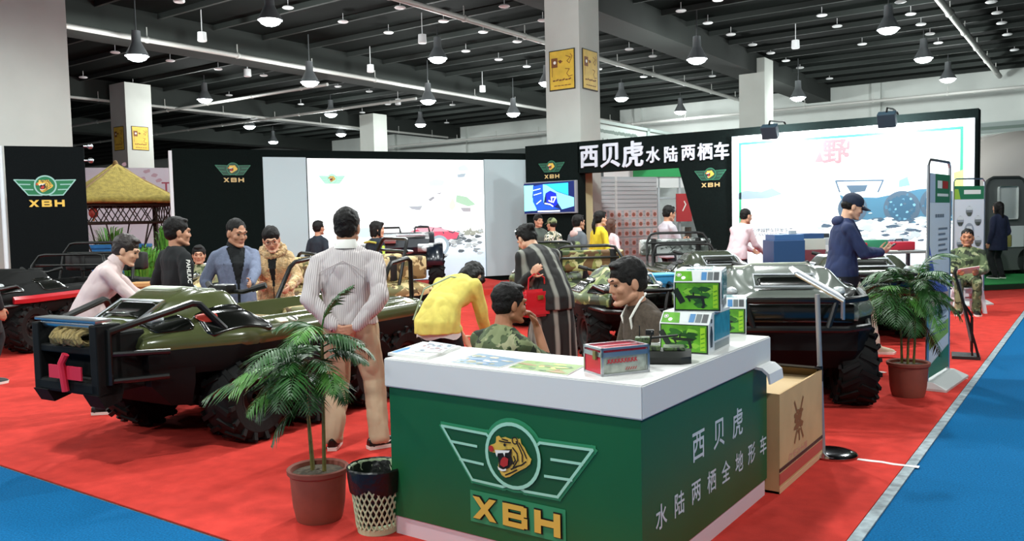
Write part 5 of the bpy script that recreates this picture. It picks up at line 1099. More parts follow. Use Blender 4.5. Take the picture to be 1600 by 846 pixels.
def person(label, loc, rz, cfg):
    C = dict(h=1.70, sit=False, lean=0, side=0, twist=0, head=(0, 0, 0), rw=None, lw=None, rh=(.35, -.6, -.2), lh=(-.35, -.6, -.2), rn=None, ln=None, rd=None, ld=None, curl=(.4, .4), skin=SKIN, hair='short', hairm=HAIR,
             top=None, topm=None, sleeve=1.0, hem=.12, bulk=1.0, legm=None, shoem=BLACKM, solem=LWHITE, vox=.010, sw=.19, feet=(.10, .10), knees=None, ankles=None, ruff=1.0, extras=(), headk=1.0, face=True, pel=None, shoes=True, legk=1.0, footyaw=(8, 8))
    C.update(cfg); T = empty('person', loc, rz, label, 'person'); s = C['h'] / 1.72; vx = C['vox'] / s
    P = V((0, 0, .93)) if not C['sit'] else V((0, 0, C.get('seat', .47) + .075))
    if not C['sit']: P.y = -.0028 * C['lean'] if C['lean'] > 0 else 0
    if C['pel']: P = V(C['pel'])
    le = C['lean']; tw = rot('Z', C['twist']); R1 = rot('Y', C['side'] * .5) @ rot('X', -le * .45); R2 = tw @ rot('Y', C['side']) @ rot('X', -le); R3 = tw @ rot('Y', C['side']) @ rot('X', -le * 1.12)
    waist = P + R1 @ V((0, 0, .13)); chest = waist + R2 @ V((0, .012, .20)); neck = chest + R3 @ V((0, -.02, .185)); sv = R3 @ V((1, 0, 0)); up3 = R3 @ V((0, 0, 1)); hv = V((1, 0, 0))
    hy, hp, hr = C['head']; RH = tw @ rot('Z', hy) @ rot('X', -hp) @ rot('Y', hr); hk = C['headk']
    HC = neck + (up3 * .5 + RH @ V((0, 0, 1)) * .5).normalized() * .085 + RH @ V((0, .028, .055)) ; RHm = Matrix.Translation(HC) @ RH.to_4x4() @ Matrix.Scale(hk, 4)
    sh = {1: neck - up3 * .108 + sv * C['sw'] - R3 @ V((0, .01, 0)), -1: neck - up3 * .108 - sv * C['sw'] - R3 @ V((0, .01, 0))}
    EL, WR = {}, {}
    for sd, wt, hint in ((1, C['rw'], C['rh']), (-1, C['lw'], C['lh'])):
        w = V(wt) if wt else sh[sd] + V((sd * .07, .05, -.53)); EL[sd], WR[sd] = ik(sh[sd], w, .292, .262, hint)
    hip = {1: P + hv * .088 - V((0, 0, .03)), -1: P - hv * .088 - V((0, 0, .03))}; KN, AN = {}, {}
    for i, sd in enumerate((1, -1)):
        if C['ankles']: AN[sd] = V(C['ankles'][i])
        elif C['sit']: AN[sd] = V((sd * .12, .40, .085))
        else: AN[sd] = V((sd * C['feet'][i], -.02, .085))
        KN[sd], AN[sd] = ik(hip[sd], AN[sd], .43, .42, V(C['knees'][i]) if C['knees'] else V((sd * .08, 1, .3 if C['sit'] else 0)))
    # --- skin: one continuous body
    b = MB()
    for c, r in (((0, -.012, .034), (.074, .093, .088)), ((0, .030, -.020), (.061, .066, .094)), ((0, .012, .0), (.069, .075, .08))): b.ell(c, r, RHm, 20, 13)
    def hcap(p, q, ra, rb): b.cap(RHm @ V(p), RHm @ V(q), ra * hk, rb * hk, 10, 3)
    for sx in (-1, 1):
        hcap((sx * .052, .0, -.062), (sx * .018, .072, -.096), .024, .018); b.ell((sx * .040, .064, -.022), (.024, .024, .024), RHm); hcap((sx * .042, .080, .030), (sx * .010, .092, .028), .0115, .0115)
        b.ell((sx * .077, -.006, -.008), (.010, .021, .034), RHm); hcap((sx * .013, .094, -.030), (sx * .008, .097, -.028), .0075, .007)
    hcap((0, .088, .016), (0, .104, -.024), .0070, .0102); hcap((-.012, .086, -.097), (.012, .086, -.097), .0145, .0145); hcap((-.014, .089, -.054), (.014, .089, -.054), .0085, .0085); hcap((-.012, .087, -.066), (.012, .087, -.066), .0085, .0085)
    b.cap(RHm @ V((0, -.028, -.045)), neck - up3 * .02, .054, .060, 14)
    f2 = R2 @ V((0, 1, 0)); f3 = R3 @ V((0, 1, 0)); f1 = R1 @ V((0, 1, 0))
    def loft(mb, secs, n=22):
        mb.rings([[c + u * (rx * math.cos(t)) + w * (ry * math.sin(t)) for t in [2 * PI * i / n for i in range(n)]] for c, u, rx, w, ry in secs])
    y1 = V((0, 1, 0)); arm_up = neck - up3 * .095
    b_secs = [(P - V((0, 0, .09)), hv, .10, y1, .08), (P, hv, .145, y1, .10), (waist, (hv + sv).normalized(), .125, f1, .09), (chest, sv, .15, f2, .105), (arm_up, sv, .15, f3, .075), (neck + up3 * .01, sv, .06, f3, .055)]
    loft(b, b_secs)
    for i, sd in enumerate((1, -1)):
        b.cap(sh[sd], EL[sd], .049, .040); b.cap(EL[sd], WR[sd], .040, .027); d = C['rd' if sd == 1 else 'ld']; d = V(d) if d else (WR[sd] - EL[sd]); n = C['rn' if sd == 1 else 'ln']; n = V(n) if n else V((-sd, 0, 0)) + V((0, .2, 0))
        hand(b, WR[sd], d, n, sd, C['curl'][i])
        b.cap(hip[sd], KN[sd], .075, .05); b.cap(KN[sd], AN[sd], .048, .036); b.cap(AN[sd] - V((0, 0, .03)), AN[sd] + rot('Z', -sd * C['footyaw'][i]) @ V((0, .12, -.05)), .032, .022)
    me = remesh(b, vx * .8, 3, .5); RHi = RHm.inverted(); me.materials.append(C['skin']); me.materials.append(LIPS)
    for p in me.polygons:
        q = RHi @ p.center
        if abs(q.x) < .024 and q.y > .088 and -.074 < q.z < -.047: p.material_index = 1
    body = obj('body', me, None, T)
    if C['face']:
        for sx in (-1, 1):
            e = MB().ell((sx * .031, .0835, .006), (.0125, .010, .0062), RHm, 10, 6).build('eye', EYEM, T); MB().tube([RHm @ V((sx * x, y, z)) for x, y, z in ((.014, .099, .030), (.030, .0955, .036), (.047, .083, .030))], [.0035 * hk, .0042 * hk, .002 * hk], 5).build('eyebrow', C['hairm'], T)
    # --- hair
    hm = MB(); st = C['hair']
    if st in ('short', 'crop', 'thin'):
        k = .004 if st == 'crop' else (.011 if st == 'short' else .006)
        hm.ell((0, -.020, .046), (.076 + k, .092 + k, .084 + k), RHm, 20, 12); hm.ell((0, -.046, -.002), (.068 + k, .056 + k, .062 + k), RHm, 16, 10)
        if st == 'short':
            for sx in (-1, 1): hm.ell((sx * .066, .012, .022), (.014, .026, .036), RHm)
            hm.ell((0.005, .036, .104), (.058, .046, .022), RHm)
    if st in ('bob', 'long', 'pony', 'bun'):
        hm.ell((0, -.020, .045), (.088, .104, .092), RHm, 20, 12); hm.ell((0, -.050, -.005), (.078, .062, .075), RHm, 16, 10)
        if st == 'bob':
            for sx in (-1, 1): hm.cap(RHm @ V((sx * .070, .010, .03)), RHm @ V((sx * .074, .018, -.075)), .028 * hk, .022 * hk); hm.cap(RHm @ V((sx * .05, -.05, .0)), RHm @ V((sx * .055, -.045, -.085)), .04 * hk, .03 * hk)
            hm.cap(RHm @ V((0, -.075, .0)), RHm @ V((0, -.07, -.085)), .045 * hk, .035 * hk); hm.ell((0, .060, .092), (.066, .038, .030), RHm)
        if st == 'long':
            for sx in (-1, 1): hm.cap(RHm @ V((sx * .072, -.01, .02)), RHm @ V((sx * .078, -.02, -.16)), .03 * hk, .025 * hk)
            hm.cap(RHm @ V((0, -.075, .0)), RHm @ V((0, -.085, -.24)), .06 * hk, .045 * hk); hm.ell((0, .055, .095), (.062, .036, .028), RHm)
        if st == 'pony': hm.cap(RHm @ V((0, -.10, .02)), RHm @ V((0, -.135, -.10)), .03 * hk, .032 * hk); hm.cap(RHm @ V((0, -.135, -.10)), RHm @ V((0, -.115, -.24)), .032 * hk, .014 * hk); hm.ell((0, .055, .093), (.062, .038, .03), RHm)
        if st == 'bun': hm.ell((0, -.115, .05), (.04, .035, .04), RHm)
    if st == 'cap':
        hm.ell((0, -.035, .01), (.078, .078, .07), RHm, 16, 10); c = MB(); c.ell((0, -.012, .055), (.089, .106, .085), RHm, 20, 12); c.rings([[RHm @ V((.075 * math.cos(t), .055 + q * (.105 * math.sin(t)) + .02, z - .018 * abs(math.cos(t)) - q * .022)) for t in [PI * i / 12 for i in range(13)]] for q, z in ((.3, .05), (1, .046), (1, .038), (.3, .036))], True, True, False)
        me = remesh(c, vx * .9, 2, .4); cut(me, lambda p: (RHi @ p).z < .012 and (RHi @ p).y < .05); me.materials.append(C['capm']); o = obj('cap', me, None, T); q = o.modifiers.new('t', 'SOLIDIFY'); q.thickness = .003
    me = remesh(hm, vx * .9, 2, .5); ruffle(me, 26 / hk, .0055, (1, 1, 1)); hl = {'thin': .05}.get(st, .04)
    me.materials.append(C['hairm']); obj('hair', me, None, T)
    # --- top
    if C['topm']:
        k = C['bulk']; t = MB(); hm_ = C['hem']
        if C['sit']: base = [(P - V((0, 0, .05)), hv, .185 * k, y1, .15 * k), (P + V((0, 0, .03)), hv, .178 * k, y1, .14 * k)]
        else: lq = .0007 * max(0, le); base = [(P - V((0, lq * .4, hm_)), hv, (.180 + .05 * max(0, hm_ - .12)) * k, y1, (.136 + lq + .05 * max(0, hm_ - .12)) * k), (P - V((0, lq * .4, 0)), hv, .176 * k, y1, (.134 + lq) * k)]
        loft(t, base + [(waist, (hv + sv).normalized(), .160 * k, f1, .122 * k), (chest, sv, (.19 if C['sw'] > .18 else .172) * k, f2, .132 * k), (chest + (arm_up - chest) * .6, sv, (.19 if C['sw'] > .18 else .17) * k, f3, .120 * k), (neck - up3 * .035, sv, .115 * k, f3, .085 * k), (neck + up3 * .004, sv, .075, f3, .072)])
        for sd in (1, -1):
            t.cap(neck + sv * sd * .075 - up3 * .052, sh[sd], .052 * k, .060 * k); sl = C['sleeve']; en = EL[sd].lerp(WR[sd], .94 * (sl - .5) * 2) if sl > .5 else sh[sd].lerp(EL[sd], sl * 2)
            if sl > .5: t.cap(sh[sd], EL[sd], .061 * k, .054 * k); t.cap(EL[sd], en, .055 * k, .043 * k)
            else: t.cap(sh[sd], en, .062 * k, .058 * k)
        me = remesh(t, vx * 1.05, 4, .5); ruffle(me, 11, .0075 * C['ruff'], (1.0, 1.0, .6), hash(label) % 17); me.materials.append(C['topm'])
        if C.get('open'):       # jacket open over the shirt
            inv = (Matrix.Translation(chest) @ Matrix((sv, f2, R2 @ V((0, 0, 1)))).transposed().to_4x4()).inverted(); inner = me.copy(); w0 = C['open']
            for v in inner.vertices: v.co -= v.normal * .012
            inner.materials.clear(); inner.materials.append(C['innerm']); cut(inner, lambda p: (inv @ p).y < .02 or abs((inv @ p).x) > .14); obj('shirt', inner, None, T)
            cut(me, lambda p: (inv @ p).y > .03 and abs((inv @ p).x) < w0 * max(0.12, min(1, ((inv @ p).z + .30) / .48)) and (inv @ p).z < .24)
        o = obj(C.get('topn', 'shirt'), me, None, T)
        if C.get('collar'):
            cl = MB(); rows = []
            for dz, rr in ((-.012, .074), (.018, .071), (.045, .063), (.047, .069), (.012, .082), (-.016, .084)): rows.append([neck + up3 * (dz + .012) + sv * (rr * math.cos(a)) + f3 * (rr * math.sin(a) * .98 - .006) - up3 * (.02 * max(0, math.sin(a))) for a in [2 * PI * i / 20 for i in range(20)]])
            cl.rings(rows, False, False); cl.build('collar', C['collar'], T)
        if C.get('cuff'):
            cu = MB()
            for sd in (1, -1): q = EL[sd].lerp(WR[sd], .88); e = EL[sd].lerp(WR[sd], 1.02); MB().cyl(q, e, .040, .039, 16).build('cuff', C['cuff'], T)
    # --- legs
    if C['legm']:
        t = MB(); lk = C['legk']; loft(t, [(P - V((0, 0, .11)), hv, .10, y1, .09), (P - V((0, 0, .03)), hv, .163, y1, .125), (P + V((0, 0, .07)), hv, .158, y1, .12)])
        for sd in (1, -1):
            t.cap(hip[sd], KN[sd], .092 * lk, .071 * lk); e = AN[sd] + (AN[sd] - KN[sd]).normalized() * .012; t.cap(KN[sd], e, .071 * lk, .061 * lk); t.cap(e, e + V((0, .012, -.005)), .062 * lk, .06 * lk)
        me = remesh(t, vx * 1.1, 3, .5); ruffle(me, 9, .008, (1, 1, .8), 5); cut(me, lambda p: p.z < .045); me.materials.append(C['legm']); obj('trousers', me, None, T)
    if C.get('skirt'):      # long coat tails
        t = MB(); loft(t, [(V((P.x, P.y + .02, C['skirt'])), hv, .25, y1, .20), (P - V((0, 0, .25)), hv, .215, y1, .175), (P + V((0, 0, .02)), hv, .18, y1, .145), (waist, (hv + sv).normalized(), .165, f1, .13)]); me = remesh(t, vx * 1.2, 3); ruffle(me, 7, .016, (1.4, 1.4, .3), 3); cut(me, lambda p: p.z < C['skirt'] + .015); me.materials.append(C['topm']); o = obj('coat_tail', me, None, T); q = o.modifiers.new('t', 'SOLIDIFY'); q.thickness = .006
    if C['shoes']:
        for i, sd in enumerate((1, -1)):
            R = rot('Z', -sd * C['footyaw'][i]); Q = Matrix.Translation(V((AN[sd].x, AN[sd].y, AN[sd].z - .085))) @ R.to_4x4(); u = MB(); u.rings([[Q @ V((w * math.cos(a), y, .022 + hh * max(0, math.sin(a)) - .0 * (math.sin(a) < 0))) for a in [2 * PI * k / 16 for k in range(16)]] for y, w, hh in ((-.085, .026, .055), (-.06, .037, .075), (0, .040, .082), (.06, .043, .060), (.12, .046, .045), (.165, .038, .034), (.195, .02, .018))])
            S = u.build('shoe', C['shoem'], T); so = MB(); so.rings([[Q @ V((x * g, y * g + .0, z)) for x, y in ((-.032, -.085), (.032, -.085), (.042, 0), (.05, .11), (.04, .18), (.0, .205), (-.04, .18), (-.048, .11), (-.04, 0))] for z, g in ((0, 1), (.026, 1.03))]); so.build('sole', C['solem'], S, smooth=False)
            if C.get('swoosh'):
                for sx in (-1, 1): MB().use(LWHITE).tube([Q @ V((sx * .046, y, z)) for y, z in ((-.02, .062), (.03, .040), (.055, .045), (.10, .062))], [.003, .006, .005, .002], 5).build('shoe_mark', None, S)
    J = dict(T=T, neck=neck, chest=chest, waist=waist, P=P, RH=RHm, sh=sh, EL=EL, WR=WR, up=up3, f=f3, f2=f2, sv=sv, KN=KN, AN=AN, s=s)
    for x in C['extras']: x(J)
    T.scale = (s, s, s); return J
def lanyard(m, ln=.3):
    def f(J):
        n = J['neck']; pts = [n + J['sv'] * (.075 * math.cos(a)) + J['f'] * (.07 * math.sin(a)) + J['up'] * .02 for a in (PI * 1.5, PI * 1.75, PI * 2)] ; w = MB()
        for sx in (-1, 1): w.tube([n - J['f'] * .075 + J['up'] * .03, n + J['sv'] * sx * .08 + J['up'] * .025, n + J['sv'] * sx * .075 + J['f'] * .10 - J['up'] * .05, n + J['sv'] * sx * .03 + J['f'] * .135 - J['up'] * ln], .008, 6)
        w.build('lanyard', m, J['T'])
    return f
Z0 = .009
def at(px, D, z=Z0): p = PD(px, 360, D); return (p.x, p.y, z)
STRIPE = stripes('pinstripe_shirt', 'cdc5c4', 'a39b9b', 23.0, 'X', .60); KHAKI = mat('khaki', 'b4a184', .85, vary=(6, .08)); YELLOWK = mat('yellow_knit', 'e3d36a', .9, vary=(20, .08)); ARMYC = camo('army_cloth', ('4c5a3c', '7c8660', '262e20', '9a9a78'), 9, .9, 0, (.52, .56, .62)); BROWNK = mat('brown_knit', '4a4036', .95, vary=(60, .2), bump=(150, .4, .003)); BLKT = mat('black_tee', '14181a', .9); NAVYT = mat('navy_trousers', '171a22', .9)
PINKS = mat('pink_shirt', 'd9c4c2', .8, vary=(6, .05)); BLAZER = mat('blue_grey_blazer', '6e7890', .85, vary=(40, .12)); FUR = mat('tan_fur', 'cfae7c', .95, vary=(14, .35), bump=(50, 1.0, .03), sheen=.4); NAVYJ = mat('navy_jacket', '1d2b52', .8, vary=(10, .2)); DARKJ = mat('dark_jacket', '14202c', .8); GREYSH = mat('grey_shirt', 'b9b3bb', .85); WPINK = mat('white_pink_shirt', 'dcc3c8', .85); GREYH = mat('grey_hoodie', '5e646a', .9); CREAMT = mat('cream_trousers', 'cfc6b4', .85); COATS = stripes('striped_coat', '171716', '8a8b82', 2.3, 'X', .82); REDBAG = mat('red_leather', 'c8202a', .25, coat=.5)
WSKIRT = mat('white_cotton', 'e6e4e2', .85)
# man in the striped shirt, seen from behind, hands clasped at his back
def watch(J): pass
person('person seen from behind in a striped shirt and khaki trousers, hands clasped behind the back', at(541, 5.86), facing(.04, 1), dict(h=1.70, headk=1.08, topm=STRIPE, topn='striped_shirt', hem=.03, bulk=1.16, legm=KHAKI, legk=1.22, ruff=1.5, collar=LWHITE, cuff=LWHITE, shoem=BLACKM, swoosh=True, vox=.0075, sw=.205, head=(-4, 4, 0), feet=(.19, .14), footyaw=(52, 6), rw=(.10, -.215, .90), lw=(-.06, -.205, .90), rh=(.9, -.35, .1), lh=(-.9, -.35, .1), rd=(-.85, -.2, -.3), ld=(.8, -.25, -.35), rn=(0, 1, .2), ln=(0, 1, .2), curl=(.7, .6), hair='short', face=False,
       extras=(lambda J: MB().cyl(J['EL'][-1].lerp(J['WR'][-1], .97), J['EL'][-1].lerp(J['WR'][-1], 1.06), .034, n=14).build('watch', BLACKM, J['T']), lambda J: MB().tube([J['sh'][-1] + J['sv'] * .04 - J['f'] * .135 - J['up'] * .06, J['neck'] - J['f'] * .125 - J['up'] * .09, J['sh'][1] - J['sv'] * .04 - J['f'] * .135 - J['up'] * .06], .003, 5).build('yoke_seam', mat('seam', 'b9b1b0', .9), J['T']))))
# woman in the yellow cardigan, bending
def strapbag(J):
    MB().tube([J['sh'][1] - J['sv'] * .06 + J['up'] * .07 - J['f'] * .02, J['chest'] - J['f2'] * .155 + J['sv'] * .02, J['waist'] - J['f2'] * .15 - J['sv'] * .12, J['P'] + V((-.2, -.06, 0))], .007, 6).build('bag_strap', mat('strap_teal', '9fb09a', .7), J['T'])
person('person in a yellow cardigan bending forward beside the vehicle tail', at(699, 6.3), facing(.45, .88), dict(h=1.60, headk=1.08, lean=62, twist=0, head=(0, 72, 0), topm=YELLOWK, topn='cardigan', sw=.168, sleeve=.85, hem=.10, bulk=1.05, legm=BLKT, hair='bob', vox=.009, rw=(.14, .42, .62), lw=(-.10, .46, .60), skin=SKINL, face=False, extras=(strapbag, lambda J: MB().rings([[J['P'] + V((.165 * g * math.cos(a), .135 * g * math.sin(a) + .0, z + .012 * math.sin(a * 5))) for a in [2 * PI * i / 30 for i in range(30)]] for z, g in ((-.135, 1.14), (-.05, 1.12))], False, False).build('blouse_hem', WSKIRT, J['T']))))
# soldier-like man seated, hand on chin
s3 = at(764, 5.02); stool(s3, facing(1, 0), 'plastic stool under the seated person with a hand at the chin', z=.345)
person('seated person in a camouflage shirt, right hand at the chin', s3, facing(.72, .69), dict(h=1.66, sit=True, seat=.40, lean=14, head=(-18, 6, 0), headk=1.06, topm=ARMYC, topn='camouflage_shirt', legm=ARMYC, sleeve=.62, vox=.0075, hair='short', skin=SKIND, rw=(.075, .335, .95), rh=(.3, .5, -1), rd=(-.25, -.25, .93), rn=(-.4, -.9, .1), lw=(-.12, .42, .62), curl=(.75, .5), bulk=1.06, ankles=((.12, .42, .085), (-.12, .42, .085))))
# man in brown sweater
s4 = at(1030, 5.08); stool(s4, 0.4, 'plastic stool under the seated person in the brown sweater', z=.465)
person('seated person in a dark brown sweater with a white lanyard behind the counter', s4, facing(-.97, -.22), dict(h=1.70, sit=True, seat=.52, lean=20, head=(6, 12, 0), headk=1.16, topm=BROWNK, topn='sweater', legm=NAVYT, vox=.007, hair='short', skin=SKIN, rw=(.12, .42, .64), lw=(-.12, .40, .62), bulk=1.06, extras=(lanyard(LWHITE, .30),), ankles=((.14, .36, .085), (-.14, .36, .085))))
# woman in striped coat with red bag
def redbag(J):
    c = J['WR'][-1] + V((.01, -.06, -.25)); m = MB(); m.rings([[c + V((x * w, y * d, z)) for x, y in ((-1, -1), (1, -1), (1, 1), (-1, 1))] for z, w, d in ((-.12, .15, .06), (.06, .165, .05), (.12, .14, .025))])
    bmesh.ops.bevel(m.bm, geom=list(m.bm.edges), offset=.02, segments=2, affect='EDGES'); B = m.build('handbag', REDBAG, None); B.location = J['T'].location; B.rotation_euler = J['T'].rotation_euler; B.scale = (J['s'],) * 3
    tag(B, 'glossy red handbag hanging from the arm of the person in the striped coat', 'handbag')
    MB().tube([c + V((-.09, 0, .10)), c + V((-.08, 0, .22)), c + V((0, 0, .27)), c + V((.08, 0, .22)), c + V((.09, 0, .10))], .008, 6).build('handle', REDBAG, B); MB().bb(c + V((-.03, -.065, .03)), c + V((.03, -.055, .07)), None, .004).build('clasp', mat('gold_clasp', 'c8a04a', .3, .9), B)
person('person in a long dark striped coat bending with a red handbag', at(850, 7.5), facing(-.50, .82), dict(h=1.70, headk=1.05, lean=40, head=(0, 38, 0), topm=COATS, topn='striped_coat', skirt=.28, sw=.175, bulk=1.12, legm=BLKT, hair='bun', vox=.009, skin=SKINL, lw=(-.22, -.12, 1.13), lh=(-.1, .2, -1), rw=(.16, .52, .86), extras=(redbag, lambda J: MB().tube([J['RH'] @ V((.088 * math.cos(a), .01, .045 + .092 * math.sin(a))) for a in [PI * i / 10 for i in range(11)]], .008, 6).build('hair_band', CHROME, J['T']))))
# left group
person('person in a pale pink shirt leaning over the front of the glossy olive vehicle', at(150, 7.2), facing(.75, .30), dict(h=1.62, headk=1.12, lean=33, head=(-12, 22, 0), topm=PINKS, topn='shirt', legm=NAVYT, hair='short', hairm=HAIRB, vox=.009, rw=(.12, .50, .92), lw=(-.14, .54, .92), collar=PINKS, skin=SKINL, bulk=1.08))
def teeprint(J):
    m = MB().use(LWHITE); a = J['sh'][1]; e = J['EL'][1]; u = (e - a).normalized(); o = J['sv'] * .075; x = u.cross(J['sv']).normalized(); Mt = Matrix((u, -x, J['sv'])).transposed().to_4x4(); Mt.translation = a.lerp(e, .52) + o
    m.text('PAHLIUC', .062, Mt, 0, .004, 1.0); m.build('sleeve_writing', None, J['T'], smooth=False)
person('person in a black top with white sleeve writing, face turned to the right', at(273, 8.25), facing(.62, .74), dict(h=1.68, headk=1.2, head=(-16, 4, 0), topm=BLKT, topn='black_top', sleeve=.62, bulk=1.1, legm=NAVYT, hair='short', vox=.010, lw=(-.26, .1, .88), rw=(.26, .12, .88), skin=SKIN, extras=(teeprint,)))
sc = at(309, 11.9); CH = empty('garden_chair', sc, facing(.1, -1), 'white chair with a round open back against the black wall', 'chair')
MB().bb((-.22, -.2, .40), (.22, .22, .44), None, .015).build('seat', WHITE, CH)
m = MB(); m.tube([(-.24, -.2, .42), (-.25, -.27, .80), (-.18, -.31, .98), (0, -.33, 1.05), (.18, -.31, .98), (.25, -.27, .80), (.24, -.2, .42)], .02)
for x in (-.16, -.08, 0, .08, .16): m.tube([(x * .5, -.2, .43), (x * 1.2, -.3, 1.0 - abs(x) * .5)], .009, 6)
m.build('backrest', WHITE, CH)
for sx in (-1, 1):
    for sy in (-1, 1): MB().tube([(sx * .2, sy * .19, .41), (sx * .24, sy * .23, 0)], .018).build('leg', WHITE, CH)
person('person in a grey green camouflage top sitting on the white chair by the black wall', sc, facing(.1, -1), dict(h=1.62, sit=True, seat=.54, headk=1.15, head=(12, 2, 0), topm=ARMYC, topn='camouflage_shirt', legm=NAVYT, vox=.012, skin=SKIN, rw=(.14, .34, .60), lw=(-.14, .34, .60)))
person('person in a blue grey blazer over a black shirt', at(366, 8.55), facing(.40, -.80), dict(h=1.66, headk=1.2, head=(22, 12, 0), topm=BLAZER, topn='blazer', hem=.16, bulk=1.16, open=.10, innerm=BLKT, legm=NAVYT, hair='crop', vox=.0085, skin=SKIN, lw=(-.06, .46, 1.05), lh=(-.8, -.1, -.5), rw=(.27, .10, .90), ld=(.1, 1, -.1), collar=BLKT))
def glasses(J):
    m = MB()
    for sx in (-1, 1): m.tube([J['RH'] @ V((sx * .033 + .024 * math.cos(a), .103, .004 + .019 * math.sin(a))) for a in [2 * PI * i / 14 for i in range(14)]], .0024, 5, True); m.tube([J['RH'] @ V((sx * .057, .10, .008)), J['RH'] @ V((sx * .079, .0, .010))], .002, 5)
    m.tube([J['RH'] @ V((-.01, .104, .008)), J['RH'] @ V((.01, .104, .008))], .002, 5); m.build('glasses', mat('glasses_frame', '7a3b34', .3), J['T'])
def furcollar(J):
    m = MB()
    for i in range(22):
        a = 2 * PI * i / 22; c = J['neck'] + J['sv'] * (.125 * math.cos(a)) + J['f'] * (.105 * math.sin(a) - .01) - J['up'] * (.012 + .03 * math.sin(a)); m.ell(c, (.04 + .012 * math.sin(i * 2.1), .035, .045 + .012 * math.cos(i * 1.3)))
    me = remesh(m, .011, 1, .4); ruffle(me, 30, .012, (1, 1, 1)); me.materials.append(FUR); obj('fur_collar', me, None, J['T'])
person('person with red glasses in a tan fur coat leaning on the tan camouflage cushion', at(427, 9.25), facing(.12, -.99), dict(h=1.60, headk=1.18, lean=16, head=(8, 22, 6), topm=FUR, topn='fur_coat', hem=.3, bulk=1.22, open=.06, innerm=BLKT, legm=BLKT, hair='bun', sw=.175, ruff=2.0, vox=.0085, skin=SKINL, rw=(.14, .36, 1.02), lw=(-.22, .40, 1.00), rh=(.6, -.2, -.6), lh=(-.6, -.2, -.6), extras=(glasses, furcollar)))
# middle distance
person('person in a dark suit standing half hidden behind the striped shirt', at(497, 15.0), facing(.5, .8), dict(h=1.66, headk=1.1, topm=DARKJ, topn='jacket', legm=NAVYT, hair='short', vox=.015, face=False))
def yoke(J):
    MB().tube([J['sh'][-1] - J['f'] * .10 + J['up'] * .03, J['neck'] - J['f'] * .13 - J['up'] * .06, J['sh'][1] - J['f'] * .10 + J['up'] * .03], .018, 6).build('shoulder_band', mat('band_yellow', 'b7b24a', .7), J['T'])
    m = MB()
    for k in (.2, .4, .6, .8): c = J['sh'][1].lerp(J['EL'][1], k) + J['sv'] * .066; m.ell(c, (.012, .03, .04))
    m.build('sleeve_patch', mat('patch_lime', 'b6d24a', .7), J['T'])
person('person in a dark jacket with yellow bands looking at the black utility vehicle', at(587, 13.4), facing(.6, .55), dict(h=1.62, headk=1.15, head=(-20, 4, 0), topm=DARKJ, topn='jacket', bulk=1.12, legm=NAVYT, hair='bob', sw=.175, vox=.013, skin=SKINL, extras=(yoke,), face=False))
person('person in a grey jacket standing under the wall screen', at(841, 17.4), facing(.5, -.85), dict(h=1.70, headk=1.1, topm=mat('jacket_grey', '48504a', .9), topn='jacket', legm=NAVYT, vox=.015))
person('person in a white floral top and camouflage hat under the wall screen', at(863, 16.6), facing(-.6, .7), dict(h=1.62, headk=1.1, topm=camo('floral_top', ('d8d4c8', '3c4a3a', 'b9b59a', '202620'), 14, .8), topn='floral_top', legm=BLKT, hair='cap', capm=ARMYC, sw=.17, vox=.015, face=False))
person('person in a grey hooded jacket left of the person in yellow', at(903, 14.1), facing(.80, .50), dict(h=1.66, headk=1.1, topm=GREYH, topn='hooded_jacket', bulk=1.12, legm=NAVYT, hair='short', sw=.17, vox=.013, collar=PINKS, extras=(lambda J: MB().ell(J['neck'] - J['f'] * .08 - J['up'] * .05, (.10, .06, .07)).build('hood', mat('hood_pink', 'c9a9a4', .9), J['T']),)))
person('person in a bright yellow jumper with a dark ponytail', at(937, 14.5), facing(.86, .45), dict(h=1.72, headk=1.1, topm=mat('bright_yellow', 'e0c832', .9, vary=(15, .06)), topn='jumper', legm=BLKT, hair='pony', sw=.165, vox=.012, skin=SKINL, rw=(.16, .22, .95), lw=(-.16, .22, .95)))
person('person in a pale pink top partly hidden behind the yellow jumper', at(954, 15.2), facing(.7, .6), dict(h=1.58, headk=1.1, topm=WPINK, topn='shirt', legm=NAVYT, hair='long', hairm=mat('hair_auburn', '4a2c20', .6), sw=.165, vox=.015))
def booklet(J):
    c = (J['WR'][1] + J['WR'][-1]) / 2 + V((0, .08, .02)); m = MB().box(c, (.22, .16, .012), None, .0); o = m.build('booklet', LWHITE, None, smooth=False); o.location = J['T'].location; o.rotation_euler = J['T'].rotation_euler; o.scale = (J['s'],) * 3; tag(o, 'white booklet held by the person in the grey shirt', 'booklet')
person('person in a pale grey shirt reading a booklet before the shop wall', at(1043, 15.2), facing(.88, .30), dict(h=1.80, headk=1.1, head=(0, 10, 0), topm=GREYSH, topn='shirt', legm=NAVYT, hair='short', vox=.012, rw=(.10, .34, 1.10), lw=(-.10, .34, 1.10), rh=(.5, -.4, -.7), lh=(-.5, -.4, -.7), bulk=1.05, extras=(booklet,)))
person('person in a pink white shirt bending in front of the river poster', at(1155, 14.7), facing(.86, .45), dict(h=1.74, headk=1.1, lean=20, head=(0, 10, 0), topm=WPINK, topn='shirt', legm=NAVYT, hair='crop', vox=.012, bulk=1.12, rw=(.12, .4, .95), lw=(-.12, .4, .95)))
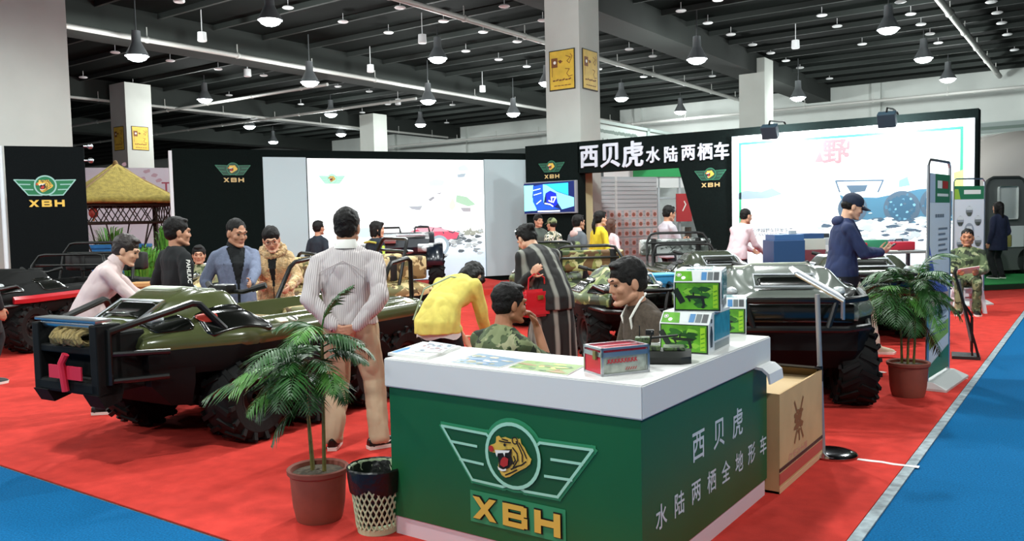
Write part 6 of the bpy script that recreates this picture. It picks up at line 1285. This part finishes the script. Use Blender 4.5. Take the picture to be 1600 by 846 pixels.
# man in the blue hoodie with cap and phone
def phone(J):
    c = (J['WR'][1] + J['WR'][-1]) / 2 + V((0, .10, .045)); o = MB().box((0, 0, 0), (.075, .15, .010), Matrix.Rotation(math.radians(35), 4, 'X'), .003).build('phone', BLACKM, None); o.location = J['T'].matrix_world @ c if False else V(J['T'].location) + rot('Z', math.degrees(J['T'].rotation_euler.z)) @ (c * J['s']); o.rotation_euler = J['T'].rotation_euler; tag(o, 'dark phone held by the person in the blue hooded jacket', 'phone')
person('person in a navy cap and blue hooded jacket looking at a phone', at(1318, 9.25), facing(.90, -.12), dict(h=1.82, headk=1.06, head=(0, 20, 0), lean=6, topm=NAVYJ, topn='hooded_jacket', bulk=1.18, hem=.17, legm=CREAMT, shoem=mat('shoe_tan', 'c6b398', .7), hair='cap', capm=mat('cap_navy', '16233a', .8), vox=.009, skin=SKINL, rw=(.05, .36, 1.09), lw=(-.05, .36, 1.09), rh=(.7, -.3, -.8), lh=(-.7, -.3, -.8), rd=(-.2, 1, .3), ld=(.2, 1, .3), rn=(-.6, -.2, .8), ln=(.6, -.2, .8), curl=(.7, .7), ankles=((.10, .30, .085), (-.10, -.14, .10)), extras=(phone, lambda J: MB().ell(J['neck'] - J['f'] * .075 - J['up'] * .03, (.115, .065, .06)).build('hood', NAVYJ, J['T']), lambda J: MB().rings([[J['P'] + V((.218 * math.cos(a), .17 * math.sin(a) + .01, z)) for a in [2 * PI * i / 24 for i in range(24)]] for z in (-.19, -.08)], False, False).build('jacket_hem', mat('hem_dark', '12161f', .9), J['T']))))
# seated man on the white stool at the right
s20 = L(7.10, 12.95, Z0); stool(s20, 0.6, 'white plastic stool under the seated soldier at the right', z=.40); 
def papers(J):
    c = (J['WR'][1] + J['WR'][-1]) / 2 + V((0, .06, .03)); o = MB().box((0, 0, 0), (.30, .21, .006), Matrix.Rotation(.5, 4, 'X') @ Matrix.Rotation(.2, 4, 'Y')).build('papers', LWHITE, None, smooth=False); o.location = V(J['T'].location) + rot('Z', math.degrees(J['T'].rotation_euler.z)) @ (c * J['s']); o.rotation_euler = J['T'].rotation_euler; tag(o, 'white papers on the lap of the soldier on the white stool', 'papers')
person('person in camouflage uniform seated on the white stool with papers on the lap', s20, facing(-.45, -.89), dict(h=1.70, sit=True, seat=.45, headk=1.15, head=(-6, 0, 0), topm=ARMYC, topn='camouflage_jacket', legm=ARMYC, hair='crop', vox=.010, bulk=1.15, skin=SKIND, rw=(.14, .36, .66), lw=(-.14, .36, .66), shoem=BLACKM, extras=(papers,)))
def fgbag(J):
    o = MB().bb((-.1, -.06, -.16), (.1, .06, .1), None, .03).build('shoulder_bag', mat('bag_olive', '7a7a3a', .7), None); o.location = V(J['T'].location) + rot('Z', math.degrees(J['T'].rotation_euler.z)) @ V((.22, .0, .82)); tag(o, 'olive shoulder bag carried by the person by the caravan door', 'bag')
    MB().tube([(0, 0, .1), (-.1, 0, .3), (-.2, .0, .55)], .012, 6).build('strap', mat('bag_yellow', 'cdbb3a', .7), o)
person('person in dark clothes with an olive bag walking past the caravan door', at(1560, 17.6, .15), facing(-.3, .9), dict(h=1.62, headk=1.1, topm=mat('dark_blue_top', '161f38', .9), topn='jacket', bulk=1.15, hem=.3, legm=BLKT, hair='long', sw=.17, vox=.015, face=False, extras=(fgbag,)))
# person cut by the left edge
person('person in black partly outside the picture beside the white banner pole', at(-40, 8.6), facing(.35, .9), dict(h=1.72, headk=1.1, topm=mat('black_coat', '101214', .9), topn='coat', hem=.4, bulk=1.2, legm=BLKT, hair='short', vox=.012, head=(-40, 0, 0)))
# ------------------------------------------------------------------ behind the stand
GRYW = mat('shop_grey', 'b4bcc0', .7); SHW = mat('shop_white', 'd9dedd', .7); SHG = mat('shop_green', '2f9a58', .5); BEIGE = mat('beige_post', 'a9a27c', .8); SIGNW = mat('sign_board', 'c3d0cb', .6); SIGNF = mat('sign_frame', '9fb0aa', .5); SIGNT = mat('sign_text', '6d8078', .6)
def wallboard(a, b, z0, z1, th=.05):
    """frame of an upright board between plan points a and b (left to right as seen), x along, y up"""
    u = b - a; u.z = 0; return frame(V((a.x, a.y, 0)), u), u.length
# framed sign over the shop
M, w = wallboard(PD(919, 200, 23.2), PD(1085, 215, 29.5), 0, 0); z1 = PD(919, 184, 23.2).z; z0 = z1 - 1.0
S = tag(MB().bb((0, z0, -.05), (w, z1, 0), M).build('shop_sign', SIGNW, smooth=False), 'pale framed sign board rising behind the silver characters of the sign beam', 'sign')
m = MB(); t = .09
for lo, hi in (((0, z0), (w, z0 + t)), ((0, z1 - t), (w, z1)), ((0, z0), (t * 1.6, z1)), ((w - t, z0), (w, z1)), ((w * .5 - t, z0), (w * .5 + t, z1))): m.bb((lo[0], lo[1], 0), (hi[0], hi[1], .04), M)
m.build('sign_frame', SIGNF, S, smooth=False)
for x in (.05, w - .15): MB().bb((x, .0, -.06), (x + .1, z0 + .05, -.01), M).build('sign_post', SIGNF, S, smooth=False)
m = MB().use(SIGNT); rnd = random.Random(1)
for i in range(20): m.stroke([(.5 + i * .13, z1 - .30), (.58 + i * .13, z1 - .30 + rnd.uniform(-.02, .02))], .09, M, .004)
for i in range(10): m.stroke([(.5 + i * .27, z1 - .62), (.66 + i * .27, z1 - .62)], .05, M, .004).stroke([(.58 + i * .27, z1 - .72), (.58 + i * .27, z1 - .52)], .05, M, .0045)
m.build('sign_writing', None, S, smooth=False)
# slat wall with round packs
M, w = wallboard(PD(926, 300, 21.6), PD(1026, 300, 22.6), 0, 0); zt = PD(930, 276, 21.6).z
S = tag(MB().bb((0, .0095, -.06), (w, zt, 0), M).build('slat_wall', GRYW, smooth=False), 'grey slatted shop wall hung with rows of round packs', 'shop wall')
m = MB()
for i in range(int(zt / .11)): m.bb((0, i * .11 + .02, 0), (w, i * .11 + .105, .02), M)
m.build('slats', mat('shop_slat', 'c3cacd', .6), S, smooth=False)
MB().bb((w * .33, .0095, .02), (w * .36, zt, .04), M).bb((-.03, .0095, 0), (.03, zt, .04), M).build('joint', SHW, S, smooth=False)
pk = MB().use(mat('pack_white', 'd8c9c6', .6)).poly([(-.075, -.10), (.075, -.10), (.075, .10), (-.075, .10)], None, .012, .012); pk.use(mat('pack_red', 'b5685c', .6)).disc((0, -.02), .055, None, .014); pk.use(mat('pack_dark', '8a6a58', .6)).disc((0, -.02), .03, None, .0145); pk = pk.mesh('pack', False)
for r_ in range(5):
    for c in range(9):
        if c < 2 and r_ != 0: continue
        o = obj('blister_pack', pk); o.matrix_world = M @ Matrix.Translation((.1 + c * (w - .2) / 8, zt - .98 - r_ * .25, .022)); tag(o, 'small round pack hanging in a row on the grey slatted shop wall', 'pack', 'round packs on the slatted wall')
M, w = wallboard(PD(906, 300, 19.9), PD(926, 300, 20.0), 0, 0)
tag(MB().bb((0, 0, -.25), (w, PD(906, 268, 19.9).z + .1, 0), M).build('beige_post', BEIGE, smooth=False), 'beige upright post between the screen wall and the slatted shop wall', 'post')
# shop stall further back, seen under the sign beam
M, w = wallboard(PD(985, 300, 26.5), PD(1105, 300, 27.5), 0, 0)
S = tag(MB().bb((0, 2.55, -.1), (w, 3.25, .0), M).bb((0, 0, -1.8), (.06, 3.3, 0), M).bb((w - .06, 0, -1.8), (w, 3.3, 0), M).bb((0, 0, -1.85), (w, 3.3, -1.8), M).build('shop_stall', SHW, smooth=False), 'white shop stall with a green fascia seen under the sign beam', 'stall')
MB().bb((.1, 2.9, 0), (w, 3.2, .03), M).build('fascia_band', SHG, S, smooth=False)
for k in (.35, .62): MB().bb((w * k, 0, -.06), (w * k + .07, 3.0, 0), M).build('upright', GRYW, S, smooth=False)
for k, z in ((.2, 1.75), (.2, 2.2)): MB().bb((w * .12, z, -.5), (w * .95, z + .05, -.1), M).build('shelf', GRYW, S, smooth=False)
c = M @ V((w * .66, 0, -.2)); o = MB().bb((w * .56, 1.45, .1), (w * .76, 2.35, .14), M).build('red_notice', mat('notice_red', 'b4363a', .6), smooth=False); tag(o, 'red upright notice in the shop behind the reading person', 'notice'); mm = MB().use(LWHITE).stroke([(w * .64, 1.8), (w * .68, 2.0), (w * .66, 2.1)], .04, M, .145); mm.build('notice_mark', None, o, smooth=False)
rnd = random.Random(12)
for i in range(9):
    c = M @ V((w * (.1 + .09 * i), 0, -.35)); z = .9
    o = MB().bb((-.09, -.07, 0), (.09, .07, rnd.uniform(.2, .42)), None, .015).build('goods_carton', mat('goods%d' % (i % 3), ('3f5a46', 'd5d7d2', '5a4f46')[i % 3], .7)); o.location = (c.x, c.y, z); tag(o, 'small goods carton in the row on the shop stall counter', 'carton', 'cartons on the stall counter')
o = MB().bb((.08, 0, -.6), (w - .08, .9, -.1), M).build('stall_counter', SHW, smooth=False); tag(o, 'white counter inside the shop stall behind the stand', 'counter')
# engines and crates on show by the river poster
def base_box(name, c, d, m, label, cat, rz=PSI, bev=.01, parts=()):
    o = MB().bb((-d[0] / 2, -d[1] / 2, 0), (d[0] / 2, d[1] / 2, d[2]), None, bev).build(name, m, None, smooth=False); o.location = c; o.rotation_euler = (0, 0, rz); tag(o, label, cat)
    for n, lo, hi, pm in parts: MB().bb(lo, hi, None, .006).build(n, pm, o, smooth=False)
    return o
NB = mat('engine_blue', '27466f', .4); GM = mat('machine_grey', '9aa3a6', .5); MAR = mat('machine_maroon', '6a2f38', .6); DKM = mat('machine_dark', '1e242a', .5)
p = at(1224, 13.6); base_box('generator', p, (.50, .6, 1.18), NB, 'dark blue generator in front of the river poster beside the grey cushion vehicle', 'generator', parts=(('grille', (-.2, -.31, .3), (.2, -.295, .7), DKM), ('top_tank', (-.22, -.25, 1.18), (.25, .25, 1.27), mat('tank_blue', '3a5f8e', .4)), ('filler_cap', (.1, -.05, 1.27), (.2, .05, 1.33), GM)))
p = at(1253, 14.5); o = base_box('machine_crate', p, (.62, .6, .98), MAR, 'maroon machine with a pale top beside the dark blue generator', 'machine', parts=(('pale_lid', (-.30, -.3, .98), (.30, .3, 1.17), mat('lid_pale', 'aab0a8', .5)), ('blue_tray', (-.30, -.28, 1.17), (.28, .28, 1.26), NB), ('nameplate', (-.08, -.31, .62), (.08, -.298, .70), LWHITE), ('side_rib', (.22, -.31, .1), (.28, -.295, .9), DKM)))
p = at(1283, 15.8); base_box('outboard_motor', p, (.36, .4, 1.14), GM, 'grey machine cabinet left of the person in the blue hooded jacket', 'machine', parts=(('door_panel', (-.15, -.21, .2), (.15, -.198, 1.0), mat('cab_pale', 'b3bbbd', .5)), ('handle_bar', (-.02, -.1, 1.14), (.12, .0, 1.22), DKM)))
T = empty('pump_engine', at(1306, 14.85), PSI, 'small dark engine with a ring frame close behind the blue jacket', 'engine')
MB().bb((-.2, -.2, .45), (.2, .2, .8), None, .03).cyl((0, -.26, .62), (0, .2, .62), .15).build('block', DKM, T); MB().tube([(.17 * math.cos(a), -.27, 1.0 + .17 * math.sin(a)) for a in [2 * PI * i / 16 for i in range(16)]], .025, 6, True).build('ring', ALU, T); MB().bb((-.03, -.27, .78), (.03, -.2, .86)).build('bracket', DKM, T)
for sx in (-1, 1):
    for sy in (-1, 1): MB().tube([(sx * .15, sy * .15, .5), (sx * .2, sy * .2, 0)], .02, 6).build('leg', DKM, T)
# table with papers beyond the right palm
pt = L(6.05, 13.7, Z0); T = empty('display_table', pt, PSI + .1, 'dark display table with papers and red goods beyond the right hand palm', 'table')
MB().bb((-.75, -.35, .92), (.75, .35, .96), None, .008).build('table_top', mat('table_grey', '6f7675', .5), T, smooth=False)
for sx in (-1, 1):
    for sy in (-1, 1): MB().bb((sx * .68 - .025, sy * .28 - .025, 0), (sx * .68 + .025, sy * .28 + .025, .92)).build('leg', GREYM, T, smooth=False)
MT = Matrix.Translation(pt) @ Matrix.Rotation(PSI + .1, 4, 'Z')
for i, (x, y, a, lab) in enumerate(((-.55, -.2, .2, 'white sheet of paper at the left end of the dark display table'), (-.25, -.22, -.1, 'white sheet of paper in the middle of the dark display table'), (.05, -.2, .3, 'white sheet of paper beside the red case on the dark display table'))):
    o = MB().bb((-.12, -.09, 0), (.12, .09, .012)).build('paper_sheet', LWHITE, smooth=False); o.matrix_world = MT @ Matrix.Translation((x, y, .961)) @ Matrix.Rotation(a, 4, 'Z'); tag(o, lab, 'paper')
for x, y, lab in ((-.42, .1, 'red case at the left of the dark display table'), (.42, .12, 'red case at the right of the dark display table')):
    o = MB().bb((-.22, -.12, 0), (.22, .12, .14), None, .02).build('red_case', mat('case_red', 'b02436', .5)); o.matrix_world = MT @ Matrix.Translation((x, y, .961)); tag(o, lab, 'case'); MB().tube([(-.07, 0, .14), (-.05, 0, .18), (.05, 0, .18), (.07, 0, .14)], .01, 6).build('handle', BLACKM, o)
o = MB().bb((-.2, -.1, 0), (.2, .1, .18), None, .02).build('green_case', mat('case_green', '2f7a5a', .5)); o.matrix_world = MT @ Matrix.Translation((0, .16, .961)); tag(o, 'green case between the two red cases on the dark display table', 'case')
# ------------------------------------------------------------------ caravan, green stage and sign at the far right
GRS = mat('green_turf', '1f9a4a', .95, vary=(30, .25), bump=(90, .8, .01)); TURFE = mat('turf_edge', '12301c', .9)
g0 = PZ(1541, 455); g1 = PZ(1600, 458)
M, w = wallboard(L(9.2, 16.4), L(14.5, 17.6), 0, 0)
S = MB().bb((0, .0095, -6.0), (w, .13, 0), M).build('turf_stage', GRS, smooth=False); tag(S, 'low stage covered with green turf at the far right', 'stage'); MB().bb((-.01, .0095, .0), (w, .115, .012), M).build('stage_edge', TURFE, S, smooth=False)
CV = empty('caravan', L(12.4, 20.2, .13), PSI + .25, 'white round caravan with a grey door on the green turf stage', 'caravan'); CVW = mat('caravan_white', 'd8d3cc', .25, coat=.5); CVG = mat('caravan_grey', '5d6260', .5)
m = MB(); rows = []
for k in range(15):
    t = PI * k / 14; x = -2.7 + 2.7 * (1 - math.cos(t)); hh = 3.1 * math.sin(t) ** .55 if 0 < k < 14 else .05; hh = max(.3, hh); rows.append([V((x, -1.0 + .0 + 2.2 * q, .25 + hh * e)) for q, e in ((.0, 0), (0, .45), (.02, .75), (.10, .92), (.3, 1), (.7, 1), (.9, .92), (.98, .75), (1, .45), (1, 0))])
m.rings(rows); m.build('shell', CVW, CV, angle=60); MB().bb((-2.0, -.95, .1), (2.0, 1.1, .5), None, .05).build('chassis', CVG, CV)
pd0 = (-1.55, -1.02)
D = MB(); D.poly([(x, z) for x, z in ((-2.1, .1), (-1.0, .1), (-1.0, 2.0), (-1.08, 2.15), (-1.2, 2.2), (-1.9, 2.2), (-2.02, 2.15), (-2.1, 2.0))], frame((0, -1.03, 0), (1, 0, 0)), .06, .02); D = D.build('door', CVG, CV, smooth=False)
f = MB(); f.tube([(x, -1.06, z) for x, z in ((-2.1, .1), (-2.1, 2.0), (-2.02, 2.15), (-1.9, 2.2), (-1.2, 2.2), (-1.08, 2.15), (-1.0, 2.0), (-1.0, .1))], .03, 6); f.build('door_frame', mat('door_dark', '3a3e3d', .5), D)
MB().bb((-1.78, -1.07, 1.25), (-1.25, -1.05, 2.0), None, .06).build('door_window', mat('door_glass', 'b9c0bd', .2, coat=.5), D); MB().bb((-1.6, -1.075, .62), (-1.05, -1.05, 1.1), None, .01).build('door_panel', SHW, D, smooth=False)
for x in (-.9, .7): MB().cyl((x, -1.05, .3), (x, -.8, .3), .3, n=24).build('wheel', RUBBER, CV)
M, w = wallboard(PD(1532, 220, 27.0), PD(1700, 215, 25.2), 0, 0); z1 = PD(1532, 192, 27).z; z0 = z1 - 1.55
S = tag(MB().bb((-1.0, z0, -.1), (w, z1, 0), M).build('fair_sign', SIGNW, smooth=False), 'pale sign board with four large characters above the caravan', 'sign')
MB().bb((-1.0, z1 - .35, 0), (w, z1 - .02, .02), M).build('top_band', mat('sign_band', '9aa8a6', .6), S, smooth=False); MB().bb((.9, z0 - .45, .0), (w, z0 + .02, .03), M).build('green_band', SHG, S, smooth=False)
m = MB().use(SIGNT)
for ch, px in (('科', 1527), ('技', 1549), ('与', 1565), ('装', 1582), ('备', 1600)):
    q_ = M.inverted() @ PP(px, 219, M.translation, M.to_3x3() @ V((0, 0, 1))); m.text(ch, .37, M @ Matrix.Translation((q_.x, z1 - .64, .004)), 0, .004)
for i in range(24): m.stroke([(.05 + i * .13, z1 - .2), (.13 + i * .13, z1 - .2)], .1, M, .024)
for i in range(14): m.stroke([(.4 + i * .16, z1 - 1.02), (.5 + i * .16, z1 - 1.0)], .08, M, .004)
m.build('lettering', None, S, smooth=False)
for i, (x, lab) in enumerate(((-.6, ''), (w - .2, ''))): MB().bb((x, 0, -.08), (x + .1, z0, -.02), M).build('sign_post', GRYW, S, smooth=False)
# ------------------------------------------------------------------ thatched pavilion at the left
THATCH = mat('thatch', 'b5a152', .95, vary=(12, .25), bump=(60, .9, .03)); BAM = mat('bamboo_dark', '2a1f14', .7); BAML = mat('bamboo_pale', '8a6a3a', .7)
pg = PD(184, 330, 21.5); GZ = empty('thatched_pavilion', (pg.x, pg.y, Z0), PSI + .62, 'thatched square pavilion with lattice between the black banner and the black wall', 'pavilion')
zE = PD(184, 320, 21.5).z; zA = PD(182, 262, 21.5).z; hw = 1.22
for k in range(4):
    R = Matrix.Rotation(k * PI / 2, 4, 'Z'); m = MB(); n = 14; rows = []
    for j in range(8):
        t = j / 7; y = -hw * (1 - t) * 1.06 - .02; z = zE + (zA - zE) * (t ** 1.12); rows.append([R @ V((x * hw * 1.06 * (1 - t) , y, z + .012 * math.sin(i * 5.1 + j * 2.3) )) for i, x in enumerate([-1 + 2 * q / n for q in range(n + 1)])])
    m.rings(rows, False, False, False); o = m.build('thatch_slope', THATCH, GZ, angle=25); s = o.modifiers.new('t', 'SOLIDIFY'); s.thickness = .09
    MB().tube([R @ V((-hw * 1.07, -hw * 1.07, zE + .02)), R @ V((0, 0, zA + .03))], .045, 8).build('hip_pole', BAML, GZ)
    MB().tube([R @ V((-hw * .95, -hw * .95, 0)), R @ V((-hw * .95, -hw * .95, zE + .05))], .07, 10).build('post', BAM, GZ)
    l = MB(); y = -hw * .95; zb = zE - .04; zc = zE - .48
    for z in (zb, zc): l.tube([R @ V((-hw * .95, y, z)), R @ V((hw * .95, y, z))], .035, 6)
    for i in range(8):
        x = -hw * .9 + i * hw * .225
        l.tube([R @ V((x, y, zc)), R @ V((x + .26, y, zb))], .014, 5); l.tube([R @ V((x + .26, y, zc)), R @ V((x, y, zb))], .014, 5)
    l.build('lattice', BAM, GZ)
    l = MB()
    for z in (.85, .45): l.tube([R @ V((-hw * .95, y, z)), R @ V((hw * .95, y, z))], .03, 6)
    for i in range(1, 8): l.tube([R @ V((-hw * .95 + i * hw * .2375, y, .45)), R @ V((-hw * .95 + i * hw * .2375, y, .85))], .015, 5)
    for sx in (-1, 1): l.tube([R @ V((sx * hw * .90, y, zc)), R @ V((sx * hw * .62, y, .85))], .02, 5).tube([R @ V((sx * hw * .4, y, zc)), R @ V((sx * hw * .25, y, .85))], .02, 5)
    l.build('railing', BAM, GZ)
MB().ell((0, 0, zA + .06), (.07, .07, .12)).build('finial', BAML, GZ)
pl_ = PD(146, 333, 20.4); o = empty('paper_lantern', pl_, 0, 'small red lantern hanging at the edge of the thatched pavilion', 'lantern'); MB().ell((0, 0, 0), (.11, .11, .13)).build('shade', mat('lantern_red', 'b8453a', .6), o); MB().cyl((0, 0, .12), (0, 0, .36), .008, n=6).build('cord', BLACKM, o); MB().cyl((0, 0, -.13), (0, 0, -.2), .02, n=8).build('tassel', mat('tassel', 'c98a3a', .7), o)
tb = PD(188, 388, 21.2); o = MB().bb((-.7, -.3, 0), (.7, .3, .1), None, .03).bb((-.62, -.25, -.75), (.62, .25, 0)).build('blue_counter', mat('blue_cloth', '2f86cf', .7), smooth=False); o.location = (tb.x, tb.y, tb.z); o.rotation_euler = (0, 0, PSI); tag(o, 'bright blue covered table inside the thatched pavilion', 'table')
for px, lab, cm in ((182, 'person in pale clothes sitting inside the thatched pavilion', 'd0cac4'), (214, 'person in dark clothes sitting beside another inside the thatched pavilion', '4a3a38')):
    q_ = at(px, 22.1); person(lab, q_, facing(.3, -1), dict(h=1.62, sit=True, seat=.50, headk=1.1, topm=mat('pav_' + cm, cm, .9), legm=NAVYT, vox=.022, face=False, hair='long', sw=.17)); stool(q_, .3, 'stool under the ' + lab.replace('sitting', 'seated'), z=.5)
M, w = wallboard(PD(120, 300, 27.0), PD(275, 300, 28.0), 0, 0); z1 = PD(135, 262, 27).z
S = tag(MB().bb((-2.2, .0095, -.05), (w, z1, 0), M).build('exhibit_wall', mat('exhibit_pale', 'b5b0ba', .7, vary=(1.2, .05)), smooth=False), 'pale pinkish exhibition wall behind the thatched pavilion', 'partition wall')
m = MB().use(mat('mural_mauve', 'a58a94', .7)); rnd = random.Random(21)
for i in range(16): x, z = w * .62 + rnd.gauss(0, .3), z1 - .35 + rnd.gauss(0, .16); m.poly([(x + .09 * math.cos(t) * rnd.uniform(.5, 1.4), z + .07 * math.sin(t) * rnd.uniform(.5, 1.4)) for t in (0, 1, 2, 3, 4, 5)], M, 0, .003 + i * 1e-4)
m.use(mat('mural_dark', '5a4a58', .7)); 
for k in range(2): m.stroke([(.3 + k * .2, z1 - .75), (.3 + k * .2, z1 - .95), (.42 + k * .2, z1 - .95)], .04, M, .003)
m.use(mat('mural_plum', '8a3a4a', .7)).stroke([(w * .9, z1 - .5), (w * .9, z1 - .9)], .06, M, .003).stroke([(w * .86, z1 - .5), (w * .93, z1 - .5)], .05, M, .003); m.build('mural', None, S, smooth=False)
# tall grass, crate and bush between pavilion and stand
def grass_pot(px, D, label, n, hgt, sp, seed, pot=True):
    q_ = at(px, D); T = empty('grass_plant', q_, 0, label, 'plant', 'leafy plants by the pavilion'); rnd = random.Random(seed); GR = mat('grass_green', '4f8f2f', .5, vary=(10, .4))
    if pot: MB().lathe([(.01, 0), (.16, 0), (.2, .3), (.21, .32), (.18, .3), (.01, .28)], n=20).build('pot', POTC, T)
    m = MB(); z0 = .28 if pot else 0
    for i in range(n):
        a = rnd.uniform(0, 2 * PI); l = hgt * rnd.uniform(.6, 1.0); s0 = rnd.uniform(0, .12); d = V((math.cos(a), math.sin(a), 0)); sd = V((-d.y, d.x, 0)) * .016; o_ = rnd.uniform(.25, 1) * sp; P_ = [d * s0 + V((0, 0, z0)), d * (s0 + o_ * .25) + V((0, 0, z0 + l * .55)), d * (s0 + o_ * .6) + V((0, 0, z0 + l * .92)), d * (s0 + o_) + V((0, 0, z0 + l * .95))]
        m.rings([[p - sd * k, p + sd * k] for p, k in zip(P_, (1, 1.1, .8, .1))], False, False, False)
    m.build('leaves', GR, T, normals=False); return T
grass_pot(222, 15.2, 'tall bright green grass plant between the pink shirt and the black top', 150, 1.1, .34, 1)
grass_pot(238, 16.2, 'second green grass plant a little behind the tall bright one', 110, 1.0, .25, 2); grass_pot(205, 16.0, 'low green grass plant left of the tall bright one', 90, .8, .25, 3)
grass_pot(260, 17.4, 'leafy green plant against the white edge of the black wall', 120, 1.5, .3, 4); grass_pot(172, 24.5, 'green bush behind the pavilion railing', 160, 1.5, .9, 5)
p = at(232, 12.4); o = MB().bb((-.3, -.2, .0), (.3, .2, .78), None, .01).build('wooden_crate', mat('crate_wood', 'a87a4a', .8, vary=(6, .2)), smooth=False); o.location = p; o.rotation_euler = (0, 0, PSI); tag(o, 'wooden crate in front of the tall grass beside the black top', 'crate')
MB().bb((-.32, -.22, .74), (.32, .22, .79)).build('lid_board', mat('crate_lid', 'c0925c', .8), o, smooth=False)
bpy.data.scenes.remove(TMP)
